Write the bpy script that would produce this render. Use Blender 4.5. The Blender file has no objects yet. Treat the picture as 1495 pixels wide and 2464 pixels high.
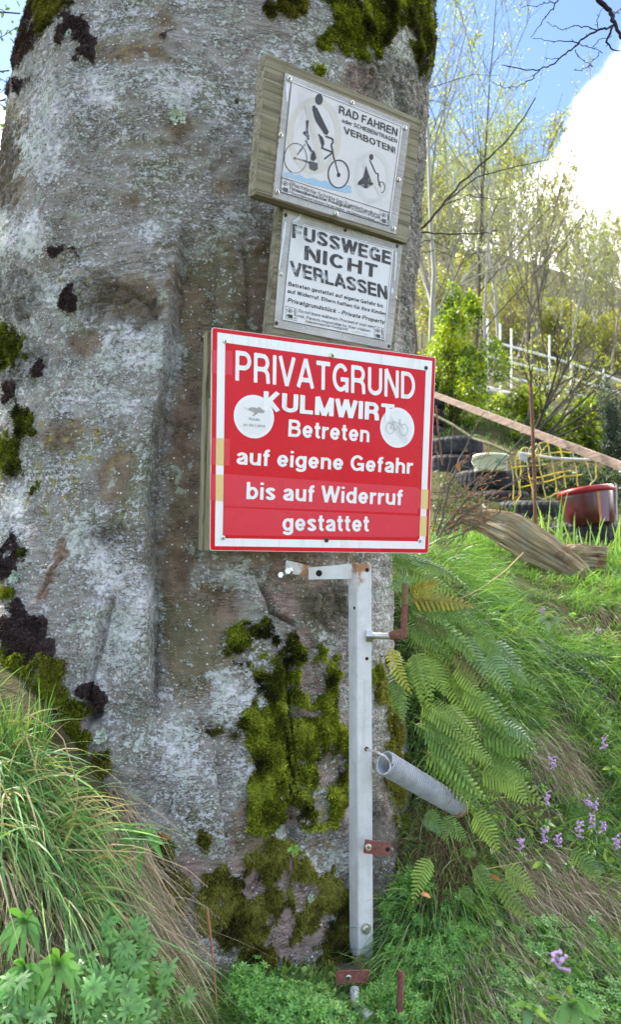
import bpy, math, random
import numpy as np
from mathutils import Vector, Matrix

# ---------------------------------------------------------------- camera, sky, sun, exposure
SC = bpy.context.scene
COL = SC.collection
rng = np.random.default_rng(7)
random.seed(7)
EYE = 1.5                                  # eye height above the origin of the site
FOC = 1934.0                               # focal length in the units of a 1495 x 2464 photograph
PITCH = math.atan((1385 - 1232) / FOC)
CP, SP = math.cos(PITCH), math.sin(PITCH)
cam = bpy.data.cameras.new('camera')
cam.sensor_fit = 'VERTICAL'; cam.sensor_height = 36; cam.lens = FOC / 2464 * 36
cam.clip_start = .05; cam.clip_end = 3000
cam.dof.use_dof = True; cam.dof.focus_distance = 2.0; cam.dof.aperture_fstop = 6.0
camo = bpy.data.objects.new('camera', cam); COL.objects.link(camo)
camo.location = (0, 0, EYE); camo.rotation_euler = (math.pi / 2 + PITCH, 0, 0)
SC.camera = camo

def ray(u, v):
    u = np.asarray(u, float); v = np.asarray(v, float)
    xc = (u - 747.5) / FOC; zc = -(v - 1232) / FOC
    y = CP - zc * SP; z = SP + zc * CP
    return np.stack([xc / y, np.ones_like(y), z / y], -1)      # per metre of depth along +Y
def at(u, v, Y):
    r = ray(u, v) * np.asarray(Y, float)[..., None]
    r[..., 2] += EYE
    return r
def proj(P):
    x, y, z = P[..., 0], P[..., 1], P[..., 2] - EYE
    yc = y * CP + z * SP; zc = -y * SP + z * CP
    yc = np.where(yc < .05, .05, yc)
    return 747.5 + FOC * x / yc, 1232 - FOC * zc / yc

SUN_AZ, SUN_EL = -58.0, 50.0               # degrees left of the viewing direction, above the horizon
sd = Vector((math.sin(math.radians(SUN_AZ)) * math.cos(math.radians(SUN_EL)),
             math.cos(math.radians(SUN_AZ)) * math.cos(math.radians(SUN_EL)), math.sin(math.radians(SUN_EL))))
sun = bpy.data.lights.new('sun', 'SUN'); sun.energy = 2.5; sun.angle = math.radians(.55); sun.color = (1, .94, .84)
suno = bpy.data.objects.new('sun', sun); COL.objects.link(suno); suno.location = (0, 0, 30)
suno.rotation_euler = sd.to_track_quat('Z', 'Y').to_euler()
SC.view_settings.view_transform = 'Standard'; SC.view_settings.look = 'None'
SC.view_settings.exposure = 2.38; SC.view_settings.gamma = 1; SC.view_settings.use_curve_mapping = False
SC.cycles.max_bounces = 8; SC.cycles.transparent_max_bounces = 12; SC.cycles.sample_clamp_indirect = 6

world = bpy.data.worlds.new('World'); SC.world = world; world.use_nodes = True
def sky_nodes():
    nt = world.node_tree; N = nt.nodes; L = nt.links
    bg = N['Background']; bg.inputs[1].default_value = .068
    sky = N.new('ShaderNodeTexSky'); sky.sky_type = 'NISHITA'; sky.sun_disc = False
    sky.sun_elevation = math.radians(SUN_EL); sky.sun_rotation = math.radians(SUN_AZ)
    sky.air_density = 1.0; sky.dust_density = .6; sky.ozone_density = 2.2; sky.altitude = 600
    tc = N.new('ShaderNodeTexCoord')
    def vm(op, a, b=None):
        n = N.new('ShaderNodeVectorMath'); n.operation = op; L.new(a, n.inputs[0])
        if b is not None:
            if isinstance(b, tuple): n.inputs[1].default_value = b
            else: L.new(b, n.inputs[1])
        return n
    def mt(op, a, b=None, c=None):
        n = N.new('ShaderNodeMath'); n.operation = op
        for k, q in enumerate((a, b, c)):
            if q is None: continue
            if isinstance(q, (int, float)): n.inputs[k].default_value = q
            else: L.new(q, n.inputs[k])
        return n.outputs[0]
    d = vm('NORMALIZE', tc.outputs['Generated']).outputs[0]
    no = N.new('ShaderNodeTexNoise'); no.inputs['Scale'].default_value = 6; no.inputs['Detail'].default_value = 7
    no.inputs['Roughness'].default_value = .55
    L.new(vm('MULTIPLY', d, (1, 1, 1.6)).outputs[0], no.inputs['Vector'])
    tot = mt('MULTIPLY_ADD', no.outputs[0], 1.9, -.78)
    # cumulus banks: (u, v, angular size, gain)
    for (u, v, s, g) in [(1530, 340, .10, 1.15), (1420, 560, .13, .9), (1195, 560, .09, .5), (1285, 215, .022, .8), (1100, 600, .08, .5), (1250, 640, .1, .6),
                         (1300, 60, .11, -1.25), (1080, 200, .17, -1.1), (1230, 340, .07, -.95), (1330, 330, .03, -.5), (1700, 350, .25, .7), (10, 60, .16, -.95), (-20, 330, .07, .5), (-900, 300, .5, .6), (2900, 500, .5, .5)]:
        r = ray(u, v); r = r / np.linalg.norm(r)
        dist = vm('DISTANCE', d, tuple(float(q) for q in r)).outputs['Value']
        k = mt('DIVIDE', dist, s); k = mt('MULTIPLY', k, k); k = mt('MULTIPLY', k, -1.0); k = mt('EXPONENT', k)
        tot = mt('MULTIPLY_ADD', k, g, tot)
    mr = N.new('ShaderNodeMapRange'); mr.interpolation_type = 'SMOOTHSTEP'
    mr.inputs['From Min'].default_value = -.02; mr.inputs['From Max'].default_value = .66
    L.new(tot, mr.inputs['Value'])
    mix = N.new('ShaderNodeMix'); mix.data_type = 'RGBA'
    mix.inputs[7].default_value = (40, 38.5, 36.4, 1)
    L.new(mt('POWER', mr.outputs[0], 3.0), mix.inputs[0]); L.new(sky.outputs[0], mix.inputs[6])
    L.new(mix.outputs[2], bg.inputs[0])
sky_nodes()

# ---------------------------------------------------------------- numpy noise
def _h(ix, iy, iz, s):
    n = (ix * 374761393 + iy * 668265263 + iz * 2147483647 + s * 1274126177) & 0xffffffff
    n = ((n ^ (n >> 13)) * 1274126177) & 0xffffffff
    n = ((n ^ (n >> 15)) * 2246822519) & 0xffffffff
    return ((n ^ (n >> 16)) & 0xffffff) / float(0xffffff)
def vnoise(P, s=0):
    I = np.floor(P).astype(np.int64); F = P - I; F = F * F * (3 - 2 * F)
    r = 0
    for a in (0, 1):
        wa = F[..., 0] if a else 1 - F[..., 0]
        for b in (0, 1):
            wb = F[..., 1] if b else 1 - F[..., 1]
            for c in (0, 1):
                wc = F[..., 2] if c else 1 - F[..., 2]
                r = r + wa * wb * wc * _h(I[..., 0] + a, I[..., 1] + b, I[..., 2] + c, s)
    return r * 2 - 1
def fbm(P, o=4, s=0, g=.5):
    r = 0; a = 1.; t = 0
    for k in range(o):
        r = r + a * vnoise(P * (2.03 ** k) + 17.3 * k, s + k); t += a; a *= g
    return r / t
def worley(P, s=0):                         # F1 and F2-F1
    I = np.floor(P).astype(np.int64); F = P - I
    d1 = np.full(P.shape[:-1], 9.); d2 = d1.copy()
    for a in (-1, 0, 1):
        for b in (-1, 0, 1):
            for c in (-1, 0, 1):
                J = I + np.array([a, b, c])
                q = np.stack([_h(J[..., 0], J[..., 1], J[..., 2], s + k) for k in range(3)], -1) + np.array([a, b, c]) - F
                d = np.sqrt((q * q).sum(-1))
                d2 = np.minimum(d2, np.maximum(d1, d)); d1 = np.minimum(d1, d)
    return d1, d2 - d1
def sstep(x, a, b):
    t = np.clip((x - a) / (b - a), 0, 1); return t * t * (3 - 2 * t)
def polydist(u, v, poly):                   # signed distance, positive inside
    poly = np.array(poly, float); n = len(poly); best = np.full(u.shape, 1e9); ins = np.zeros(u.shape, bool)
    for i in range(n):
        a = poly[i]; b = poly[(i + 1) % n]; e = b - a
        t = np.clip(((u - a[0]) * e[0] + (v - a[1]) * e[1]) / (e @ e + 1e-9), 0, 1)
        best = np.minimum(best, np.hypot(u - a[0] - t * e[0], v - a[1] - t * e[1]))
        c = (a[1] > v) != (b[1] > v)
        if abs(e[1]) > 1e-9: ins ^= c & (u < e[0] * (v - a[1]) / e[1] + a[0])
    return np.where(ins, best, -best)
def nrm(a): return a / np.maximum(np.linalg.norm(a, axis=-1, keepdims=True), 1e-9)

# ---------------------------------------------------------------- object helpers
def setp(o, label=None, cat=None, group=None, kind=None):
    if label: o['label'] = label
    if cat: o['category'] = cat
    if group: o['group'] = group
    if kind: o['kind'] = kind
    return o
def mesh_data(name, V, quads=None, tris=None, col=None, attrs=None, smooth=False):
    V = np.asarray(V, np.float32); me = bpy.data.meshes.new(name)
    parts = []; sizes = []
    for F, k in ((quads, 4), (tris, 3)):
        if F is not None and len(F):
            F = np.asarray(F, np.int32).reshape(-1, k); parts.append(F.ravel()); sizes.append(np.full(len(F), k, np.int32))
    li = np.concatenate(parts); sz = np.concatenate(sizes)
    me.vertices.add(len(V)); me.vertices.foreach_set('co', V.ravel())
    me.loops.add(len(li)); me.loops.foreach_set('vertex_index', li)
    me.polygons.add(len(sz)); st = np.zeros(len(sz), np.int32); st[1:] = np.cumsum(sz)[:-1]
    me.polygons.foreach_set('loop_start', st)
    me.polygons.foreach_set('use_smooth', np.full(len(sz), smooth, bool))
    me.update(calc_edges=True)
    if col is not None:
        c = np.ones((len(V), 4), np.float32); c[:, :3] = np.asarray(col, np.float32).reshape(-1, 3)
        a = me.color_attributes.new('tint', 'FLOAT_COLOR', 'POINT'); a.data.foreach_set('color', c.ravel())
    for k, q in (attrs or {}).items():
        q = np.asarray(q, np.float32)
        if q.ndim == 2:
            c = np.ones((len(V), 4), np.float32); c[:, :q.shape[1]] = q
            a = me.color_attributes.new(k, 'FLOAT_COLOR', 'POINT'); a.data.foreach_set('color', c.ravel())
        else:
            a = me.attributes.new(k, 'FLOAT', 'POINT'); a.data.foreach_set('value', q)
    return me
def link(name, me, mat=None, parent=None, loc=None):
    if mat is not None and not me.materials: me.materials.append(mat)
    o = bpy.data.objects.new(name, me); COL.objects.link(o)
    if parent is not None: o.parent = parent
    if loc is not None: o.location = loc
    return o
def empty(name, loc, label=None, cat=None, group=None):
    o = bpy.data.objects.new(name, None); COL.objects.link(o); o.location = loc; o.empty_display_size = .05
    return setp(o, label, cat, group)
class G:                                    # geometry collector (world coordinates); build() makes ONE mesh object
    def __init__(s): s.V = []; s.Q = []; s.T = []; s.C = []; s.n = 0
    def add(s, V, quads=None, tris=None, col=(1, 1, 1)):
        V = np.asarray(V, float).reshape(-1, 3)
        if quads is not None and len(quads): s.Q.append(np.asarray(quads).reshape(-1, 4) + s.n)
        if tris is not None and len(tris): s.T.append(np.asarray(tris).reshape(-1, 3) + s.n)
        c = np.asarray(col, float)
        s.C.append(np.broadcast_to(c, V.shape) if c.ndim == 1 else c)
        s.V.append(V); s.n += len(V); return s
    def data(s, name, smooth=False, origin=(0, 0, 0), attrs=None):
        return mesh_data(name, np.concatenate(s.V) - np.array(origin), np.concatenate(s.Q) if s.Q else None,
                         np.concatenate(s.T) if s.T else None, np.concatenate(s.C), attrs, smooth)
    def build(s, name, mat, parent=None, smooth=False, **k):
        org = np.array(parent.location) if parent is not None else np.concatenate(s.V).min(0)
        if parent is not None and parent.parent is not None: org = org + np.array(parent.parent.location)
        o = link(name, s.data(name, smooth, org), mat, parent, None if parent is not None else tuple(org))
        return setp(o, **k)
def frame_of(t, ref=None):
    t = t / np.linalg.norm(t)
    r = np.array(ref if ref is not None else ((0, 0, 1) if abs(t[2]) < .9 else (1, 0, 0)), float)
    a = np.cross(t, r); a /= np.linalg.norm(a); return a, np.cross(a, t)
def tube(g, P, R, n=6, col=(1, 1, 1), cap=True):
    P = np.asarray(P, float); m = len(P); R = np.broadcast_to(np.asarray(R, float), (m,))
    T = np.gradient(P, axis=0); T = nrm(T)
    a, b = frame_of(T[0]); ang = np.arange(n) * 2 * np.pi / n; V = []
    for i in range(m):
        a = a - T[i] * (a @ T[i]); a = a / (np.linalg.norm(a) + 1e-12); b = np.cross(T[i], a)
        V.append(P[i] + R[i] * (np.cos(ang)[:, None] * a + np.sin(ang)[:, None] * b))
    V = np.concatenate(V); k = np.arange(n); Q = []
    for i in range(m - 1):
        Q.append(np.stack([i * n + k, i * n + (k + 1) % n, (i + 1) * n + (k + 1) % n, (i + 1) * n + k], 1))
    Q = np.concatenate(Q); T_ = None
    if cap:
        V = np.concatenate([V, P[:1], P[-1:]]); c0 = m * n; c1 = c0 + 1
        T_ = np.concatenate([np.stack([np.full(n, c0), (k + 1) % n, k], 1), np.stack([np.full(n, c1), (m - 1) * n + k, (m - 1) * n + (k + 1) % n], 1)])
    g.add(V, Q, T_, col); return g
BOXQ = np.array([[0, 3, 2, 1], [4, 5, 6, 7], [0, 1, 5, 4], [1, 2, 6, 5], [2, 3, 7, 6], [3, 0, 4, 7]])
def box(g, c, X, Y, Z, col=(1, 1, 1), bev=0.0):   # centre and three half-axis vectors
    c, X, Y, Z = (np.asarray(q, float) for q in (c, X, Y, Z))
    if bev <= 0:
        g.add(np.array([c + a * X + b * Y + d * Z for d in (-1, 1) for a, b in ((-1, -1), (1, -1), (1, 1), (-1, 1))]), BOXQ, None, col); return g
    lx, ly = np.linalg.norm(X), np.linalg.norm(Y); lz = np.linalg.norm(Z); V = []
    for d, ins in ((-1, 1), (-1 + bev / lz, 0), (1 - bev / lz, 0), (1, 1)):
        ex, ey = 1 - bev / lx * ins, 1 - bev / ly * ins
        for a, b in ((-1, -1 + bev / ly), (-1 + bev / lx, -1), (1 - bev / lx, -1), (1, -1 + bev / ly), (1, 1 - bev / ly), (1 - bev / lx, 1), (-1 + bev / lx, 1), (-1, 1 - bev / ly)):
            V.append(c + a * ex * X + b * ey * Y + d * Z)
    V = np.array(V); k = np.arange(8); Q = np.concatenate([np.stack([i * 8 + k, i * 8 + (k + 1) % 8, (i + 1) * 8 + (k + 1) % 8, (i + 1) * 8 + k], 1) for i in range(3)])
    cap = []
    for o_, rev in ((0, True), (24, False)):
        for i in range(1, 7):
            t = [o_, o_ + i, o_ + i + 1]; cap.append(t[::-1] if rev else t)
    g.add(V, Q, cap, col); return g

# ---------------------------------------------------------------- materials
class M:
    def __init__(s, name, base=(.5, .5, .5), rough=.7, metal=0., spec=.5):
        s.m = bpy.data.materials.new(name); s.m.use_nodes = True; s.nt = s.m.node_tree; s.N = s.nt.nodes; s.L = s.nt.links
        s.b = s.N['Principled BSDF']; s.out = s.N['Material Output']
        s.b.inputs['Base Color'].default_value = (*base, 1); s.b.inputs['Roughness'].default_value = rough
        s.b.inputs['Metallic'].default_value = metal; s.b.inputs['Specular IOR Level'].default_value = spec
        s.tc = s.N.new('ShaderNodeTexCoord').outputs['Object']
    def map(s, scale=(1, 1, 1), rot=(0, 0, 0), src=None):
        n = s.N.new('ShaderNodeMapping'); n.inputs['Scale'].default_value = scale; n.inputs['Rotation'].default_value = rot
        s.L.new(src or s.tc, n.inputs[0]); return n.outputs[0]
    def noise(s, sc, det=4, rough=.6, vec=None, dist=0.):
        n = s.N.new('ShaderNodeTexNoise'); n.inputs['Scale'].default_value = sc; n.inputs['Detail'].default_value = det
        n.inputs['Roughness'].default_value = rough; n.inputs['Distortion'].default_value = dist
        s.L.new(vec or s.tc, n.inputs['Vector']); return n.outputs[0]
    def vor(s, sc, vec=None, feature='F1', out='Distance'):
        n = s.N.new('ShaderNodeTexVoronoi'); n.inputs['Scale'].default_value = sc; n.feature = feature
        s.L.new(vec or s.tc, n.inputs['Vector']); return n.outputs[out]
    def rng(s, v, a, b, c=0., d=1., smooth=True):
        n = s.N.new('ShaderNodeMapRange'); n.interpolation_type = 'SMOOTHSTEP' if smooth else 'LINEAR'
        for k, q in zip(('Value', 'From Min', 'From Max', 'To Min', 'To Max'), (v, a, b, c, d)):
            if isinstance(q, (int, float)): n.inputs[k].default_value = q
            else: s.L.new(q, n.inputs[k])
        return n.outputs[0]
    def math(s, op, *a):
        n = s.N.new('ShaderNodeMath'); n.operation = op
        for k, q in enumerate(a):
            if isinstance(q, (int, float)): n.inputs[k].default_value = q
            else: s.L.new(q, n.inputs[k])
        return n.outputs[0]
    def mix(s, f, a, b, blend='MIX'):
        n = s.N.new('ShaderNodeMix'); n.data_type = 'RGBA'; n.blend_type = blend
        for k, q in ((0, f), (6, a), (7, b)):
            if isinstance(q, tuple): n.inputs[k].default_value = (*q, 1)
            elif isinstance(q, (int, float)): n.inputs[k].default_value = q
            else: s.L.new(q, n.inputs[k])
        return n.outputs[2]
    def attr(s, name, out='Color'):
        n = s.N.new('ShaderNodeAttribute'); n.attribute_name = name; return n.outputs[out]
    def sep(s, c):
        n = s.N.new('ShaderNodeSeparateColor'); s.L.new(c, n.inputs[0]); return n.outputs
    def color(s, c): s.L.new(c, s.b.inputs['Base Color']); return s
    def set(s, k, v):
        if isinstance(v, (int, float)): s.b.inputs[k].default_value = v
        else: s.L.new(v, s.b.inputs[k])
        return s
    def bump(s, h, strength=.5, dist=.01, prev=None):
        n = s.N.new('ShaderNodeBump'); n.inputs['Strength'].default_value = strength; n.inputs['Distance'].default_value = dist
        s.L.new(h, n.inputs['Height'])
        if prev is not None: s.L.new(prev, n.inputs['Normal'])
        s.L.new(n.outputs[0], s.b.inputs['Normal']); return n.outputs[0]

def leaf_mat(name, trans=.35, rough=.5, spec=.3, var=.0):
    m = M(name, rough=rough, spec=spec); c = m.attr('tint')
    if var:
        n = m.noise(9, 2); c = m.mix(m.rng(n, .35, .65, 0, var), c, (.20, .17, .05))
    m.color(c)
    t = m.N.new('ShaderNodeBsdfTranslucent'); m.L.new(m.mix(1., c, (1.5, 1.5, .7), 'MULTIPLY'), t.inputs[0])
    mx = m.N.new('ShaderNodeMixShader'); mx.inputs[0].default_value = trans
    m.L.new(m.b.outputs[0], mx.inputs[1]); m.L.new(t.outputs[0], mx.inputs[2]); m.L.new(mx.outputs[0], m.out.inputs[0])
    return m.m
def tint_mat(name, rough=.8, spec=.2, bump=0., bscale=200):
    m = M(name, rough=rough, spec=spec); c = m.attr('tint')
    n = m.noise(bscale, 3); m.color(m.mix(1., c, m.mix(n, (.55, .55, .55), (1.4, 1.4, 1.4)), 'MULTIPLY'))
    if bump: m.bump(n, bump, .004)
    return m.m
MAT = {}
MAT['grass'] = leaf_mat('grass_blades', .3, .45, .4)
MAT['leaf'] = leaf_mat('green_leaf', .35, .4, .5)
MAT['fern'] = leaf_mat('fern_leaf', .3, .5, .3)
MAT['dry'] = tint_mat('dry_stalk', .8, .2)
MAT['moss'] = leaf_mat('moss_shoots', .2, .8, .1)
MAT['twig'] = tint_mat('twig_bark', .85, .2, .3)

def wood(name, a, b, c, scale=(2, 60, 60), rough=.85, wear=None, turn=0.):
    m = M(name, rough=rough, spec=.2); w0 = m.map((1, 1, 1), (0, 0, math.radians(-turn))); v = m.map(scale, src=w0)
    n = m.noise(1., 5, .6, v, .6); f = m.noise(14, 3)
    col = m.mix(m.rng(n, .3, .7), a, b); col = m.mix(m.rng(f, .5, .75), col, c)
    if wear: col = m.mix(m.rng(m.noise(5, 4), .5, .62), col, wear)
    line = m.rng(m.noise(1.7, 3, .5, m.map((scale[0] * .5, scale[1] * 1.6, scale[2] * 1.6), src=w0)), .38, .5)
    col = m.mix(line, m.mix(.45, col, (.02, .018, .012)), col)
    m.color(col); m.bump(m.math('ADD', n, m.math('MULTIPLY', line, .5)), .7, .003); return m.m
MAT['board_side'] = wood('mossy_weathered_board', (.18, .16, .11), (.28, .26, .19), (.13, .125, .075), (3, 70, 70), turn=34.6)
MAT['board_brown'] = wood('damp_brown_board', (.21, .15, .11), (.33, .26, .21), (.25, .22, .2), (3, 80, 60), turn=34.6)
MAT['batten'] = wood('treated_batten', (.16, .15, .09), (.25, .23, .15), (.13, .13, .07), (60, 60, 3))
MAT['beam'] = wood('sawn_board', (.17, .125, .10), (.26, .19, .15), (.13, .10, .08), (2, 50, 50), turn=-77)

def steel():
    m = M('galvanised_paint', (.55, .56, .58), .42, 0., .5)
    n = m.noise(30, 5); g = m.rng(m.noise(140, 2), .62, .72)
    c = m.mix(m.rng(n, .3, .7), (.50, .51, .53), (.60, .61, .63))
    r = m.sep(m.attr('tint'))
    rustn = m.noise(45, 5, .7)
    f = m.rng(m.math('ADD', m.math('SUBTRACT', 1., r[0]), m.math('MULTIPLY', m.math('SUBTRACT', rustn, .5), .9)), .35, .6)
    c = m.mix(m.math('MULTIPLY', g, .35), c, (.3, .22, .17))
    c = m.mix(f, c, m.mix(rustn, (.22, .09, .035), (.42, .22, .10)))
    m.color(c); m.set('Roughness', m.rng(f, 0, 1, .4, .85)); m.bump(m.noise(60, 4), .15, .002); return m.m
MAT['steel'] = steel()
MAT['spring'] = MAT['steel'].copy()
for n_ in MAT['spring'].node_tree.nodes:
    if n_.type == 'MIX' and abs(n_.inputs[6].default_value[0] - .50) < .001: n_.inputs[6].default_value = (.27, .29, .32, 1); n_.inputs[7].default_value = (.40, .42, .45, 1)
def rust(name, a=(.10, .045, .03), b=(.2, .1, .065)):
    m = M(name, rough=.85, spec=.25); n = m.noise(120, 5, .7)
    m.color(m.mix(m.rng(n, .3, .7), a, b)); m.bump(n, .6, .002); return m.m
MAT['rust'] = rust('rusty_steel'); MAT['rust_red'] = rust('red_brown_rusty_plate', (.14, .05, .04), (.22, .09, .075))
MAT['rust_olive'] = rust('olive_stained_thread', (.16, .11, .06), (.24, .17, .1))
MAT['screw'] = M('zinc_screw', (.62, .62, .58), .35, 1.).m
MAT['screw_brass'] = M('passivated_screw', (.55, .55, .38), .35, 1.).m
MAT['screw_dark'] = M('brown_screw', (.10, .07, .06), .5, .6).m
MAT['black'] = M('black_hole', (.006, .006, .006), .9).m

# ---------------------------------------------------------------- ground: height function through surveyed points
GP = [  # (u, v, distance)
 (750, 2464, 1.72), (750, 2900, 1.36), (750, 3600, 1.05), (100, 2464, 1.45), (100, 3000, 1.2), (100, 2100, 1.66), (100, 1850, 1.77), (-300, 2464, 1.4), (-300, 1900, 1.8),
 (540, 2345, 1.82), (680, 2390, 1.78), (800, 2420, 1.80), (900, 2380, 1.88), (700, 2350, 2.3), (960, 2250, 2.0), (430, 2260, 1.86), (370, 2100, 1.88), (310, 1930, 1.88), (210, 1850, 1.87), (210, 1930, 1.76), (300, 2120, 1.74), (400, 2330, 1.73), (480, 2440, 1.75), (100, 1700, 1.86), (0, 1660, 1.88), (-200, 1600, 2.0),
 (950, 2200, 2.0), (1000, 1950, 2.28), (1000, 1650, 2.62), (960, 1400, 2.95), (960, 1350, 3.4),
 (1250, 2464, 1.78), (1250, 2900, 1.4), (1250, 2200, 2.04), (1250, 1900, 2.4), (1250, 1600, 2.9), (1250, 1420, 3.6), (1450, 2464, 1.86), (1450, 2100, 2.24), (1450, 1800, 2.7), (1450, 1500, 3.4),
 (1900, 2464, 2.0), (1900, 1900, 2.8), (1900, 1500, 3.6), (1900, 1250, 5.5),
 (1450, 1370, 4.4), (1180, 1290, 5.4), (1180, 1262, 6.3), (1290, 1302, 5.5), (1080, 1275, 5.6), (1080, 1235, 6.9), (1420, 1352, 5.2), (1250, 1345, 4.4), (1100, 1320, 4.2), (1440, 1326, 5.9), (1300, 1262, 6.6), (1180, 1232, 7.2), (1100, 1150, 8.0), (1050, 1062, 9.2),
 (1480, 1240, 7.0), (1300, 1150, 8.2), (1450, 1090, 9.0), (1230, 960, 11.2), (1400, 985, 11.2), (1100, 940, 11.2), (1230, 930, 13), (1450, 950, 13),
 (1200, 830, 20), (1450, 860, 20), (1200, 690, 35), (1450, 760, 35), (1150, 600, 60), (1450, 690, 60), (1900, 760, 60), (1900, 900, 20), (1900, 1050, 10),
 (-200, 1450, 3.0), (-200, 1400, 6), (-600, 1400, 3), (-1200, 1500, 3), (-200, 1300, 15), (-600, 1300, 15), (-200, 1150, 35), (-600, 1200, 60), (-1400, 1300, 20), (300, 1380, 3.6), (500, 1250, 8), (500, 1000, 20), (500, 820, 60)]
_g = np.array(GP, float); _p = at(_g[:, 0], _g[:, 1], _g[:, 2])
def _ab(x, y): return np.stack([x / y * 1.6, np.log(y)], -1)
_c = _ab(_p[:, 0], _p[:, 1]); _zz = _p[:, 2] / _p[:, 1] ** .75
def _k(r): return np.where(r > 1e-9, r * r * np.log(np.maximum(r, 1e-9)), 0)
_n = len(_c); _A = np.zeros((_n + 3, _n + 3)); _A[:_n, :_n] = _k(np.linalg.norm(_c[:, None] - _c[None], axis=-1)) + np.eye(_n) * .004
_A[:_n, _n] = 1; _A[:_n, _n + 1:] = _c; _A[_n, :_n] = 1; _A[_n + 1:, :_n] = _c.T
_w = np.linalg.solve(_A, np.concatenate([_zz, np.zeros(3)]))
def zground(x, y, fine=True):
    x = np.asarray(x, float); y = np.maximum(np.asarray(y, float), .6)
    q = _ab(x, y); s = q.shape[:-1]; q = q.reshape(-1, 2); z = np.empty(len(q))
    for i in range(0, len(q), 40000):
        b = q[i:i + 40000]; z[i:i + 40000] = _k(np.linalg.norm(b[:, None] - _c[None], axis=-1)) @ _w[:_n] + _w[_n] + b @ _w[_n + 1:]
    z = z.reshape(s) * y ** .75
    if fine:
        P = np.stack([x, y, x * 0], -1)
        z = z + .035 * fbm(P * 3.1, 3, 5) * np.minimum(1, y / 3) + .012 * fbm(P * 14, 2, 9)
    return z
def gray(u, v, y0=1.2, y1=30.):              # where a sight line meets the ground
    u = np.atleast_1d(np.asarray(u, float)); v = np.atleast_1d(np.asarray(v, float)); r = ray(u, v)
    Ys = np.exp(np.linspace(math.log(y0), math.log(y1), 160)); hit = np.full(u.shape, y1)
    done = np.zeros(u.shape, bool)
    for Y in Ys:
        under = (EYE + r[..., 2] * Y < zground(r[..., 0] * Y, np.full(u.shape, Y), False)) & ~done
        hit[under] = Y; done |= under
    P = r * hit[..., None]; P[..., 2] = zground(P[..., 0], P[..., 1]); return P

def ground_mat():
    m = M('hillside_soil', rough=.95, spec=.1); n = m.noise(7, 6, .65); f = m.noise(60, 4, .7); b = m.noise(1.3, 4)
    c = m.mix(m.rng(n, .35, .65), (.05, .055, .02), (.10, .085, .045)); c = m.mix(m.rng(f, .5, .7), c, (.12, .10, .06))
    c = m.mix(m.rng(b, .5, .65), c, (.055, .08, .02)); m.color(c); m.bump(f, .8, .02); return m.m
a = np.concatenate([np.linspace(-3.2, -.75, 30)[:-1], np.linspace(-.75, .75, 330), np.linspace(.75, 3.2, 30)[1:]])
b = np.concatenate([np.linspace(math.log(.62), math.log(8), 330), np.linspace(math.log(8), math.log(75), 90)[1:]])
A, B = np.meshgrid(a, b); Y = np.exp(B); X = A * Y
Z = zground(X, Y); nb, na = A.shape
i = np.arange(nb - 1)[:, None] * na + np.arange(na - 1)[None]
Q = np.stack([i, i + 1, i + na + 1, i + na], -1).reshape(-1, 4)
link('ground', mesh_data('ground', np.stack([X, Y, Z], -1).reshape(-1, 3), Q, smooth=True), ground_mat())['kind'] = 'structure'
# the path the picture was taken from and the valley floor behind it
g = G(); g.add([(-900, -900, -.2), (900, -900, -.2), (900, 1500, -.2), (-900, 1500, -.2)], [[0, 1, 2, 3]])
pm = M('valley_grass', (.07, .09, .03), .95); pm.color(pm.mix(pm.rng(pm.noise(.05, 5), .4, .6), (.05, .07, .02), (.11, .10, .05)))
link('valley_floor', g.data('valley_floor'), pm.m)['kind'] = 'structure'
# wooded hillside and the grey peak behind
def far_hill(name, ridge, Y0, Y1, zb, mat, rough, seed):
    n, k = 260, 70; us = np.linspace(ridge[0][0], ridge[-1][0], n); vs = np.interp(us, [p[0] for p in ridge], [p[1] for p in ridge])
    top = at(us, vs, Y1); V = []
    for j in range(k):
        t = j / (k - 1); P = top.copy(); P[:, 1] = Y0 + (Y1 - Y0) * t; P[:, 0] = top[:, 0] * (P[:, 1] / Y1)
        P[:, 2] = zb + (top[:, 2] - zb) * t ** .9; V.append(P)
    for t in (.5, 1.):
        P = top.copy(); P[:, 1] = Y1 * (1 + .5 * t); P[:, 2] = top[:, 2] * (1 - t) + zb * t - .1; V.append(P)
    V = np.array(V); V[:k] += (rough * fbm(V[:k] * (5. / Y1), 5, seed, .6) * np.linspace(0.2, 1, k)[:, None])[..., None] * np.array([.2, -.6, 1])
    i = np.arange(k + 1)[:, None] * n + np.arange(n - 1)[None]
    o = link(name, mesh_data(name, V.reshape(-1, 3), np.stack([i, i + 1, i + n + 1, i + n], -1).reshape(-1, 4)), mat); o['kind'] = 'structure'
hm = M('leafless_wood', rough=1, spec=0); nn = hm.noise(.9, 6, .75); n2 = hm.noise(.07, 4)
hm.color(hm.mix(hm.rng(n2, .4, .6), hm.mix(hm.rng(nn, .35, .65), (.10, .085, .055), (.20, .17, .12)), hm.mix(hm.rng(nn, .35, .65), (.10, .12, .04), (.20, .22, .09))))
hm.bump(nn, 1, 1.5)
far_hill('wooded_hillside', [(-2600, 1000), (-800, 860), (200, 700), (900, 520), (1040, 560), (1150, 640), (1300, 690), (1500, 735), (1900, 760), (2600, 900)], 55, 110, 3, hm.m, 3.0, 3)
pk = M('grey_rock', rough=1, spec=0); n3 = pk.noise(.12, 6, .7); pk.color(pk.mix(pk.rng(n3, .35, .65), (.16, .17, .16), (.34, .34, .33))); pk.bump(n3, 1, 4)
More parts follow.
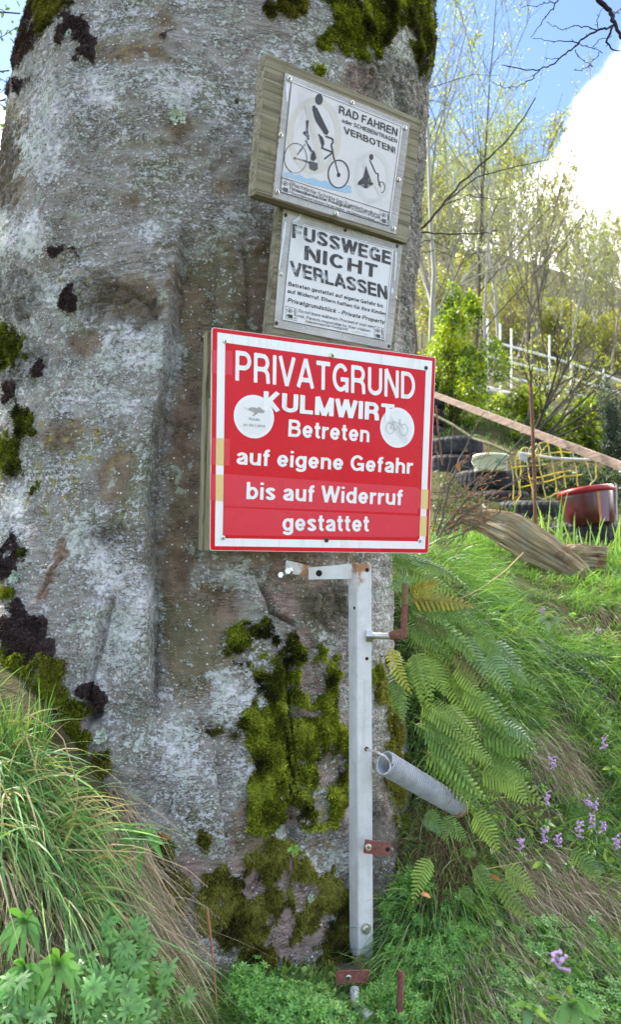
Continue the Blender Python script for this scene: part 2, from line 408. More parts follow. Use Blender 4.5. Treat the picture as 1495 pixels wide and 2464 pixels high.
far_hill('mountain_peak', [(400, 800), (700, 560), (900, 420), (985, 345), (1012, 330), (1035, 380), (1058, 440), (1085, 560), (1200, 760), (1400, 900)], 130, 260, 3, pk.m, 6.0, 8)

# ---------------------------------------------------------------- the beech trunk
TAB = np.array([  # height, left and right outline (degrees from the viewing direction, right positive), distance of the near face
 [-.3, -40, 17, 1.50], [.2, -36, 14, 1.60], [.45, -33, 11, 1.74], [.70, -30, 8.6, 1.83], [.9, -28.3, 7.4, 1.85], [1.05, -26.5, 6.7, 1.90], [1.25, -25, 5.9, 1.93], [1.55, -23.8, 5.7, 1.96],
 [1.85, -22.6, 6.6, 1.98], [2.1, -22.0, 7.4, 1.99], [2.45, -22.2, 7.5, 1.99], [2.75, -22.0, 8.0, 2.00], [3.1, -21.4, 8.7, 2.03], [3.5, -19.0, 9.1, 2.07], [4.5, -17, 9.3, 2.15], [6.0, -15.5, 8.6, 2.3]])
def trunk_params(z):
    l = np.radians(np.interp(z, TAB[:, 0], TAB[:, 1])); r = np.radians(np.interp(z, TAB[:, 0], TAB[:, 2])); F = np.interp(z, TAB[:, 0], TAB[:, 3])
    a = (r - l) / 2; bis = (r + l) / 2; D = F / (1 - np.sin(a)); R = D * np.sin(a)
    return D * np.sin(bis), D * np.cos(bis), R, bis
zs = np.concatenate([np.linspace(.05, 3.35, 880), np.linspace(3.38, 6, 60)])
NT = 470; th = np.radians(np.concatenate([np.linspace(-104, 104, 410), np.linspace(108, 252, NT - 410)]))
cx, cy, R_, bis = trunk_params(zs)
k = np.ones(41) / 41                              # smooth the table's corners
def sm(q):
    p = np.pad(q, 20, mode='edge'); return np.convolve(p, k, 'valid')
cx, cy, R_, bis = sm(cx), sm(cy), sm(R_), sm(bis)
ang = bis[:, None] + np.pi + 0 * th[None]; ph = th[None] + 0 * zs[:, None]
# outward direction at angle ph from the side that faces the eye
e = -np.stack([np.sin(bis), np.cos(bis), 0 * bis], -1)[:, None]; s_ = np.stack([np.cos(bis), -np.sin(bis), 0 * bis], -1)[:, None]
OUT = e * np.cos(ph)[..., None] + s_ * np.sin(ph)[..., None]
C0 = np.stack([cx, cy, zs], -1)[:, None]
P0 = C0 + OUT * R_[:, None, None]
U, Vv = proj(P0); FRONT = np.cos(ph) > -.1
back = ~FRONT
wn = fbm(P0 * 9, 3, 21) ; wn2 = fbm(P0 * 9 + 50, 3, 31)
Uw = U + 30 * wn + 15 * vnoise(P0 * 38, 3) + 6 * vnoise(P0 * 90, 13); Vw = Vv + 30 * wn2 + 15 * vnoise(P0 * 38 + 9, 4) + 6 * vnoise(P0 * 90 + 4, 14)
Uw = np.where(back, -9999, Uw)
rel = .014 * fbm(P0 * 2.3, 3, 2) + .010 * fbm(P0 * np.array([7, 7, 12]), 3, 6) + .0036 * fbm(P0 * np.array([20, 20, 60]), 3, 7)
# fine horizontal stretch lines of the bark, bent round the old branch scar
rr = np.hypot((U - 365) / 1.15, Vv - 235)
rel += .0016 * vnoise(np.stack([P0[..., 0] * 5, P0[..., 1] * 5, zs[:, None] * 150 + 3 * fbm(P0 * 4, 2, 8)], -1), 12)
rel += .0030 * np.sin(rr / 7.5 + 2 * wn) * sstep(rr, 290, 180) * sstep(rr, 40, 110) + .035 * np.exp(-(rr / 150) ** 2)
def crease(pts, depth, w, step=0., sw=60., v0=None, v1=None, wob=5):
    global rel
    p = np.array(pts, float); uu = np.interp(Vv, p[:, 1], p[:, 0]) + wob * vnoise(P0 * 12, 44)
    fade = sstep(Vv, p[0, 1] - 40, p[0, 1] + 60) * sstep(Vv, p[-1, 1] + 40, p[-1, 1] - 60) * FRONT
    s = U - uu
    rel = rel - fade * depth * np.exp(-(s / w) ** 2)
    if step: rel = rel + fade * step * np.where(s < 0, np.exp(s / sw) * 1.0, -np.exp(-s / sw) * .45) * sstep(np.abs(s), 0, w)
crease([(445, 560), (440, 620), (428, 700), (420, 800), (410, 860), (398, 950), (380, 1050), (370, 1130), (362, 1210), (366, 1300), (370, 1400), (367, 1500), (363, 1600), (366, 1700)], .022, 5, .055, 110)
crease([(372, 1400), (368, 1500), (364, 1600), (366, 1720)], .020, 5, .012, 30)
crease([(285, 1430), (262, 1480), (240, 1550), (218, 1620), (207, 1690), (205, 1760)], .036, 7, .026, 110)
crease([(512, 1800), (520, 1870), (530, 1930), (540, 1990), (545, 2060)], .014, 4, .022, 45)
crease([(688, 1600), (702, 1700), (700, 1800), (697, 1900), (705, 1990), (712, 2040)], .06, 13, 0, 0, wob=9)
crease([(640, 2060), (620, 2130), (560, 2180), (545, 2260)], .015, 10)
crease([(590, 560), (593, 620), (596, 700), (600, 790)], .014, 8); crease([(512, 590), (510, 700), (505, 780)], .012, 8)
crease([(450, 800), (460, 1000), (440, 1300), (430, 1500)], .010, 22)
crease([(165, 60), (172, 130), (186, 200), (193, 280), (196, 350), (190, 420)], -.014, 9, -.012, 30)
crease([(955, 150), (965, 260), (985, 330)], .010, 9)
crease([(655, 1380), (640, 1420), (652, 1455), (656, 1470)], .022, 5, wob=3)
def ucrack(pts, depth, w):
    global rel
    p = np.array(pts, float); d = np.full(U.shape, 1e9)
    for a_, b_ in zip(p[:-1], p[1:]):
        e_ = b_ - a_; t = np.clip(((U - a_[0]) * e_[0] + (Vv - a_[1]) * e_[1]) / (e_ @ e_), 0, 1)
        d = np.minimum(d, np.hypot(U - a_[0] - t * e_[0], Vv - a_[1] - t * e_[1]))
    rel = rel - FRONT * depth * np.exp(-(np.maximum(0, d + 2 * wn) / w) ** 2); return d
ucrack([(640, 1425), (650, 1450), (654, 1472), (680, 1488), (712, 1503)], .03, 3.5)
ucrack([(618, 1380), (625, 1405), (640, 1425)], .014, 4)
dwound = ucrack([(153, 1300), (150, 1345), (128, 1385), (105, 1430), (85, 1465)], -.006, 13)
ucrack([(150, 1345), (128, 1385), (105, 1430)], .012, 3)
ucrack([(890, 170), (900, 190), (880, 215)], .015, 4)
ucrack([(948, 190), (960, 230), (985, 300)], .022, 7)
ucrack([(250, 690), (310, 700), (360, 740), (385, 775)], .012, 6)
for (u, v, r, h) in [(388, 598, 11, .016), (406, 606, 10, .014), (424, 602, 12, .016), (440, 610, 8, .014), (606, 590, 22, .022), (606, 590, 9, -.012), (418, 692, 14, .018), (436, 688, 7, .012), (552, 640, 40, .018), (552, 740, 44, .018),
                     (150, 60, 60, .02), (620, 1385, 30, .008), (212, 1715, 24, -.09)]:
    rel = rel + FRONT * h * np.exp(-(((U - u) / r) ** 2 + ((Vv - v) / (r * (3 if r > 35 else .9))) ** 2) ** (1.4))
# bark grown up to and over the flange of the steel tube
for (u, w, h) in ((824, 12, .036), (918, 19, .050)):
    uu = u + np.interp(Vv, [1900, 2100, 2300], [0, 8, 22] if u < 870 else [2, -4, -22])
    rel = rel + FRONT * h * sstep(Vv, 1880, 2120) * np.exp(-((U - uu) / w) ** 2) * sstep(Vv, 2420, 2330)
rel = rel - FRONT * .04 * sstep(Vv, 1700, 2000) * np.exp(-((U - 870) / 24) ** 2)

MASK = {}
def mask(name, polys, soft=16):
    m = np.zeros(U.shape)
    for p in polys:
        if len(p) == 4 and not isinstance(p[0], tuple):
            u, v, a_, b_ = p; d = (1 - np.hypot((Uw - u) / a_, (Vw - v) / b_)) * min(a_, b_)
        else: d = polydist(Uw, Vw, p)
        m = np.maximum(m, sstep(d, -soft * .5, soft * .5))
    MASK[name] = m * FRONT * (Vv > -60); return MASK[name]
PATCH = {
 'main': [[(548, 1540), (580, 1500), (640, 1482), (668, 1530), (655, 1570), (640, 1600), (600, 1600), (556, 1590)], [(690, 1520), (730, 1510), (790, 1560), (815, 1620), (800, 1700), (825, 1760), (836, 1900), (810, 1990), (740, 2000), (700, 1960), (640, 2010), (600, 1990), (592, 1900), (610, 1840), (580, 1740), (605, 1690), (640, 1650), (600, 1600), (660, 1610)]],
 'base': [[(530, 2060), (490, 2110), (475, 2170), (520, 2270), (600, 2350), (700, 2400), (800, 2420), (852, 2330), (852, 2180), (812, 2080), (760, 2130), (740, 2050), (660, 2010), (600, 2040), (560, 2120)]],
 'top': [[(752, -40), (1000, -40), (1000, 50), (960, 85), (905, 140), (880, 160), (840, 145), (790, 120), (755, 95), (800, 60), (790, 20)], (770, 160, 16, 24)],
 'edge': [(1028, 40, 26, 75), (1000, 110, 20, 24), (1010, 150, 12, 40), [(960, -40), (1080, -40), (1040, 20), (985, 0)]],
 'upper_left': [[(88, -30), (190, -30), (188, 50), (160, 85), (110, 100), (80, 80)]],
 'left': [(22, 840, 38, 52), (50, 1010, 26, 38), (8, 1090, 34, 58), (85, 1170, 13, 18), (55, 1330, 16, 16)],
 'low_left': [(30, 1430, 22, 18), (120, 1610, 42, 36), (50, 1600, 45, 30), (95, 1670, 80, 26), (10, 1600, 30, 60), [(150, 1680), (195, 1690), (205, 1800), (210, 1940), (170, 1960), (150, 1850)]],
 'right': [(918, 1640, 18, 60), (944, 1745, 14, 70), (962, 1880, 20, 60), (975, 1990, 22, 95), (930, 2180, 12, 30), (955, 1850, 20, 40)],
 'root': [(400, 2030, 32, 40), (430, 2130, 36, 50), (330, 2150, 50, 120), (490, 2010, 16, 16), (240, 1830, 25, 50), (250, 2000, 40, 60)],
 'small': [(520, 1771, 15, 11), (565, 1771, 12, 11), (690, 20, 50, 26), (400, 290, 1, 1)],
}
BARE = mask('bare', [(755, 1640, 22, 42), (740, 1720, 34, 18), (620, 2120, 30, 42), (690, 2120, 20, 40), (715, 2290, 30, 24), (690, 2210, 20, 45), (660, 2250, 14, 30), (825, 2325, 24, 20), (860, 0, 1, 1), (800, 1850, 22, 45), (560, 2020, 20, 20), (700, 1445, 38, 40), (660, 1410, 36, 30), (745, 1530, 30, 26), (780, 2060, 28, 40)])
_brk = sstep(fbm(P0 * 30, 5, 91, .7) + .35 * fbm(P0 * 9, 2, 92), -.36, .02)
for kx, v in PATCH.items(): MASK[kx] = mask(kx, v) * (1 - BARE * (kx in ('main', 'base'))) * _brk
DARK = mask('dark', [(200, 112, 36, 48), [(20, -30), (95, -30), (80, 90), (100, 120), (60, 150), (-10, 140)], (165, 622, 24, 30), (162, 718, 28, 30), (100, 892, 22, 28), (14, 1335, 32, 55), (55, 1515, 66, 62), (85, 1570, 60, 30), (415, 55, 20, 38), (20, 940, 26, 30), (1000, 40, 22, 60), (1036, 110, 14, 60), (830, 20, 30, 30), (40, 200, 24, 18), (230, 1680, 30, 30)])
MOSS = np.maximum.reduce([MASK[q] for q in PATCH])
DARK = DARK * sstep(fbm(P0 * 16, 4, 95), -.30, -.05); MASK['dark'] = DARK
BROWN = mask('brown', [[(425, 640), (520, 600), (560, 560), (600, 640), (640, 560), (660, 800), (520, 800), (490, 1000), (480, 1340), (450, 1500), (400, 1620), (380, 1500), (380, 1300), (400, 1100), (425, 900)], (330, 130, 110, 34), (410, 60, 30, 34), (30, 380, 40, 140), (650, 700, 40, 140), (520, 1500, 60, 120), (470, 1560, 70, 130), (600, 2000, 40, 70), (330, 480, 30, 15), (560, 450, 30, 18), (430, 330, 26, 20), (690, 1330, 200, 30), (925, 2090, 18, 200),
                       (780, 1450, 60, 60), (330, 720, 80, 60), (200, 820, 60, 40), (150, 1050, 60, 40), (290, 1150, 60, 60)], 60)
WHITE = mask('white', [(100, 340, 70, 100), (130, 250, 40, 60), (260, 250, 40, 30), (300, 200, 90, 50), (410, 230, 60, 60), (240, 960, 130, 40), (330, 850, 90, 60), (100, 900, 70, 30), (560, 1400, 70, 34), (575, 1700, 60, 60), (540, 1640, 40, 30), (290, 1500, 60, 130), (330, 1440, 60, 60), (240, 1600, 34, 80), (450, 1850, 60, 40), (450, 1780, 60, 50), (580, 1850, 30, 60), (100, 700, 90, 30), (60, 560, 80, 60), (660, 115, 18, 14), (350, 560, 26, 20), (570, 540, 30, 22), (920, 1420, 12, 70), (270, 1370, 60, 50), (190, 1300, 60, 40), (800, 2080, 30, 60), (30, 1240, 50, 60)], 50)
PINK = np.maximum(BARE, mask('pink', [(700, 1420, 90, 70), (570, 2110, 60, 60), (480, 2080, 50, 40), (700, 2200, 90, 120), (120, 1600, 50, 30), (830, 2320, 40, 30), (950, 2060, 40, 60), (925, 2000, 14, 120), (180, 1760, 30, 60), (700, 1960, 60, 30), (870, 230, 60, 60), (940, 1720, 14, 50)], 30))
RUSTY = sstep(dwound + 26 * wn + 10 * vnoise(P0 * 60, 7), 15, 3) * FRONT * .8
ROUGH = mask('rough', [[(170, 690), (240, 650), (320, 670), (380, 720), (395, 780), (340, 800), (200, 770)], (40, 720, 60, 60), [(940, 150), (1080, 150), (1080, 860), (960, 860), (985, 500), (960, 330)], (60, 880, 80, 60), (800, 1450, 70, 60), (900, 190, 60, 60), (10, 400, 40, 120), (280, 1290, 60, 30), (700, 1800, 60, 100), (900, 2050, 40, 150)], 30)
YEL = mask('yellow', [(190, 690, 60, 40), (235, 680, 50, 30), (330, 720, 60, 40), (200, 1080, 120, 60), (130, 1200, 80, 90), (320, 1240, 40, 40), (20, 1380, 40, 50), (950, 700, 20, 60), (290, 110, 60, 20), (700, 1800, 120, 150), (780, 2000, 50, 60), (540, 2150, 50, 60), (100, 1080, 60, 60)], 50)
back_moss = sstep(fbm(P0 * 3, 4, 61), .05, .2) * back
f1, f21 = worley(P0 * np.array([16, 16, 11]) + .6 * wn[..., None], 5)
fine1, fine21 = worley(P0 * np.array([48, 48, 30]) + wn[..., None], 15)
rgh = np.maximum(ROUGH, .12 + .5 * back)
rel = rel + rgh * (.007 * sstep(f21, .02, .10) + .020 * np.abs(fbm(P0 * np.array([13, 13, 9]), 4, 71)) + .010 * np.abs(fbm(P0 * 40, 3, 72)) + .003 * sstep(fine21, .02, .25) - .014) + .0016 * sstep(fine21, .02, .3)
c1, _ = worley(P0 * 34, 25)
rel = rel + MOSS * (.004 + .013 * (.7 - c1)) + DARK * (.006 + .006 * (.7 - c1)) - .006 * BARE
P = P0 + OUT * rel[..., None]
TN = np.cross(np.gradient(P, axis=1), np.gradient(P, axis=0)); TN = nrm(TN)
TN = np.where(((TN * OUT).sum(-1) < 0)[..., None], -TN, TN)
nz = len(zs)
i = np.arange(nz - 1)[:, None] * NT + np.arange(NT)[None]; j = np.arange(nz - 1)[:, None] * NT + (np.arange(NT)[None] + 1) % NT
Q = np.stack([i, j, j + NT, i + NT], -1).reshape(-1, 4)
rad = (U * 0)
m1 = np.stack([WHITE, BROWN, np.maximum(MOSS, back_moss)], -1).reshape(-1, 3); m2 = np.stack([DARK, PINK, YEL], -1).reshape(-1, 3); m3 = np.stack([ROUGH, RUSTY, sstep(rr, 330, 200)], -1).reshape(-1, 3)
def bark():
    m = M('beech_bark', rough=.9, spec=.15)
    a_ = m.sep(m.attr('m1')); b_ = m.sep(m.attr('m2')); c_ = m.sep(m.attr('m3'))
    big = m.noise(3.2, 5, .6); mid = m.noise(16, 5, .65); 
    strk = m.noise(1., 5, .7, m.map((22, 22, 130)), .7)
    tiny = m.noise(170, 3, .7)
    # bare bark
    base = m.mix(m.rng(strk, .32, .68), (.125, .112, .102), (.32, .30, .285))
    base = m.mix(m.rng(big, .4, .62), base, m.mix(m.rng(mid, .35, .65), (.14, .122, .10), (.28, .265, .245)))
    brown = m.mix(m.rng(mid, .3, .7), (.085, .058, .034), (.20, .15, .10))
    fb = m.rng(m.math('ADD', a_[1], m.math('MULTIPLY', m.math('SUBTRACT', mid, .5), 1.6)), .3, .8)
    base = m.mix(m.math('MULTIPLY', fb, .85), base, brown)
    pink = m.mix(m.rng(strk, .3, .7), (.17, .12, .105), (.33, .26, .24))
    fp = m.rng(m.math('ADD', b_[1], m.math('MULTIPLY', m.math('SUBTRACT', mid, .5), 1.3)), .35, .7); base = m.mix(fp, base, pink)
    # greenish algae film
    al = m.rng(m.noise(5.5, 5, .7), .47, .62); base = m.mix(m.math('MULTIPLY', al, .6), base, (.115, .12, .065))
    # crustose lichen: pale flecks in clusters, larger plates, tiny dots
    dens = m.math('ADD', m.math('MULTIPLY_ADD', a_[0], .26, .00), m.math('MULTIPLY', m.math('SUBTRACT', m.noise(5.5, 6, .7), .5), .9))
    dens = m.math('SUBTRACT', dens, m.math('MULTIPLY', a_[1], .22)); dens = m.math('SUBTRACT', dens, m.math('MULTIPLY', b_[1], .12))
    wv = m.map((1, 1, 1.35))
    vd = m.vor(88, m.map((1, 1, 1.25))); vc = m.vor(88, m.map((1, 1, 1.25)), out='Color'); vs = m.sep(vc)
    l1 = m.noise(66, 6, .68, wv, .15); l2 = m.noise(24, 7, .72, m.map((1, 1, 1.5)), .3); l3 = m.noise(190, 3, .6, wv)
    dots = m.math('MULTIPLY', m.rng(m.math('ADD', vd, m.math('MULTIPLY', m.noise(260, 2), .25)), .40, .30), m.rng(m.math('ADD', vs[0], m.math('MULTIPLY', dens, .9)), .62, .70))
    F1 = m.rng(m.math('ADD', l1, m.math('MULTIPLY', dens, .42)), .535, .575)
    F2 = m.rng(m.math('ADD', l2, m.math('MULTIPLY', dens, .42)), .60, .635)
    F3 = m.rng(m.math('ADD', l3, m.math('MULTIPLY', dens, .35)), .585, .62)
    lc = m.mix(m.rng(m.noise(9, 3), .4, .6), (.56, .565, .59), (.47, .52, .48)); lc = m.mix(m.rng(tiny, .4, .7), m.mix(.3, lc, (.2, .2, .2)), lc)
    c = m.mix(m.math('MULTIPLY', F3, .75), base, lc); c = m.mix(m.math('MULTIPLY', dots, .9), c, (.62, .63, .66)); c = m.mix(m.math('MULTIPLY', F1, .9), c, lc); c = m.mix(m.math('MULTIPLY', F2, .85), c, m.mix(.5, lc, (.60, .61, .64)))
    # grey-green foliose tint, yellow crust
    c = m.mix(m.math('MULTIPLY', m.rng(m.noise(27, 4, .6), .62, .66), .7), c, (.30, .36, .30))
    y = m.math('MULTIPLY', b_[2], m.rng(m.noise(40, 4, .7), .55, .62)); c = m.mix(m.math('MULTIPLY', y, .85), c, (.26, .22, .04))
    c = m.mix(m.math('MULTIPLY', m.rng(m.noise(33, 4), .67, .70), .6), c, (.05, .042, .035))
    c = m.mix(c_[1], c, m.mix(strk, (.12, .06, .04), (.26, .16, .12)))
    c = m.mix(m.math('MULTIPLY', c_[0], m.rng(mid, .35, .6, .2, .7)), c, (.085, .075, .062))
    nc_ = m.N.new('ShaderNodeTexNoise'); nc_.inputs['Scale'].default_value = 14; nc_.inputs['Detail'].default_value = 5; m.L.new(m.tc, nc_.inputs['Vector']); crk = m.vor(24, m.mix(.16, m.map((1, 1, .6)), nc_.outputs[1]), 'DISTANCE_TO_EDGE'); c = m.mix(m.math('MULTIPLY', m.rng(crk, .035, .0), m.math('ADD', m.math('MULTIPLY', c_[0], .65), m.math('MULTIPLY', fp, .25))), c, (.02, .018, .015))
    # moss and purple-black liverwort under the shoots
    edge = m.math('MULTIPLY', m.math('SUBTRACT', m.noise(80, 4, .7), .5), 1.2)
    gm = m.rng(m.math('ADD', a_[2], edge), .4, .6); dk = m.rng(m.math('ADD', b_[0], edge), .4, .6)
    c = m.mix(dk, c, m.mix(tiny, (.03, .02, .022), (.075, .055, .058)))
    c = m.mix(gm, c, m.mix(mid, (.03, .035, .008), (.085, .085, .015)))
    ck = m.vor(70, m.mix(.05, m.map((.8, .8, 2.4)), nc_.outputs[1]), 'DISTANCE_TO_EDGE'); cf = m.math('MULTIPLY', m.rng(ck, .05, .0), m.rng(m.noise(12, 5, .7), .47, .60)); c = m.mix(m.math('MULTIPLY', cf, .75), c, (.035, .03, .026))
    fl = m.rng(m.noise(120, 4, .75, m.map((.7, .7, 1.8))), .60, .66); c = m.mix(m.math('MULTIPLY', fl, .4), c, (.06, .052, .045))
    m.color(c)
    h = m.math('ADD', m.math('MULTIPLY', strk, .6), m.math('MULTIPLY', tiny, .35)); h = m.math('ADD', h, m.math('MULTIPLY', F1, .35)); h = m.math('ADD', h, m.math('MULTIPLY', F2, .3)); h = m.math('ADD', h, m.math('MULTIPLY', mid, .8)); h = m.math('SUBTRACT', h, m.math('MULTIPLY', cf, .8))
    m.bump(h, .9, .0065); return m.m
MAT['bark'] = bark()
tree_org = (float(cx[60]), float(cy[60]), .6)
beech = empty('beech_tree', tree_org, 'huge lichen-grey beech trunk that carries the three notice boards', 'tree')
link('trunk', mesh_data('trunk', P.reshape(-1, 3) - np.array(tree_org), Q, attrs={'m1': m1, 'm2': m2, 'm3': m3}, smooth=True), MAT['bark'], beech)

# ---- moss shoots standing on the masks
def shoots(name, label, w, n, pal, L=(.006, .013), wd=.0026, down=.25, kind='stuff', cat='moss'):
    w = (w * (np.abs(th) < 1.7)[None] * (Vv < 2480) * (w > .12)).ravel(); 
    if w.sum() < 5: return
    idx = rng.choice(len(w), n, p=w ** 1.3 / (w ** 1.3).sum()); Pf = P.reshape(-1, 3)[idx]; Nf = TN.reshape(-1, 3)[idx]
    j_ = rng.normal(0, .0025, (n, 3)); Pf = Pf + j_ - Nf * .001
    d = nrm(Nf * .8 + rng.normal(0, .5, (n, 3)) + np.array([0, 0, -down]))
    s = nrm(np.cross(d, rng.normal(0, 1, (n, 3)))); ln = rng.uniform(*L, n)[:, None]; cl = .5 + .5 * fbm(Pf * 30, 2, 77)[:, None]
    wl = w[idx][:, None]; ln = ln * (.6 + .8 * cl) * (.35 + .65 * wl)
    V = np.stack([Pf - s * wd, Pf + s * wd, Pf + d * ln], 1).reshape(-1, 3)
    pal = np.array(pal); t = np.clip(.47 + 1.1 * fbm(Pf * 17, 3, 78) + .5 * (cl[:, 0] - .5) + rng.normal(0, .17, n), 0, .999) * (len(pal) - 1); k0 = t.astype(int); fr = (t - k0)[:, None]
    c = pal[k0] * (1 - fr) + pal[np.minimum(k0 + 1, len(pal) - 1)] * fr; c = c * rng.uniform(.7, 1.3, (n, 1))
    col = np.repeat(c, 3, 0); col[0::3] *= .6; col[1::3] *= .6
    org = Pf.mean(0); o = link(name, mesh_data(name, V - org, None, np.arange(3 * n).reshape(-1, 3), col), MAT['moss'], None, tuple(org))
    setp(o, label, cat, None, kind)
GRN = [(.018, .02, .006), (.06, .07, .01), (.12, .15, .015), (.22, .27, .022), (.36, .42, .04), (.48, .54, .08)]
OLV = [(.035, .03, .01), (.10, .10, .018), (.19, .19, .03), (.28, .28, .06), (.36, .36, .10)]
DRK = [(.02, .013, .015), (.05, .033, .036), (.09, .062, .066)]
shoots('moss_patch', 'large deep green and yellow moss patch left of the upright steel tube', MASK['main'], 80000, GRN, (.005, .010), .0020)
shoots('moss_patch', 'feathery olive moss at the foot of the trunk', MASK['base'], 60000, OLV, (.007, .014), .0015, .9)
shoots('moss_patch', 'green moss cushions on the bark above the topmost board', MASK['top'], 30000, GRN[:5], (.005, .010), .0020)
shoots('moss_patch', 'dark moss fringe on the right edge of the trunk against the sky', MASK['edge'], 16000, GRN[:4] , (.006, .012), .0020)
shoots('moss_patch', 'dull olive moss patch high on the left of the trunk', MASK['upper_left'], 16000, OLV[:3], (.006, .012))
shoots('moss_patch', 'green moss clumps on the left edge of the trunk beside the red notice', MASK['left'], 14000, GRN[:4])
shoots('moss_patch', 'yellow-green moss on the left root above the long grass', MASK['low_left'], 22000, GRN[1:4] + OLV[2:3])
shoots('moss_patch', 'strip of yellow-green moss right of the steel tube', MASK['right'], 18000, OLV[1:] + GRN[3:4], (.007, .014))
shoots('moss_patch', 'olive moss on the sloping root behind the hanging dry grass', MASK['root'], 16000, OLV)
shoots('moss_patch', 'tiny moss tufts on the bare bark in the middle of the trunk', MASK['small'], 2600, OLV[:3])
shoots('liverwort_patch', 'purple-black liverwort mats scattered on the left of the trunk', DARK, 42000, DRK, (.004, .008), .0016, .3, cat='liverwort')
# foliose lichen rosettes: crinkled pale plates
def lichen(u, v, r, label, col=(.42, .50, .40)):
    k_ = np.argmin(np.where(FRONT, (U - u) ** 2 + (Vv - v) ** 2, 1e12)); p = P.reshape(-1, 3)[k_]; nn_ = TN.reshape(-1, 3)[k_]
    a_, b_ = frame_of(nn_); g = G()
    for q in range(70):
        t = rng.uniform(0, 2 * np.pi); rr_ = r * math.sqrt(rng.uniform(0, 1)); d = a_ * math.cos(t) + b_ * math.sin(t); w_ = np.cross(nn_, d)
        o_ = p + d * rr_ * .6 + nn_ * rng.uniform(0, .006); L_ = r * rng.uniform(.25, .5); up = nn_ * rng.uniform(.1, 1.)
        tip = o_ + (d + up) * L_ * .6
        g.add([o_ - w_ * L_ * .15, o_ + w_ * L_ * .15, tip + w_ * L_ * .3, tip + (d + up) * L_ * .15, tip - w_ * L_ * .3], [[0, 1, 2, 4]], [[2, 3, 4]], np.array(col) * rng.uniform(.75, 1.2))
    g.build('lichen_tuft', MAT['dry'], kind='stuff', label=label, cat='lichen')
lichen(432, 298, .026, 'shaggy pale green lichen tuft in the middle of the upper trunk')
lichen(245, 1772, .02, 'mint green lichen rosette low on the trunk by the dark hollow')
lichen(40, 1390, .022, 'blue-green lichen rosette at the far left beside the dark liverwort', (.38, .5, .42))
lichen(725, 2120 - 60, .014, 'small mint lichen rosette right of the little green rosette plant'); lichen(742, 2160, .012, 'small mint lichen rosette beside the foot of the steel tube')
lichen(185, 95, .012, 'small mint lichen spot high on the trunk beside the dark liverwort')
# old nail in the bark
g = G(); k_ = np.argmin(np.where(FRONT, (U - 570) ** 2 + (Vv - 247) ** 2, 1e12)); p = P.reshape(-1, 3)[k_]; q = TN.reshape(-1, 3)[k_]
tube(g, [p - q * .004, p + q * .004], [.006, .0055], 10, (.05, .035, .035)); g.build('old_nail', MAT['twig'], label='rusty nail head in the bark left of the topmost board', cat='nail')
def bark_at(u, v):
    k_ = np.argmin(np.where(FRONT, (U - u) ** 2 + (Vv - v) ** 2, 1e12)); return P.reshape(-1, 3)[k_].copy(), TN.reshape(-1, 3)[k_].copy()

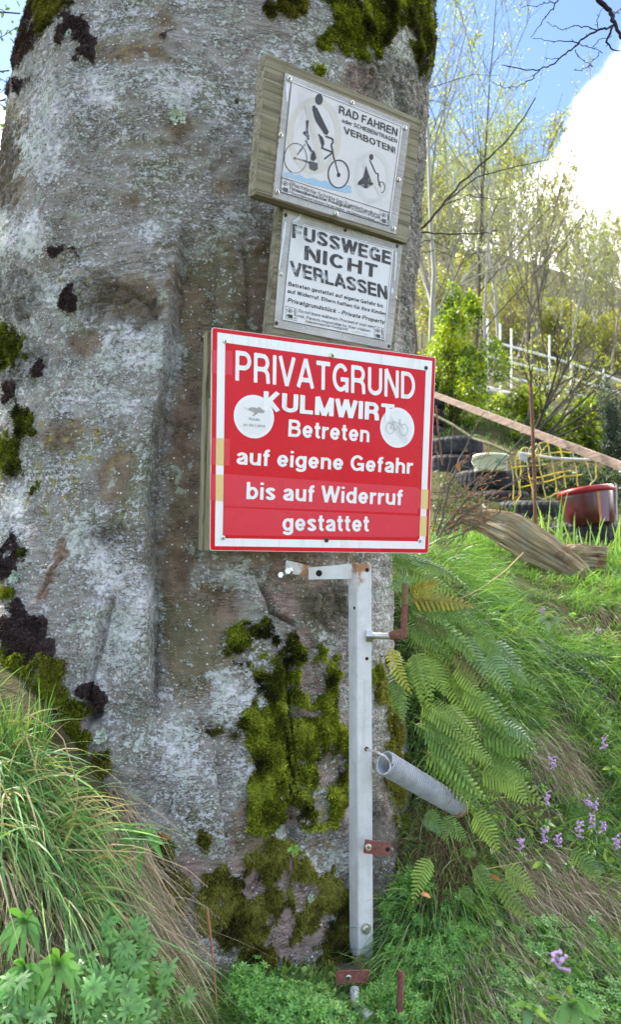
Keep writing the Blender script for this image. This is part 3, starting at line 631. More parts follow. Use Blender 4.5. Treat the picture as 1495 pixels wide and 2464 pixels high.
# ---------------------------------------------------------------- lettering: a plain grotesque drawn from strokes, meshed by marching squares
def arc(cx_, cy_, rx, ry, a0, a1, n=None):
    n = n or max(4, int(abs(a1 - a0) / 14)); t = np.radians(np.linspace(a0, a1, n + 1)); return [(cx_ + rx * math.cos(q), cy_ + ry * math.sin(q)) for q in t]
def glyph(ch, w):
    h = w / 2; X = .73; T = 1 - h; xt = X - h           # cap top line, x-height line
    L = lambda *p: list(p)
    S = []; W = .7
    if ch == 'A': W = .74; S = [L((h * .6, 0), (.37, 1)), L((W - h * .6, 0), (.37, 1)), L((.16, .27), (W - .16, .27))]
    elif ch == 'B': W = .68; S = [L((h, 0), (h, 1)), L((0, T), (.38, T)) , arc(.38, .76 - h * .1, W - h - .40, .24 - h, 90, -90), L((0, .52), (.4, .52)), arc(.40, .26, W - h - .40, .26 - h, 90, -90), L((0, h), (.4, h))]; S[2] = arc(.38, (T + .52) / 2, W - h - .42, (T - .52) / 2, 90, -90); S[4] = arc(.40, (h + .52) / 2, W - h - .40, (.52 - h) / 2, 90, -90)
    elif ch == 'C': W = .72; S = [arc(W / 2, .5, W / 2 - h, .5 - h, 38, 322)]
    elif ch == 'D': W = .72; S = [L((h, 0), (h, 1)), L((0, T), (.30, T)), arc(.30, .5, W - h - .30, .5 - h, 90, -90), L((0, h), (.30, h))]
    elif ch == 'E': W = .62; S = [L((h, 0), (h, 1)), L((0, T), (W, T)), L((0, .52), (W - .04, .52)), L((0, h), (W, h))]
    elif ch == 'F': W = .58; S = [L((h, 0), (h, 1)), L((0, T), (W, T)), L((0, .5), (W - .06, .5))]
    elif ch == 'G': W = .76; S = [arc(W / 2, .5, W / 2 - h, .5 - h, 35, 318), L((W - h, 0), (W - h, .52)), L((W / 2, .52 - h), (W, .52 - h))]
    elif ch == 'H': W = .70; S = [L((h, 0), (h, 1)), L((W - h, 0), (W - h, 1)), L((0, .53), (W, .53))]
    elif ch == 'I': W = w; S = [L((h, 0), (h, 1))]
    elif ch == 'K': W = .70; S = [L((h, 0), (h, 1)), L((h, .33), (W - h, 1)), L((.26, .52), (W - h * .7, 0))]
    elif ch == 'L': W = .58; S = [L((h, 0), (h, 1)), L((0, h), (W, h))]
    elif ch == 'M': W = .84; S = [L((h, 0), (h, 1)), L((W - h, 0), (W - h, 1)), L((h, 1), (W / 2, 0)), L((W - h, 1), (W / 2, 0))]
    elif ch == 'N': W = .72; S = [L((h, 0), (h, 1)), L((W - h, 0), (W - h, 1)), L((h, 1), (W - h, 0))]
    elif ch == 'O': W = .78; S = [arc(W / 2, .5, W / 2 - h, .5 - h, 0, 360)]
    elif ch == 'P': W = .66; S = [L((h, 0), (h, 1)), L((0, T), (.36, T)), arc(.36, (T + .44) / 2, W - h - .36, (T - .44) / 2, 90, -90), L((0, .44), (.36, .44))]
    elif ch == 'R': W = .70; S = [L((h, 0), (h, 1)), L((0, T), (.38, T)), arc(.38, (T + .47) / 2, W - h - .42, (T - .47) / 2, 90, -90), L((0, .47), (.40, .47)), L((.36, .47), (.50, .44), (W - h - .03, .32), (W - h, 0))]
    elif ch == 'S': W = .68; S = [arc(W / 2, .74 - h * .25, W / 2 - h, .26 - h * .75, 20, 200) + arc(W / 2, .27, W / 2 - h, .27 - h, 60, -160)]; S = [arc(W / 2, .735, W / 2 - h, .265 - h, 15, 235, 14) + arc(W / 2, .27, W / 2 - h, .27 - h, 55, -165, 14)]
    elif ch == 'T': W = .64; S = [L((W / 2, 0), (W / 2, 1)), L((0, T), (W, T))]
    elif ch == 'U': W = .70; S = [L((h, 1), (h, .3)), arc(W / 2, .3, W / 2 - h, .3 - h, 180, 360), L((W - h, 1), (W - h, .3))]
    elif ch == 'V': W = .70; S = [L((h * .6, 1), (W / 2, 0)), L((W - h * .6, 1), (W / 2, 0))]
    elif ch == 'W': W = .98; S = [L((h * .6, 1), (.27, 0)), L((.27, 0), (W / 2, 1)), L((W / 2, 1), (W - .27, 0)), L((W - .27, 0), (W - h * .6, 1))]
    elif ch == 'Z': W = .64; S = [L((0, T), (W, T)), L((0, h), (W, h)), L((h, h), (W - h, T))]
    elif ch == 'a': W = .54; S = [arc(W / 2 - .01, xt - .17, W / 2 - h, .17, 160, 0), L((W - h, xt - .17), (W - h, 0)), arc(.25, .21, .25 - h, .21 - h, 80, 300), L((.28, .42), (W - h, .45)), L((.36, h), (W - h, .2))]
    elif ch == 'b': W = .58; S = [L((h, 0), (h, 1)), arc(W / 2, X / 2, W / 2 - h, X / 2 - h, 0, 360)]
    elif ch == 'c': W = .54; S = [arc(W / 2, X / 2, W / 2 - h, X / 2 - h, 40, 320)]
    elif ch == 'd': W = .58; S = [L((W - h, 0), (W - h, 1)), arc(W / 2, X / 2, W / 2 - h, X / 2 - h, 0, 360)]
    elif ch == 'e': W = .56; S = [arc(W / 2, X / 2, W / 2 - h, X / 2 - h, 0, 325), L((h, X / 2 - .01), (W - h * .3, X / 2 - .01))]
    elif ch == 'f': W = .32; S = [L((.14, 0), (.14, .8)), arc(.14 + .15, .8, .15, T - .8, 180, 90), L((0, X - h), (W, X - h))]
    elif ch == 'g': W = .58; S = [arc(W / 2, X / 2, W / 2 - h, X / 2 - h, 0, 360), L((W - h, X), (W - h, -.05)), arc(W / 2, -.03, W / 2 - h, .22 - h, 0, -160)]
    elif ch == 'h': W = .56; S = [L((h, 0), (h, 1)), arc(W / 2, .46, W / 2 - h, xt - .46, 180, 0), L((W - h, .46), (W - h, 0))]
    elif ch == 'i': W = w; S = [L((h, 0), (h, X)), L((h, 1 - w * .8), (h, 1))]
    elif ch == 'k': W = .54; S = [L((h, 0), (h, 1)), L((h, .25), (W - h, X)), L((.2, .4), (W - h * .6, 0))]
    elif ch == 'l': W = w; S = [L((h, 0), (h, 1))]
    elif ch == 'm': W = .86; S = [L((h, 0), (h, X)), arc(.25 + h * .1, .5, .25 - h * .9, xt - .5, 180, 0), L((.5, .5), (.5, 0)) , arc((.5 + W - h) / 2, .5, (W - h - .5) / 2, xt - .5, 180, 0), L((W - h, .5), (W - h, 0))]; S[2] = L((W / 2, .5), (W / 2, 0)); S[1] = arc((h + W / 2) / 2, .5, (W / 2 - h) / 2, xt - .5, 180, 0); S[3] = arc((W - h + W / 2) / 2, .5, (W / 2 - h) / 2, xt - .5, 180, 0)
    elif ch == 'n': W = .56; S = [L((h, 0), (h, X)), arc(W / 2, .46, W / 2 - h, xt - .46, 180, 0), L((W - h, .46), (W - h, 0))]
    elif ch == 'o': W = .58; S = [arc(W / 2, X / 2, W / 2 - h, X / 2 - h, 0, 360)]
    elif ch == 'p': W = .58; S = [L((h, -.22), (h, X)), arc(W / 2, X / 2, W / 2 - h, X / 2 - h, 0, 360)]
    elif ch == 'r': W = .36; S = [L((h, 0), (h, X)), arc(.34, .42, .34 - h, xt - .42, 180, 85)]
    elif ch == 's': W = .50; S = [arc(W / 2, .545, W / 2 - h, .185 - h, 15, 240, 12) + arc(W / 2, .195, W / 2 - h, .195 - h, 55, -165, 12)]
    elif ch == 't': W = .33; S = [L((.15, .93), (.15, .2)), arc(.15 + .13, .2, .13, .2 - h, 180, 270), L((0, X - h), (W, X - h))]
    elif ch in 'uü': W = .56; S = [L((h, X), (h, .27)), arc(W / 2, .27, W / 2 - h, .27 - h, 180, 360), L((W - h, X), (W - h, 0))] + ([L((.17, 1 - w * .8), (.17, 1)), L((W - .17, 1 - w * .8), (W - .17, 1))] if ch == 'ü' else [])
    elif ch == 'v': W = .54; S = [L((h * .6, X), (W / 2, 0)), L((W - h * .6, X), (W / 2, 0))]
    elif ch == 'w': W = .78; S = [L((h * .6, X), (.21, 0)), L((.21, 0), (W / 2, X)), L((W / 2, X), (W - .21, 0)), L((W - .21, 0), (W - h * .6, X))]
    elif ch == 'y': W = .54; S = [L((h * .6, X), (W / 2, .02)), L((W - h * .6, X), (W / 2 - .1, -.22))]
    elif ch == '.': W = w; S = [L((h, 0), (h, w * .9))]
    elif ch == '-': W = .34; S = [L((0, .33), (W, .33))]
    elif ch == '/': W = .34; S = [L((h * .5, 0), (W - h * .5, 1))]
    elif ch == '!': W = w; S = [L((h, 0), (h, w * .9)), L((h, w * 1.5), (h, 1))]
    return W, S
def sdf(S, w, X, Y, caps=True):
    h = w / 2; d = np.full(X.shape, 9.)
    for s in S:
        closed = len(s) > 2 and math.hypot(s[0][0] - s[-1][0], s[0][1] - s[-1][1]) < 1e-6
        for i_, ((ax, ay), (bx, by)) in enumerate(zip(s[:-1], s[1:])):
            ex, ey = bx - ax, by - ay; l = math.hypot(ex, ey)
            if l < 1e-9: continue
            t = ((X - ax) * ex + (Y - ay) * ey) / l; n_ = np.abs((X - ax) * ey - (Y - ay) * ex) / l
            d = np.minimum(d, np.maximum(n_ - h, np.maximum(-t, t - l)))
            if i_ > 0 or closed: d = np.minimum(d, np.hypot(X - ax, Y - ay) - h)
    return d
def iso_mesh(d, X, Y):                       # cells fully or partly inside the zero line, clipped exactly
    V = []; F = {3: [], 4: [], 5: [], 6: []}; ny, nx = d.shape
    ins = d < 0; full = ins[:-1, :-1] & ins[1:, :-1] & ins[:-1, 1:] & ins[1:, 1:]; anyc = ins[:-1, :-1] | ins[1:, :-1] | ins[:-1, 1:] | ins[1:, 1:]
    Fs = []
    for j in range(ny - 1):                  # runs of full cells make one quad
        i = 0
        while i < nx - 1:
            if full[j, i]:
                k_ = i
                while k_ < nx - 1 and full[j, k_]: k_ += 1
                b0 = len(V); V += [(X[j, i], Y[j, i]), (X[j, k_], Y[j, k_]), (X[j + 1, k_], Y[j + 1, k_]), (X[j + 1, i], Y[j + 1, i])]; Fs.append((b0, b0 + 1, b0 + 2, b0 + 3)); i = k_
            else:
                if anyc[j, i]:
                    c = [(j, i), (j, i + 1), (j + 1, i + 1), (j + 1, i)]; out = []
                    for a_, b_ in zip(c, c[1:] + c[:1]):
                        da, db = d[a_], d[b_]
                        if da < 0: out.append((X[a_], Y[a_]))
                        if (da < 0) != (db < 0):
                            t = da / (da - db); out.append((X[a_] + t * (X[b_] - X[a_]), Y[a_] + t * (Y[b_] - Y[a_])))
                    if len(out) >= 3:
                        b0 = len(V); V += out
                        for q in range(1, len(out) - 1): Fs.append((b0, b0 + q, b0 + q + 1))
                i += 1
    return V, Fs
_gc = {}
def glyph_mesh(ch, w, res):
    key = (ch, w, res)
    if key not in _gc:
        W, S = glyph(ch, w); s = 1. / res
        if not S: _gc[key] = (W, [], []); return _gc[key]
        xs = np.arange(-.02, W + .02 + s, s); ys = np.arange(-.26, 1.02 + s, s); X, Y = np.meshgrid(xs, ys); V, F = iso_mesh(sdf(S, w, X, Y), X, Y); _gc[key] = (W, V, F)
    return _gc[key]
def layout(text, w, res, track=.1):
    x = 0; V = []; F = []
    for ch in text:
        if ch == ' ': x += .30; continue
        W, v, f = glyph_mesh(ch, w, res); b0 = len(V); V += [(p[0] + x, p[1]) for p in v]; F += [tuple(q + b0 for q in t) for t in f]
        x += W + track
    return x - track, V, F

# ---------------------------------------------------------------- a board's own plane, with photograph points laid back on it
class Plane:
    def __init__(s, pos, X, Z, k=1.):
        s.X = nrm(np.array(X, float)); Z = np.array(Z, float); s.Z = nrm(Z - s.X * (Z @ s.X)); s.N = np.cross(s.X, s.Z); s.N = s.N if s.N[1] < 0 else -s.N
        s.O = np.array([0, 0, EYE]) + np.array(pos) * k
    def uv(s, u, v, off=0.):
        r = ray(u, v); o = np.array([0, 0, EYE]); t = ((s.O + s.N * off - o) @ s.N) / (r @ s.N); q = o + r * t - s.O; return q @ s.X, q @ s.Z
    def w(s, x, z, off=0.): return s.O + s.X * x + s.Z * z + s.N * off
    def pts(s, P, off): return np.array([s.w(x, z, off) for x, z in P])
def prism(g, pl, poly, o0, o1, col=(1, 1, 1)):   # outline (plane coordinates, counter-clockwise) given thickness
    n = len(poly); V = np.concatenate([pl.pts(poly, o0), pl.pts(poly, o1)]); k = np.arange(n)
    T = [[n, n + i, n + i + 1] for i in range(1, n - 1)] + [[0, i + 1, i] for i in range(1, n - 1)]
    g.add(V, np.stack([k, (k + 1) % n, n + (k + 1) % n, n + k], 1), T, col)
def rect4(pl, c, off=0.): return [pl.uv(*q, off) for q in c]      # corners TL TR BR BL in photograph units
def ccw(P): P = list(P); a_ = sum(P[i][0] * P[(i + 1) % len(P)][1] - P[(i + 1) % len(P)][0] * P[i][1] for i in range(len(P))); return P if a_ > 0 else P[::-1]
def sheet(name, pl, poly, off, mat, parent, thick=.0006, label=None):
    g = G(); prism(g, pl, ccw(poly), off - thick, off); return setp(g.build(name, mat, parent), label)
def text(pl, body, bl, br, tl, off, mat, parent, w=.19, res=22, italic=0., track=.1, capr=1., name='lettering', erode=None):
    """bl, br: ends of the base line; tl: top of the first capital, in photograph units"""
    a_ = np.array(pl.uv(*bl, off)); b_ = np.array(pl.uv(*br, off)); c_ = np.array(pl.uv(*tl, off))
    wid, V, F = layout(body, w, res, track); e_ = (b_ - a_) / wid; up = (c_ - a_); up = up / capr
    g_ = G(); V = np.array(V); P2 = a_ + (V[:, :1] + italic * V[:, 1:]) * e_ + V[:, 1:] * up
    P3 = pl.O + P2[:, :1] * pl.X + P2[:, 1:] * pl.Z + pl.N * off
    Q_ = [f for f in F if len(f) == 4]; T_ = [f for f in F if len(f) == 3]
    g_.add(P3, Q_, T_); return g_.build(name, mat, parent)
def strokes(pl, S, wpx, off, mat, parent, name, res=.9, label=None, weather=0.):   # strokes in photograph units -> flat print
    A_ = np.array([p for s in S for p in s]); h_ = wpx / 2 + 1
    x0, y0 = A_.min(0) - h_; x1, y1 = A_.max(0) + h_; s = res
    X, Y = np.meshgrid(np.arange(x0, x1 + s, s), np.arange(y0, y1 + s, s)); d = sdf(S, wpx, X, Y)
    if weather: d = d + weather * (1 + 1.6 * fbm(np.stack([X * .11, Y * .11, X * 0], -1), 3, 4))
    V, F = iso_mesh(d, X, Y)
    if not F: return
    g_ = G(); P3 = np.array([pl.w(*pl.uv(x, y, off), off) for x, y in V]); g_.add(P3, [f for f in F if len(f) == 4], [f for f in F if len(f) == 3]); return setp(g_.build(name, mat, parent), label)
def shape(pl, poly, off, mat, parent, name, label=None):
    from mathutils.geometry import tessellate_polygon
    P3 = np.array([pl.w(*pl.uv(x, y, off), off) for x, y in poly]); t = tessellate_polygon([[Vector((x, y, 0)) for x, y in poly]])
    g_ = G(); g_.add(P3, None, [list(q) for q in t]); return setp(g_.build(name, mat, parent), label)
def ell(cx_, cy_, rx, ry, a0=0, a1=360, n=48): return arc(cx_, cy_, rx, ry, a0, a1, n)
def screw(pl, u, v, r, off, parent, mat='screw', dome=.35, name='screw', slot='x'):
    x, z = pl.uv(u, v, off); g_ = G(); R0 = r; ring = []
    prof = [(R0, 0), (R0 * .97, R0 * .12), (R0 * .8, R0 * dome), (R0 * .45, R0 * dome * 1.3), (R0 * .40, R0 * dome * 1.25)]
    n = 16; V = []
    for rr_, hh in prof:
        for q in range(n): V.append(pl.w(x + rr_ * math.cos(2 * math.pi * q / n), z + rr_ * math.sin(2 * math.pi * q / n), off + hh))
    k = np.arange(n); Qs = [np.stack([i * n + k, i * n + (k + 1) % n, (i + 1) * n + (k + 1) % n, (i + 1) * n + k], 1) for i in range(len(prof) - 1)]
    V.append(pl.w(x, z, off + R0 * dome * .9)); c_ = len(V) - 1; b0 = (len(prof) - 1) * n
    g_.add(V, np.concatenate(Qs), [[b0 + q, b0 + (q + 1) % n, c_] for q in range(n)]); o = g_.build(name, MAT[mat], parent, smooth=False)
    gs = G(); t0 = rng.uniform(0, 1.5)
    for a_ in (t0, t0 + math.pi / 2):
        dx, dz = math.cos(a_), math.sin(a_); c3 = pl.w(x, z, off + R0 * dome * 1.3)
        box(gs, c3, (pl.X * dx + pl.Z * dz) * R0 * .5, (-pl.X * dz + pl.Z * dx) * R0 * .09, pl.N * R0 * .08)
    q = link('cross_slot', gs.data('cross_slot', origin=np.array(parent.location)), MAT['black'], o)
    return o

def streaks(mat_, amt, dark):
    nt = mat_.node_tree; b = nt.nodes['Principled BSDF']; src = b.inputs['Base Color'].links[0].from_socket; tc = nt.nodes.new('ShaderNodeTexCoord'); mp = nt.nodes.new('ShaderNodeMapping'); mp.inputs['Scale'].default_value = (55, 55, 3.5); nt.links.new(tc.outputs['Object'], mp.inputs[0])
    no = nt.nodes.new('ShaderNodeTexNoise'); no.inputs['Scale'].default_value = 1; no.inputs['Detail'].default_value = 5; no.inputs['Roughness'].default_value = .7; nt.links.new(mp.outputs[0], no.inputs['Vector']); mr = nt.nodes.new('ShaderNodeMapRange'); mr.inputs['From Min'].default_value = .52; mr.inputs['From Max'].default_value = .78; mr.inputs['To Max'].default_value = amt; nt.links.new(no.outputs[0], mr.inputs['Value'])
    mx = nt.nodes.new('ShaderNodeMix'); mx.data_type = 'RGBA'; nt.links.new(mr.outputs[0], mx.inputs[0]); nt.links.new(src, mx.inputs[6]); mx.inputs[7].default_value = (*dark, 1); nt.links.new(mx.outputs[2], b.inputs['Base Color'])
def paint(name, c, rough=.35, spec=.5, coat=.0, dirt=(.4, .36, .3), amt=.25, sc=30):
    m = M(name, c, rough, 0, spec); n = m.noise(sc, 6, .7); f = m.rng(n, .56, .75)
    m.color(m.mix(m.math('MULTIPLY', f, amt), c, dirt)); m.set('Coat Weight', coat); m.set('Coat Roughness', .12)
    m.set('Roughness', m.rng(m.noise(6, 3), .3, .7, rough * .8, rough * 1.3)); m.bump(m.noise(8, 3), .06, .003); return m.m
MAT['sign_red'] = paint('red_sign_film', (.58, .004, .016), .3, .22, .0, (.50, .015, .035), .5, 9)
MAT['sign_white'] = paint('white_sign_film', (.74, .75, .77), .35, .5, .1, (.55, .55, .55), .35, 60)
streaks(MAT['sign_red'], .5, (.36, .012, .02)); streaks(MAT['sign_white'], .5, (.45, .43, .40)); streaks(MAT['steel'], .45, (.26, .19, .14))
MAT['sign_edge'] = paint('sign_core', (.62, .56, .54), .6)
MAT['yellow_tape'] = paint('yellowed_tape', (.62, .50, .20), .4, .5, 0, (.5, .42, .3), .4, 80)
MAT['film_pink'] = paint('faded_red_film', (.62, .035, .06), .3, .25, .0, (.6, .07, .09), .5, 20)
MAT['sticker'] = paint('faded_sticker', (.66, .66, .69), .3, .5, .3, (.55, .55, .57), .3, 20)
MAT['sticker_rim'] = paint('faded_sticker_rim', (.72, .71, .74), .3, .5, .3)
MAT['sticker_grey'] = paint('faded_grey_print', (.30, .29, .29), .4)
MAT['sticker_pale'] = paint('pale_grey_print', (.42, .42, .43), .4)
MAT['sticker_bar'] = paint('very_pale_print', (.58, .58, .61), .4)
def paper(name, c):
    m = M(name, c, .35, 0, .5); n = m.noise(9, 5, .65, None, .6)
    m.color(m.mix(m.rng(n, .48, .7), c, tuple(q * .84 for q in c))); m.bump(n, .2, .004); m.set('Coat Weight', .3); m.set('Coat Roughness', .2); return m.m
MAT['paper'] = paper('laminated_paper', (.60, .61, .66)); MAT['paper_warm'] = paper('yellowed_paper', (.55, .54, .56))
def ink(name, c, fade=(.3, .32, .38), lo=.56, hi=.66, sc=26):
    m = M(name, c, .5, 0, .4); n = m.noise(sc, 6, .75, None, .4); m.color(m.mix(m.rng(n, lo, hi), c, fade)); return m.m
MAT['ink'] = ink('black_print', (.028, .028, .034), (.05, .055, .07), .5, .7)
MAT['ink_worn'] = ink('worn_black_print', (.032, .032, .042), (.34, .37, .43), .53, .62, 30)
MAT['ink_soft'] = ink('faded_black_print', (.07, .07, .085), (.2, .21, .25))
MAT['ring'] = paper('faded_prohibition_ring', (.50, .47, .43)); MAT['ring2'] = paper('faded_small_ring', (.50, .495, .50))
MAT['water'] = ink('faded_blue_print', (.28, .44, .62), (.42, .52, .62))
def clear():
    m = M('clear_plastic', (.86, .88, .92), .12, 0, .5); n = m.noise(7, 4, .6)
    t = m.N.new('ShaderNodeBsdfTransparent'); t.inputs[0].default_value = (.93, .93, .93, 1); mx = m.N.new('ShaderNodeMixShader')
    m.L.new(m.rng(n, .35, .75, .80, .62), mx.inputs[0]); m.L.new(m.b.outputs[0], mx.inputs[1]); m.L.new(t.outputs[0], mx.inputs[2]); m.L.new(mx.outputs[0], m.out.inputs[0])
    m.bump(m.noise(5, 3), .3, .01); return m.m
MAT['plastic'] = clear(); MAT['plastic_fold'] = paint('milky_plastic_fold', (.55, .58, .66), .2, .6, .3)

# ---------------------------------------------------------------- sign 1: cycling forbidden (topmost)
Z2 = lambda x, y: (602.6 + x * .2832, 122.1 + y * .2832)
Z3 = lambda x, y: (618.9 + x * .2614, 472.3 + y * .2614)
Z4 = lambda x, y: (456.0 + x * .4140, 765.4 + y * .4140)
def board(name, pl, corners, thick, mat, parent, rough_=.0005):
    c = ccw(rect4(pl, corners)); c = np.array(c); n = 26; out = []
    for i in range(4):
        a_, b_ = c[i], c[(i + 1) % 4]; nn_ = np.array([b_[1] - a_[1], a_[0] - b_[0]]); nn_ /= np.linalg.norm(nn_)
        for t in np.arange(n) / n: out.append(a_ + (b_ - a_) * t + nn_ * rng.normal(0, rough_) * (0 if t == 0 else 1))
    g_ = G(); prism(g_, pl, out, -thick, 0); return g_.build(name, mat, parent)
pl1 = Plane((.0816, 1.95, 1.058), (.823, .568, -.005), (.096, -.130, .987), .955)
s1 = empty('cycling_ban_sign', tuple(pl1.w(0, -.16, -.03)), 'weathered wooden board with a laminated notice against cycling, topmost of the three boards', 'sign', 'notice boards screwed to the beech')
board('board', pl1, [(642, 129), (1014, 289), (981, 585), (615, 466)], .036, MAT['board_side'], s1)
sheet('clear_cover', pl1, rect4(pl1, [(685, 176), (985, 299), (952, 564), (655, 475)]), .0034, MAT['plastic'], s1, .0008)
g = G(); prism(g, pl1, ccw(rect4(pl1, [(683, 174), (987, 297), (954, 566), (653, 477)])), .0003, .0009); g.build('backing_sheet', MAT['board_brown'], s1)
PC = [Z2(345, 262), Z2(1290, 640), Z2(1175, 1490), Z2(250, 1200)]
sheet('paper_notice', pl1, rect4(pl1, PC), .0046, MAT['paper_warm'], s1, .0006)
O1 = .0050
def inner(c, d): m_ = np.mean(c, 0); return [tuple(np.array(q) + (m_ - q) / np.linalg.norm(m_ - np.array(q)) * d) for q in c]
strokes(pl1, [[*inner(PC, 2), inner(PC, 2)[0]]], 1.3, O1, MAT['ink_soft'], s1, 'border_line', .7)
zz = lambda L_: [Z2(*p) for p in L_]
strokes(pl1, [zz(ell(545, 720, 205, 300))], 14, O1, MAT['ring'], s1, 'prohibition_ring', 1.4)
strokes(pl1, [zz([(482, 455), (620, 1010)])], 13, O1 + .0002, MAT['ring'], s1, 'prohibition_bar', 1.4)
strokes(pl1, [zz(ell(1040, 1070, 138, 205))], 11, O1, MAT['ring2'], s1, 'prohibition_ring', 1.4)
strokes(pl1, [zz([(950, 930), (1120, 1230)])], 10, O1 + .0002, MAT['ring2'], s1, 'prohibition_bar', 1.4)
shape(pl1, zz([(268, 1025), (300, 1040), (330, 1030), (380, 1060), (420, 1050), (470, 1085), (540, 1080), (600, 1110), (640, 1100), (700, 1140), (760, 1170), (810, 1140), (858, 1145), (860, 1208), (800, 1205), (700, 1180), (560, 1145), (440, 1110), (350, 1080), (270, 1060)]), O1 + .0002, MAT['water'], s1, 'blue_water_print')
IK = dict(off=O1 + .0005, mat=MAT['ink'], parent=s1)
shape(pl1, zz(ell(585, 413, 33, 46)), name='rider_head', pl=pl1, **IK) if False else shape(pl1, zz(ell(585, 413, 33, 46)), O1 + .0005, MAT['ink'], s1, 'rider_head')
strokes(pl1, [zz([(548, 490), (560, 530), (600, 610), (648, 695)])], 12, O1 + .0005, MAT['ink'], s1, 'rider_torso', .8)
shape(pl1, zz([(528, 470), (545, 462), (575, 500), (668, 690), (655, 715), (632, 705), (560, 600), (545, 560)]), O1 + .0008, MAT['ink'], s1, 'rider_back')
strokes(pl1, [zz([(485, 590), (482, 700), (500, 760)]), zz([(452, 690), (505, 735)])], 7, O1 + .0005, MAT['ink_worn'], s1, 'rider_arm', .8, weather=.9)
strokes(pl1, [zz([(580, 710), (612, 740), (625, 790), (608, 825), (700, 862)]), zz([(640, 725), (700, 748), (705, 775), (690, 800), (715, 930)]), zz([(700, 865), (630, 920)])], 3.6, O1 + .0005, MAT['ink'], s1, 'bicycle_frame', .7)
shape(pl1, zz([(582, 708), (615, 735), (630, 770), (612, 815), (600, 780)]), O1 + .0008, MAT['ink'], s1, 'saddle_print')
strokes(pl1, [zz([(720, 930), (752, 1055)])], 2.6, O1 + .0005, MAT['ink'], s1, 'bicycle_fork', .7)
shape(pl1, zz(ell(752, 1055, 15, 19)), O1 + .0005, MAT['ink'], s1, 'wheel_hub')
strokes(pl1, [zz(ell(752, 1047, 88, 118))], 2.8, O1 + .0008, MAT['ink'], s1, 'front_wheel', .7)
strokes(pl1, [zz(ell(385, 912, 96, 126))], 2.2, O1 + .0005, MAT['ink_worn'], s1, 'rear_wheel', .7, weather=.25)
strokes(pl1, [zz([(370, 910), (450, 930), (560, 975)]), zz([(395, 890), (470, 790)]), zz([(470, 760), (525, 860)])], 6, O1 + .0008, MAT['ink_worn'], s1, 'rear_frame', .8, weather=1.0)
shape(pl1, zz([(535, 840), (552, 870), (562, 915), (540, 938), (515, 925), (515, 890)]), O1 + .0011, MAT['ink'], s1, 'pedal_print')
shape(pl1, zz([(500, 935), (575, 955), (575, 1005), (550, 1022), (505, 1000)]), O1 + .0011, MAT['ink_soft'], s1, 'shoe_print')
shape(pl1, zz(ell(1030, 903, 17, 25)), O1 + .0005, MAT['ink'], s1, 'pusher_head')
shape(pl1, zz([(986, 975), (1008, 1060), (1000, 1165), (975, 1168), (958, 1100), (912, 1145), (918, 1115), (962, 1072)]), O1 + .0008, MAT['ink'], s1, 'pusher_legs')
strokes(pl1, [zz([(1018, 930), (1068, 1040), (1090, 1045), (1088, 1090), (1110, 1160)]), zz([(990, 1010), (1025, 1110)])], 2.6, O1 + .0005, MAT['ink'], s1, 'pusher_frame', .7)
strokes(pl1, [zz([(925, 1130), (985, 1112), (1042, 1135)])], 7, O1 + .0011, MAT['ink'], s1, 'pusher_foot', .7)
strokes(pl1, [zz(ell(985, 1125, 40, 34))], 1.7, O1 + .0012, MAT['ink'], s1, 'small_wheel', .6)
strokes(pl1, [zz(ell(1117, 1160, 28, 46, 100, -160, 24))], 1.7, O1 + .0005, MAT['ink'], s1, 'small_wheel', .6)
T1 = dict(off=O1 + .0006, mat=MAT['ink'], parent=s1)
def t1(b, bl, br, tl, **k): text(pl1, b, Z2(*bl), Z2(*br), Z2(*tl), **{**T1, **k})
t1('RAD FAHREN', (752, 530), (1250, 727), (758, 462), w=.17)
t1('oder SCHIEBEN/TRAGEN', (780, 607), (1247, 785), (783, 571), w=.16, res=16)
t1('VERBOTEN!', (800, 700), (1235, 874), (796, 642), w=.17)
strokes(pl1, [[Z2(256, 1070), Z2(1190, 1375)]], 1.3, O1 + .0005, MAT['ink_soft'], s1, 'rule_line', .7)
t1('Rechtliche Schritte bei Zuwiderhandlung', (358, 1150), (1100, 1412), (360, 1117), w=.12, res=16, mat=MAT['ink_soft'])
t1('Videoüberwachter Privatgrund!', (355, 1187), (850, 1345), (357, 1158), w=.17, res=16)
t1('KULMWIRT.at/dsgvo', (862, 1352), (1098, 1430), (864, 1330), w=.12, res=14, mat=MAT['ink_soft'])
t1('Durch Betreten stimmen Sie der begrenzten Datenverarbeitung zu.', (353, 1217), (1095, 1458), (355, 1197), w=.15, res=12, mat=MAT['ink_soft'])
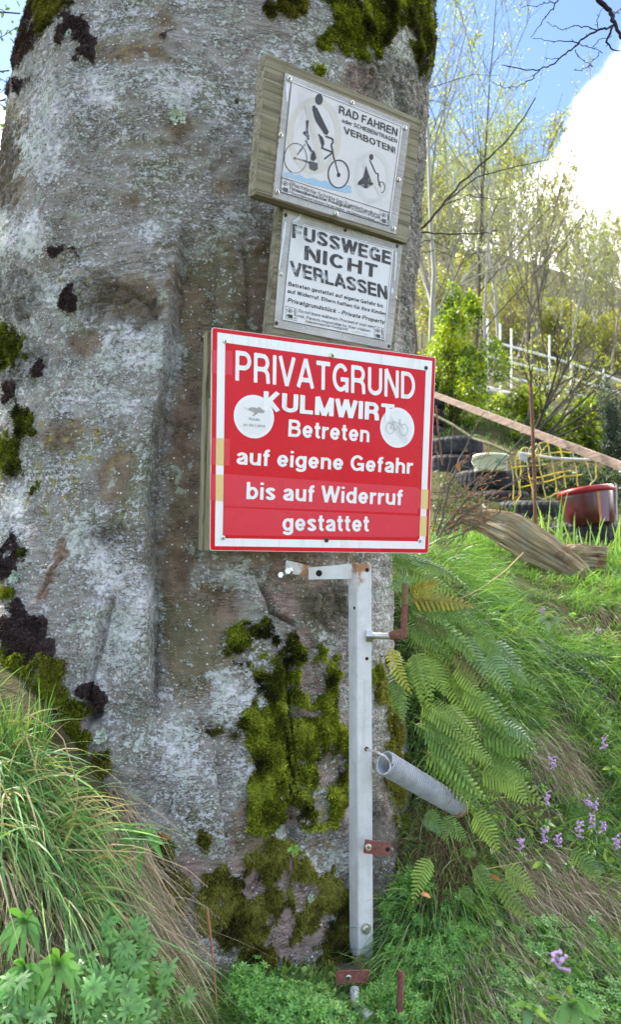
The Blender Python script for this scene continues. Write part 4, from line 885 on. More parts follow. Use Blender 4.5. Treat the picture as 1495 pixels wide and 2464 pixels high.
def icons(pl, f, x, y, sx, sy, off, parent, mat):        # eye, camera, exclamation mark in a frame
    q = lambda L_: [f(x + a_ * sx, y + b_ * sy + a_ * sx * .27) for a_, b_ in L_]
    eye = [(-.0 + t, .30 - .16 * math.sin(math.pi * t / .6)) for t in np.linspace(0, .6, 9)]; low = [(t, .30 + .14 * math.sin(math.pi * t / .6)) for t in np.linspace(.6, 0, 9)]
    strokes(pl, [q(eye + low)], 1.1, off, mat, parent, 'eye_symbol', .5); shape(pl, q(ell(.3, .3, .09, .09, n=12)), off + .0003, mat, parent, 'eye_pupil')
    shape(pl, q([(.12, .60), (.60, .60), (.60, .90), (.12, .90)]), off, mat, parent, 'camera_symbol'); shape(pl, q([(.11, .74), (0, .64), (0, .86)]), off, mat, parent, 'camera_lens')
    strokes(pl, [q([(.78, .12), (.86, .12), (.84, .62), (.80, .62), (.78, .12)])], .9, off, mat, parent, 'exclamation_bar', .5)
    strokes(pl, [q(ell(.82, .80, .05, .07, n=10))], .9, off, mat, parent, 'exclamation_dot', .5)
    strokes(pl, [q([(-.12, 0), (1, 0), (1, 1), (-.12, 1), (-.12, 0)])], .8, off, mat, parent, 'icon_frame', .5)
icons(pl1, Z2, 272, 1085, 82, 118, O1 + .0005, s1, MAT['ink_soft']); icons(pl1, Z2, 1113, 1358, 72, 108, O1 + .0005, s1, MAT['ink_soft'])
shape(pl1, zz([(303, 262), (342, 285), (330, 330), (318, 430), (305, 435), (302, 340)]), .0041, MAT['plastic_fold'], s1, 'plastic_crease')
for (x, y) in [(326, 238), (862, 442), (1311, 655), (253, 717), (1256, 1095), (224, 1200), (724, 1385), (1213, 1510)]: screw(pl1, *Z2(x, y), .0064, .0036, s1, 'screw', .55, 'washer_screw')

# ---------------------------------------------------------------- sign 2: keep to the footpaths
pl2 = Plane((.0715, 1.93, .7179), (.852, .523, -.013), (.095, -.131, .987), 1.008)
s2 = empty('footpath_sign', tuple(pl2.w(0, -.15, -.03)), 'grey board with a laminated FUSSWEGE NICHT VERLASSEN notice, between the other two boards', 'sign', 'notice boards screwed to the beech')
board('board', pl2, [(675, 484), (980, 580), (946, 860), (642, 815)], .028, MAT['board_side'], s2)
sheet('clear_cover', pl2, rect4(pl2, [Z3(238, 118), Z3(1335, 455), Z3(1228, 1412), Z3(150, 1205)]), .0030, MAT['plastic'], s2, .0008)
g = G(); prism(g, pl2, ccw(rect4(pl2, [Z3(236, 112), Z3(1338, 450), Z3(1230, 1416), Z3(148, 1210)])), .0003, .0009); g.build('backing_sheet', MAT['board_brown'], s2)
PD = [Z3(318, 230), Z3(1250, 490), Z3(1170, 1330), Z3(226, 1140)]
sheet('paper_notice', pl2, rect4(pl2, PD), .0042, MAT['paper'], s2, .0006); O2 = .0046
strokes(pl2, [[*inner(PD, 1.5), inner(PD, 1.5)[0]]], .9, O2, MAT['ink_soft'], s2, 'border_line', .7)
def t2(b, bl, br, tl, **k): text(pl2, b, Z3(*bl), Z3(*br), Z3(*tl), **{**dict(off=O2 + .0003, mat=MAT['ink'], parent=s2), **k})
t2('FUSSWEGE', (322, 380), (1232, 632), (328, 250), w=.21, res=26, mat=MAT['ink_worn'], track=.09)
t2('NICHT', (434, 582), (1106, 756), (440, 452), w=.19, res=26, mat=MAT['ink_worn'], track=.12)
t2('VERLASSEN', (312, 725), (1202, 950), (306, 592), w=.20, res=26, mat=MAT['ink_worn'], track=.07)
t2('Betreten gestattet auf eigene Gefahr bis', (288, 822), (1162, 1027), (290, 784), w=.16, res=16)
t2('auf Widerruf. Eltern haften für ihre Kinder.', (280, 887), (1197, 1100), (282, 850), w=.16, res=16)
t2('Privatgrundstück - Private Property', (280, 973), (1172, 1177), (282, 932), w=.17, res=18, italic=.2)
t2('Do not leave walkways. Proceed at your own', (382, 1066), (1077, 1215), (384, 1036), w=.13, res=14, mat=MAT['ink_soft'])
t2('risk. Parents responsible for their children.', (376, 1112), (1047, 1254), (378, 1084), w=.13, res=14, mat=MAT['ink_soft'])
t2('Videoüberwachter Privatgrund!', (445, 1161), (835, 1237), (446, 1136), w=.13, res=12, mat=MAT['ink_soft'])
t2('KULMWIRT.at/dsgvo', (873, 1250), (1022, 1282), (874, 1230), w=.1, res=10, mat=MAT['sticker_pale'])
icons(pl2, Z3, 275, 1012, 88, 112, O2 + .0003, s2, MAT['ink']); icons(pl2, Z3, 1092, 1198, 72, 108, O2 + .0003, s2, MAT['ink'])
for c_ in ([(405, 155), (412, 175), (395, 215), (360, 235), (325, 228), (360, 205)], [(255, 230), (270, 240), (262, 320), (232, 520), (205, 680), (195, 670), (225, 470), (240, 320)], [(1275, 500), (1290, 520), (1285, 640), (1272, 780), (1262, 770), (1272, 640)], [(1240, 845), (1258, 850), (1252, 890), (1240, 900)]):
    shape(pl2, [Z3(*p) for p in c_], .0037, MAT['plastic_fold'], s2, 'plastic_crease')
for (x, y, m_) in [(262, 172, 'screw_dark'), (812, 312, 'screw_dark'), (1293, 458, 'screw_dark'), (222, 717, 'screw'), (1278, 935, 'screw'), (178, 1167, 'screw_dark'), (1217, 1380, 'screw_dark')]: screw(pl2, *Z3(x, y), .0046, .0032, s2, m_)

# ---------------------------------------------------------------- sign 3: the red notice
pl3 = Plane((.0448, 1.91, .3062), (.898, .44, .007), (.026, -.069, .997))
s3 = empty('private_ground_sign', tuple(pl3.w(0, -.25, -.03)), 'large glossy red notice with a white frame and white PRIVATGRUND lettering', 'sign', 'notice boards screwed to the beech')
def rrect(pl, c, r, n=5):
    P_ = ccw(rect4(pl, c)); out = []
    for i in range(4):
        p, a_, b_ = np.array(P_[i]), np.array(P_[i - 1]), np.array(P_[(i + 1) % 4]); ua = (a_ - p) / np.linalg.norm(a_ - p); ub = (b_ - p) / np.linalg.norm(b_ - p)
        for t in np.linspace(0, 1, n): out.append(p + ua * r * (1 - t) ** 2 + ub * r * t ** 2)
    return out
RC = [(510, 787), (1050, 860), (1032, 1332), (505, 1325)]
g = G(); prism(g, pl3, rrect(pl3, RC, .006), -.0032, -.0004); g.build('panel', MAT['sign_edge'], s3)
RI = inner(RC, 2.2)
g = G(); prism(g, pl3, rrect(pl3, RI, .006), -.0004, .0002); g.build('red_face', MAT['sign_red'], s3)
wo = [Z4(162, 83), Z4(1412, 250), Z4(1370, 1342), Z4(147, 1325)]; wi = [Z4(207, 143), Z4(1375, 305), Z4(1338, 1298), Z4(192, 1280)]
ow, iw = rect4(pl3, wo), rect4(pl3, wi); g = G(); V = np.concatenate([pl3.pts(ow, .0006), pl3.pts(iw, .0006)]); g.add(V, [[i_, (i_ + 1) % 4, 4 + (i_ + 1) % 4, 4 + i_] for i_ in range(4)]); g.build('white_frame', MAT['sign_white'], s3)
def t3(b, bl, br, tl, **k): text(pl3, b, Z4(*bl), Z4(*br), Z4(*tl), **{**dict(off=.0007, mat=MAT['sign_white'], parent=s3, res=30), **k})
# faded film bands
for c_ in ([(190, 905), (1330, 985), (1328, 1135), (188, 1092)], [(195, 1100), (1325, 1150), (1322, 1275), (195, 1262)], [(130, 185), (250, 190), (250, 330), (130, 320)]):
    shape(pl3, [Z4(*p) for p in c_], .0003, MAT['film_pink'] , s3, 'tape_film')
t3('PRIVATGRUND', (266, 362), (1312, 474), (268, 187), w=.155, track=.115)
for (cx_, cy_, rx, ry) in ((375, 573, 112, 130), (1209, 637, 95, 120)):
    x, z = pl3.uv(*Z4(cx_, cy_)); x2, z2 = pl3.uv(*Z4(cx_ + rx, cy_ + rx * .12)); R0 = .5 * (math.hypot(x2 - x, z2 - z) + abs(pl3.uv(*Z4(cx_, cy_ - ry))[1] - z))
    for rr_, m_, nm, of in ((R0, 'sticker_rim', 'sticker_rim', .0010), (R0 * .86, 'sticker', 'sticker_face', .0013)):
        g = G(); prism(g, pl3, [(x + rr_ * math.cos(t), z + rr_ * math.sin(t)) for t in np.linspace(0, 2 * math.pi, 64, endpoint=False)], of - .0004, of); g.build(nm, MAT[m_], s3)
t3('KULMWIRT', (428, 534), (1190, 604), (432, 424), w=.21, track=.08, off=.0018)
t3('Betreten', (574, 688), (1046, 722), (578, 588), w=.17)
t3('auf eigene Gefahr', (272, 850), (1298, 906), (277, 752), w=.17)
t3('bis auf Widerruf', (330, 1052), (1238, 1088), (334, 952), w=.17)
t3('gestattet', (540, 1236), (1044, 1242), (542, 1136), w=.17)
q4 = lambda L_: [Z4(*p) for p in L_]
shape(pl3, q4([(338, 528), (352, 520), (372, 518), (395, 524), (402, 516), (415, 522), (420, 530), (436, 538), (434, 552), (412, 552), (400, 550), (392, 558), (372, 570), (364, 566), (376, 556), (372, 546), (350, 540)]), .0016, MAT['sticker_grey'], s3, 'dog_print')
strokes(pl3, [q4([(340, 535), (322, 520), (316, 524)])], 1.2, .0016, MAT['sticker_grey'], s3, 'dog_tail_print', .6)
text(pl3, 'Hunde', Z4(345, 594), Z4(408, 600), Z4(345, 574), .0016, MAT['sticker_grey'], s3, w=.18, res=14)
text(pl3, 'an die Leine', Z4(312, 628), Z4(440, 636), Z4(312, 608), .0016, MAT['sticker_grey'], s3, w=.16, res=14)
strokes(pl3, [q4([(1140, 555), (1262, 722)])], 15, .0015, MAT['sticker_bar'], s3, 'sticker_bar', 1.)
strokes(pl3, [q4(ell(1168, 640, 24, 31)), q4(ell(1247, 650, 24, 33)), q4([(1168, 640), (1186, 605), (1225, 612), (1247, 650)]), q4([(1168, 640), (1202, 650), (1225, 612)]), q4([(1178, 600), (1194, 602)]), q4([(1222, 598), (1230, 622)]), q4([(1216, 592), (1234, 594)])], 1.3, .0020, MAT['sticker_grey'], s3, 'bicycle_print', .5)
for c_, m_ in (([(157, 697), (201, 700), (198, 858), (155, 852)], 'yellow_tape'), ([(154, 908), (197, 912), (194, 1066), (151, 1060)], 'yellow_tape'), ([(1352, 995), (1390, 997), (1386, 1110), (1348, 1108)], 'yellow_tape'), ([(1343, 1150), (1382, 1152), (1378, 1268), (1338, 1266)], 'yellow_tape')):
    shape(pl3, q4(c_), .0010, MAT[m_], s3, 'yellowed_tape')
for c_ in ([(128, 695), (156, 697), (153, 852), (124, 850)], [(202, 700), (236, 702), (233, 858), (199, 856)], [(124, 905), (152, 907), (149, 1058), (121, 1056)], [(198, 912), (232, 914), (229, 1064), (195, 1062)], [(1323, 993), (1350, 995), (1346, 1108), (1320, 1106)], [(1391, 997), (1404, 998), (1400, 1110), (1387, 1110)], [(1315, 1148), (1341, 1150), (1336, 1266), (1312, 1264)]):
    shape(pl3, q4(c_), .0006, MAT['film_pink'], s3, 'tape_film')
for (x, y, m_, r) in [(207, 136, 'screw', .0058), (829, 220, 'screw_brass', .0075), (1377, 290, 'screw_dark', .0055), (1340, 1294, 'screw', .0055), (797, 1290, 'screw_dark', .0062), (195, 1277, 'screw', .0055)]: screw(pl3, *Z4(x, y), r, .0008, s3, m_)
# battens behind the red notice: one full length against the bark, a shorter one between it and the panel
def batten(name, u0, u1, v0, v1, off, th_, parent):
    a_ = pl3.uv(u0, v0, off - th_); b_ = pl3.uv(u0, v1, off - th_); x0, z0, z1 = a_[0], a_[1], b_[1]; x1 = x0 + u1
    g_ = G(); box(g_, pl3.w((x0 + x1) / 2, (z0 + z1) / 2, off - th_ / 2), pl3.X * (x1 - x0) / 2, pl3.N * th_ / 2, pl3.Z * (z0 - z1) / 2, bev=.0015); g_.build(name, MAT['batten'], parent)
a_ = pl3.uv(505, 1056); xl = a_[0] + .004
def batx(name, x0, x1, z0, z1, o0, o1):
    g_ = G(); box(g_, pl3.w((x0 + x1) / 2, (z0 + z1) / 2, (o0 + o1) / 2), pl3.X * (x1 - x0) / 2, pl3.N * abs(o1 - o0) / 2, pl3.Z * abs(z0 - z1) / 2, bev=.0015); g_.build(name, MAT['batten'], s3)
zt, zb_ = .252, -.2505
batx('batten', xl, xl + .05, zt - .155, zt, -.0245, -.0036); batx('batten', xl - .002, xl + .05, zb_, zt - .157, -.0265, -.0036)
batx('batten', xl - .008, xl + .055, zb_, zt - .004, -.052, -.0270)
batx('batten', .20, .25, zb_ + .01, zt - .02, -.030, -.0036)

# ---------------------------------------------------------------- the upright steel tube with its arm
Z5 = lambda x, y: (488.6 + x * .3812, 1302.8 + y * .3812)
Z6 = lambda x, y: (488.6 + x * .3812, 1872.9 + y * .3812)
YT = 1.955
tb = empty('steel_bracket', tuple(at(885, 2335, YT)), 'pale grey square steel tube upright against the trunk, with a short rusty arm', 'bracket')
ptop = at(868, 1358, YT); pbot = at(874, 2337, YT - .01)
yaw = math.radians(-32); fx = np.array([math.cos(yaw), -math.sin(yaw), 0]); 
# right-hand face turned slightly away, left-hand face narrow
fr = nrm(np.array([.93, .36, 0.])); fl = nrm(np.array([-.36, .93, 0.]))
ridge_t = at(860, 1357, YT - .028); ridge_b = at(863, 2338, YT - .028)
g = G(); Wd = .0400; sec = []
def ring_at(c, s=1.):       # rounded square section; c is the near ridge
    out = []; r_ = .005
    cs = [(0, 0), (Wd * .98, 0), (Wd * .98, Wd), (0, Wd)]
    for i_, (a_, b_) in enumerate(cs):
        pv = cs[i_ - 1]; nx_ = cs[(i_ + 1) % 4]; p = np.array((a_, b_)); ua = nrm(np.array(pv) - p); ub = nrm(np.array(nx_) - p)
        for t in (0, .5, 1): q = p + ua * r_ * (1 - t) ** 2 + ub * r_ * t ** 2; out.append(c + fr * q[0] + fl2 * q[1])
    return out
fl2 = nrm(np.array([-.52, .85, 0.]))
zsn = np.linspace(0, 1, 40); V = []; Cc = []
for t in zsn:
    c = ridge_t + (ridge_b - ridge_t) * t; V += ring_at(c); rs = 1 - .55 * math.exp(-t * 30) - .35 * (t > .96); Cc += [(rs - .12 * rng.random() - (.26 if j_ in (0, 1, 2) else .14 if j_ in (3, 5, 11) else 0) * rng.random(), 1, 1) for j_ in range(12)]
k = np.arange(12); Q_ = np.concatenate([np.stack([i * 12 + k, i * 12 + (k + 1) % 12, (i + 1) * 12 + (k + 1) % 12, (i + 1) * 12 + k], 1) for i in range(39)])
V = np.array(V); g.add(V, Q_[:, ::-1], [[0, i, i + 1] for i in range(1, 11)] + [[468, 468 + i + 1, 468 + i] for i in range(1, 11)], np.array(Cc))
g.build('upright_tube', MAT['steel'], tb)
def on_right(u, v, off=.0): # point on the right-hand face
    r = ray(u, v); o = np.array([0, 0, EYE]); n_ = np.cross(fr, [0, 0, 1.]); n_ = n_ if n_[1] < 0 else -n_
    t = ((ridge_t + n_ * off - o) @ n_) / (r @ n_); return o + r * t, n_
def on_left(u, v, off=.0):
    r = ray(u, v); o = np.array([0, 0, EYE]); n_ = np.cross(fl2, [0, 0, 1.]); n_ = n_ if n_[1] < 0 else -n_
    t = ((ridge_t + n_ * off - o) @ n_) / (r @ n_); return o + r * t, n_
def disc(g_, c, n_, r, col=(1, 1, 1), t=.0006, n=14):
    a_, b_ = frame_of(n_); tube(g_, [c - n_ * .001, c + n_ * t], [r, r], n, col)
def hole(u, v, r, left=False):
    c, n_ = (on_left if left else on_right)(u, v); g_ = G(); tube(g_, [c - n_ * .001, c + n_ * .0007], [r, r], 14, (.35, .3, .3)); o = g_.build('hole_rim', MAT['rust'], tb)
    g_ = G(); tube(g_, [c + n_ * .0002 - n_ * .001, c + n_ * .0009], [r * .8, r * .8], 14); link('hole', g_.data('hole', origin=np.array(tb.location)), MAT['black'], o)
hole(*Z5(1037, 180), .0052); hole(*Z5(957, 420), .0042, True); hole(*Z5(1035, 740), .0045); hole(*Z5(1033, 1310), .0055)
# arm going left to the bark
pa = at(*Z5(975, 187), YT + .002); pb = at(*Z5(672, 203), YT + .02); d_ = nrm(pb - pa); g = G(); up = np.array([0, 0, 1.]); sd_ = nrm(np.cross(d_, up)); up = np.cross(sd_, d_)
up = up if up[2] > 0 else -up
n = 14; V = []; Cc = []
hh = np.linspace(.0185, .0145, n)
for i in range(n):
    c = pa + (pb - pa) * i / (n - 1)
    for a_, b_ in ((-1, -1), (1, -1), (1, 1), (-1, 1)): V.append(c + sd_ * a_ * .014 + up * b_ * hh[i])
    t = i / (n - 1); rs = 1 - .75 * math.exp(-(t / .16) ** 2) - .3 * math.exp(-((t - 1) / .12) ** 2); Cc += [(rs, 1, 1)] * 4
k = np.arange(4); g.add(V, np.concatenate([np.stack([i * 4 + k, i * 4 + (k + 1) % 4, (i + 1) * 4 + (k + 1) % 4, (i + 1) * 4 + k], 1) for i in range(n - 1)] + [np.array([[0, 3, 2, 1], [n * 4 - 4, n * 4 - 3, n * 4 - 2, n * 4 - 1]])]), None, np.array(Cc))
g.build('arm', MAT['steel'], tb)
fn = sd_ if sd_[1] < 0 else -sd_
def on_arm(u, v):
    r = ray(u, v); o = np.array([0, 0, EYE]); t = ((pa + fn * .014 - o) @ fn) / (r @ fn); return o + r * t
c = on_arm(*Z5(733, 201)); g_ = G(); tube(g_, [c - fn * .001, c + fn * .0007], [.0078, .0078], 16); g_.build('hole', MAT['black'], tb)
# flange bolted to the bark
qa = at(*Z5(690, 178), YT + .018); qb = at(*Z5(525, 160), YT - .0); b0, bn = bark_at(*Z5(600, 190)); 
g = G(); pts = [at(*Z5(x, y), YT + dy) for x, y, dy in ((700, 160, .016), (620, 140, .004), (525, 118, -.012), (520, 185, -.012), (575, 208, -.004), (640, 212, .006), (700, 215, .016))]
pts = np.array(pts); bk = pts + np.array([0, .006, 0]); n = len(pts); k = np.arange(n)
g.add(np.concatenate([pts, bk]), np.stack([k, (k + 1) % n, n + (k + 1) % n, n + k], 1), [[0, i, i + 1] for i in range(1, n - 1)] + [[n, n + i + 1, n + i] for i in range(1, n - 1)], np.concatenate([np.array([(.35, 1, 1), (.3, 1, 1), (.8, 1, 1), (.9, 1, 1), (.7, 1, 1), (.35, 1, 1), (.3, 1, 1)])] * 2))
g.build('flange', MAT['steel'], tb)
def hexhead(c, n_, r, h, mat, parent, name='bolt_head', hole_=False, col=(1, 1, 1)):
    g_ = G(); tube(g_, [c - n_ * .003, c + n_ * h * .8, c + n_ * h], [r, r, r * .86], 6, col); return g_.build(name, mat, parent)
for (x, y, dy, r) in ((546, 188, -.016, .0095), (500, 213, -.012, .0085)):
    c = at(*Z5(x, y), YT + dy); hexhead(c, nrm(np.array([-.35, -.9, .1])), r, .009, MAT['screw'], tb)
# nut, threaded rod, eye and rusty pin on the right
c0, n_ = on_right(*Z5(1042, 596)); c1 = at(*Z5(1248, 600), c0[1] - .012); d_ = nrm(c1 - c0)
g = G(); tube(g, [c0 - d_ * .003, c0 + d_ * .013], [.0155, .0150], 6, (1, 1, 1)); g.build('nut', MAT['screw'], tb)
def threaded(g_, a_, b_, r, pitch, col, n=12, depth=.10):
    L_ = np.linalg.norm(b_ - a_); m_ = max(6, int(L_ / pitch * 4)); t = np.linspace(0, 1, m_); R1 = r * (1 - depth * (.5 + .5 * np.cos(t * L_ / pitch * 2 * np.pi))); tube(g_, a_ + (b_ - a_) * t[:, None], R1, n, col)
g = G(); threaded(g, c0 + d_ * .012, c1, .0082, .0022, (.85, 1, 1)); g.build('threaded_bolt', MAT['screw'], tb)
pin = empty('rusty_pin', tuple(at(*Z5(1250, 600), c1[1])), 'rusty threaded pin upright before the ferns, held by the bolt of the tube', 'threaded rod', 'rusty threaded rods')
e0 = at(*Z5(1252, 590), c1[1]); g = G(); tube(g, [e0 + np.array([-.028, 0, -.003]), e0 + np.array([-.012, 0, 0]), e0 + np.array([.010, 0, .002]), e0 + np.array([.015, 0, .002])], [.0085, .0135, .0125, .008], 10); tube(g, [e0 + np.array([.001, -.012, .002]), e0 + np.array([0.001, .012, .002])], [.0125, .0125], 12); g.build('eye_block', MAT['rust'], pin)
ta = at(*Z5(1268, 560), c1[1]); tb2 = at(*Z5(1274, 400), c1[1]); tc_ = at(*Z5(1277, 263), c1[1])
g = G(); tube(g, [ta, tb2], [.0074, .0072], 12); g.build('shank', MAT['rust_red'], pin); g = G(); threaded(g, tb2, tc_, .0076, .0021, (1, 1, 1), 12, .16); g.build('thread', MAT['rust_olive'], pin)
# second rusty rod in the plants at the bottom
r0 = at(*Z6(1240, 1560), 1.72); r1 = at(*Z6(1252, 1215), 1.74); rod = empty('rusty_pin', tuple(r0), 'rusty threaded rod standing in the low green plants at the bottom edge', 'threaded rod', 'rusty threaded rods')
g = G(); threaded(g, r0 + (r1 - r0) * .25, r1, .0070, .0022, (1, 1, 1), 12, .14); g.build('thread', MAT['rust_red'], rod); g = G(); tube(g, [r0, r0 + (r1 - r0) * .1, r0 + (r1 - r0) * .12, r0 + (r1 - r0) * .25], [.013, .012, .0085, .0072], 10); g.build('shank', MAT['rust'], rod)
# two rusty plates
def plate(z_, corners, Yp, bolts, label):
    pts = np.array([at(*z_(x, y), Yp + dy) for x, y, dy in corners]); org = pts.mean(0); e_ = empty('rusty_plate', tuple(org), label, 'metal plate', 'rusty plates screwed over the tube')
    nn_ = nrm(np.cross(pts[1] - pts[0], pts[3] - pts[0])); nn_ = nn_ if nn_[1] < 0 else -nn_; g_ = G(); bk = pts - nn_ * .004; n = len(pts); k = np.arange(n)
    g_.add(np.concatenate([pts, bk]), np.stack([k, (k + 1) % n, n + (k + 1) % n, n + k], 1), [[0, i, i + 1] for i in range(1, n - 1)] + [[n, n + i + 1, n + i] for i in range(1, n - 1)]); g_.build('plate', MAT['rust_red'], e_)
    for (x, y, r, kind_) in bolts:
        r3 = ray(*z_(x, y)); o = np.array([0, 0, EYE]); c = o + r3 * (((pts[0] - o) @ nn_) / (r3 @ nn_)); g_ = G()
        if kind_ == 'bolt': tube(g_, [c, c + nn_ * .003, c + nn_ * .0045], [r, r, r * .8], 16); g_.build('round_bolt', MAT['screw'], e_); g_ = G(); tube(g_, [c, c + nn_ * .0052], [r * .35, r * .35], 6); g_.build('hex_socket', MAT['screw_dark'], e_)
        elif kind_ == 'rivet': tube(g_, [c, c + nn_ * .0012], [r, r * .9], 14); g_.build('rivet', MAT['rust'], e_)
        else: tube(g_, [c, c + nn_ * .0008], [r, r], 12); g_.build('hole', MAT['black'], e_)
plate(Z6, [(1027, 388, 0), (1188, 410, .012), (1186, 490, .012), (1100, 483, .006), (1015, 473, 0)], 1.884, [(1043, 434, .0078, 'bolt'), (1105, 447, .007, 'rivet'), (1167, 449, .005, 'hole')], 'rusty drilled plate screwed across the lower part of the tube')
plate(Z6, [(836, 1226, 0), (905, 1218, 0), (1050, 1215, .01), (1048, 1290, .01), (905, 1292, 0), (842, 1310, 0)], 1.80, [(918, 1253, .0072, 'bolt')], 'rusty plate at the foot of the tube just above the green plants')
c, n_ = on_right(*Z6(1028, 948)); g = G(); tube(g, [c, c + n_ * .004], [.0125, .0118], 18); tube(g, [c + n_ * .004, c + n_ * .009], [.0078, .007], 6); g.build('washer_bolt', MAT['screw'], tb)
g = G(); tube(g, [at(*Z6(955, 1325), 1.80), at(*Z6(965, 1400), 1.78), at(*Z6(1000, 1460), 1.76), at(*Z6(1060, 1510), 1.74)], [.010, .011, .012, .012], 12, (.9, 1, 1)); g.build('old_hose_end', MAT['steel'], None, smooth=True, label='grey corrugated hose end under the foot of the tube, half hidden by plants', cat='hose')
# ---- the big coil spring hooked into the tube
R5 = lambda x, y: (895.7 + x * .4009, 1343.5 + y * .4009)
sa = at(*R5(75, 1225), 1.905); sb = at(*R5(530, 1495), 2.05); ax = nrm(sb - sa); Ls = np.linalg.norm(sb - sa); a_, b_ = frame_of(ax)
sp = empty('coil_spring', tuple(sa), 'long pale grey coil spring hooked to the tube and reaching into the ferns', 'spring')
turns = 42; m_ = turns * 18; t = np.linspace(0, 1, m_); ph_ = t * turns * 2 * np.pi; rad_ = .0262 - .002 * t
Pc = sa + ax * (t * Ls)[:, None] + (np.cos(ph_) * rad_)[:, None] * a_ + (np.sin(ph_) * rad_)[:, None] * b_
rs_ = np.clip(1.0 - .42 * sstep(t, .7, 1.) - .34 * (vnoise(np.stack([t * 30, ph_ * .3, t * 0], -1), 5) > .35), 0, 1)
g = G(); tube(g, Pc, .0028, 6, np.repeat(np.stack([rs_, rs_, rs_], 1), 6, 0).reshape(-1, 3) if False else (1, 1, 1)); col_ = np.ones((m_ * 6 + 2, 3)); col_[:m_ * 6, 0] = np.repeat(rs_, 6); g.C = [col_]
g.build('coil', MAT['spring'], sp, smooth=True)
h0, hn = on_right(*Z5(1033, 1312)); hk = [h0 + hn * -.004, h0 + hn * .006, at(*Z5(1085, 1325), 1.90), at(*Z5(1150, 1355), 1.90), at(*Z5(1180, 1390), 1.895), at(*Z5(1188, 1425), 1.89), at(*Z5(1172, 1460), 1.888), at(*Z5(1140, 1470), 1.89)]
g = G(); tube(g, hk, .0026, 8, (.6, 1, 1)); g.build('hook', MAT['steel'], sp, smooth=True)

# ---------------------------------------------------------------- the beech's own limbs above the picture, with unseen leaves added to shade the bank
def limb(g_, p, d, L_, r, lvl, tips, rs, up=.12, wig=.25, nseg=7, nch=(5, 4, 3), col=(.09, .085, .08), ratio=.55, spread=.8, sides=6, minr=.0015, endr=.35):
    P_ = [np.array(p, float)]; d = nrm(np.array(d, float)); dirs = [d]
    for i in range(nseg):
        d = nrm(d + rs.normal(0, wig, 3) / nseg ** .5 + np.array([0, 0, up / nseg])); P_.append(P_[-1] + d * L_ / nseg); dirs.append(d)
    R1 = np.maximum(r * (1 - (1 - endr) * np.linspace(0, 1, nseg + 1)), minr); tube(g_, P_, R1, max(3, sides - lvl), col, cap=False)
    if lvl >= len(nch): tips.append((np.array(P_), np.array(dirs))); return
    for c in range(nch[lvl]):
        t = rs.uniform(.25, 1.); i = min(int(t * nseg), nseg - 1); a_, b_ = frame_of(dirs[i]); q = rs.uniform(0, 6.28)
        dd = nrm(dirs[i] + (a_ * math.cos(q) + b_ * math.sin(q)) * spread * rs.uniform(.5, 1.1)); limb(g_, P_[i] + (P_[i + 1] - P_[i]) * (t * nseg - i), dd, L_ * ratio * rs.uniform(.7, 1.2), R1[i] * .6, lvl + 1, tips, rs, up, wig, max(3, nseg - 2), nch, col, ratio, spread, sides, minr, endr)
    tips.append((np.array(P_[-3:]), np.array(dirs[-3:])))
def leaves(g_, tips, n, size, cols, rs, scatter=.05, fold=.15):
    tp = np.concatenate([t[0] for t in tips]); idx = rs.integers(0, len(tp), n); c = tp[idx] + rs.normal(0, scatter, (n, 3))
    leaf_cards(g_, c, size, cols, rs)
def leaf_cards(g_, c, size, cols, rs, up=.3, aspect=.55):
    n = len(c); a_ = nrm(rs.normal(0, 1, (n, 3)) - np.array([0, 0, .2])); nn_ = nrm(rs.normal(0, 1, (n, 3)) + np.array([0, 0, up])); b_ = nrm(np.cross(a_, nn_)); s = (size * rs.uniform(.6, 1.3, n))[:, None]
    V = np.stack([c, c + a_ * s * .5 + b_ * s * aspect * .5, c + a_ * s, c + a_ * s * .5 - b_ * s * aspect * .5], 1).reshape(-1, 3)
    cols = np.array(cols); cc = cols[rs.integers(0, len(cols), n)] * rs.uniform(.75, 1.25, (n, 1)); k = np.arange(n)[:, None] * 4
    g_.add(V, k + np.array([[0, 1, 2, 3]]), None, np.repeat(cc, 4, 0))
rs = np.random.default_rng(3)
gl = G(); tips = []; top_c = np.array([cx[-30], cy[-30], 5.2])
for (dx, dy, dz, L_, z0) in [(-.75, .45, .55, 4.2, 4.6), (-.4, .9, .6, 4.2, 4.9), (-.9, .0, .6, 3.6, 5.2), (-.35, .35, 1, 4.5, 5.6), (.1, .8, .9, 3.6, 5.5)]:
    limb(gl, (top_c[0] + dx * .2, top_c[1] + dy * .2, z0), (dx, dy, dz), L_, .14, 0, tips, rs, up=.1, nch=(7, 5, 4))
gl.build('limbs', MAT['twig'], beech)['kind'] = 'stuff'
gf = G(); tp = np.concatenate([t[0] for t in tips]); n_leaf = 26000
c = tp[rs.integers(0, len(tp), n_leaf)] + rs.normal(0, .35, (n_leaf, 3)); uu, vv = proj(c); keep = ~((uu > -60) & (uu < 1560) & (vv > -60)); c = c[keep & (c[:, 2] > 3.2)]
leaf_cards(gf, c, .13, [(.08, .12, .02), (.06, .10, .02)], rs); gf.build('foliage', MAT['leaf'], beech)['kind'] = 'stuff'  # added leaf mass, kept out of view, there for its shade

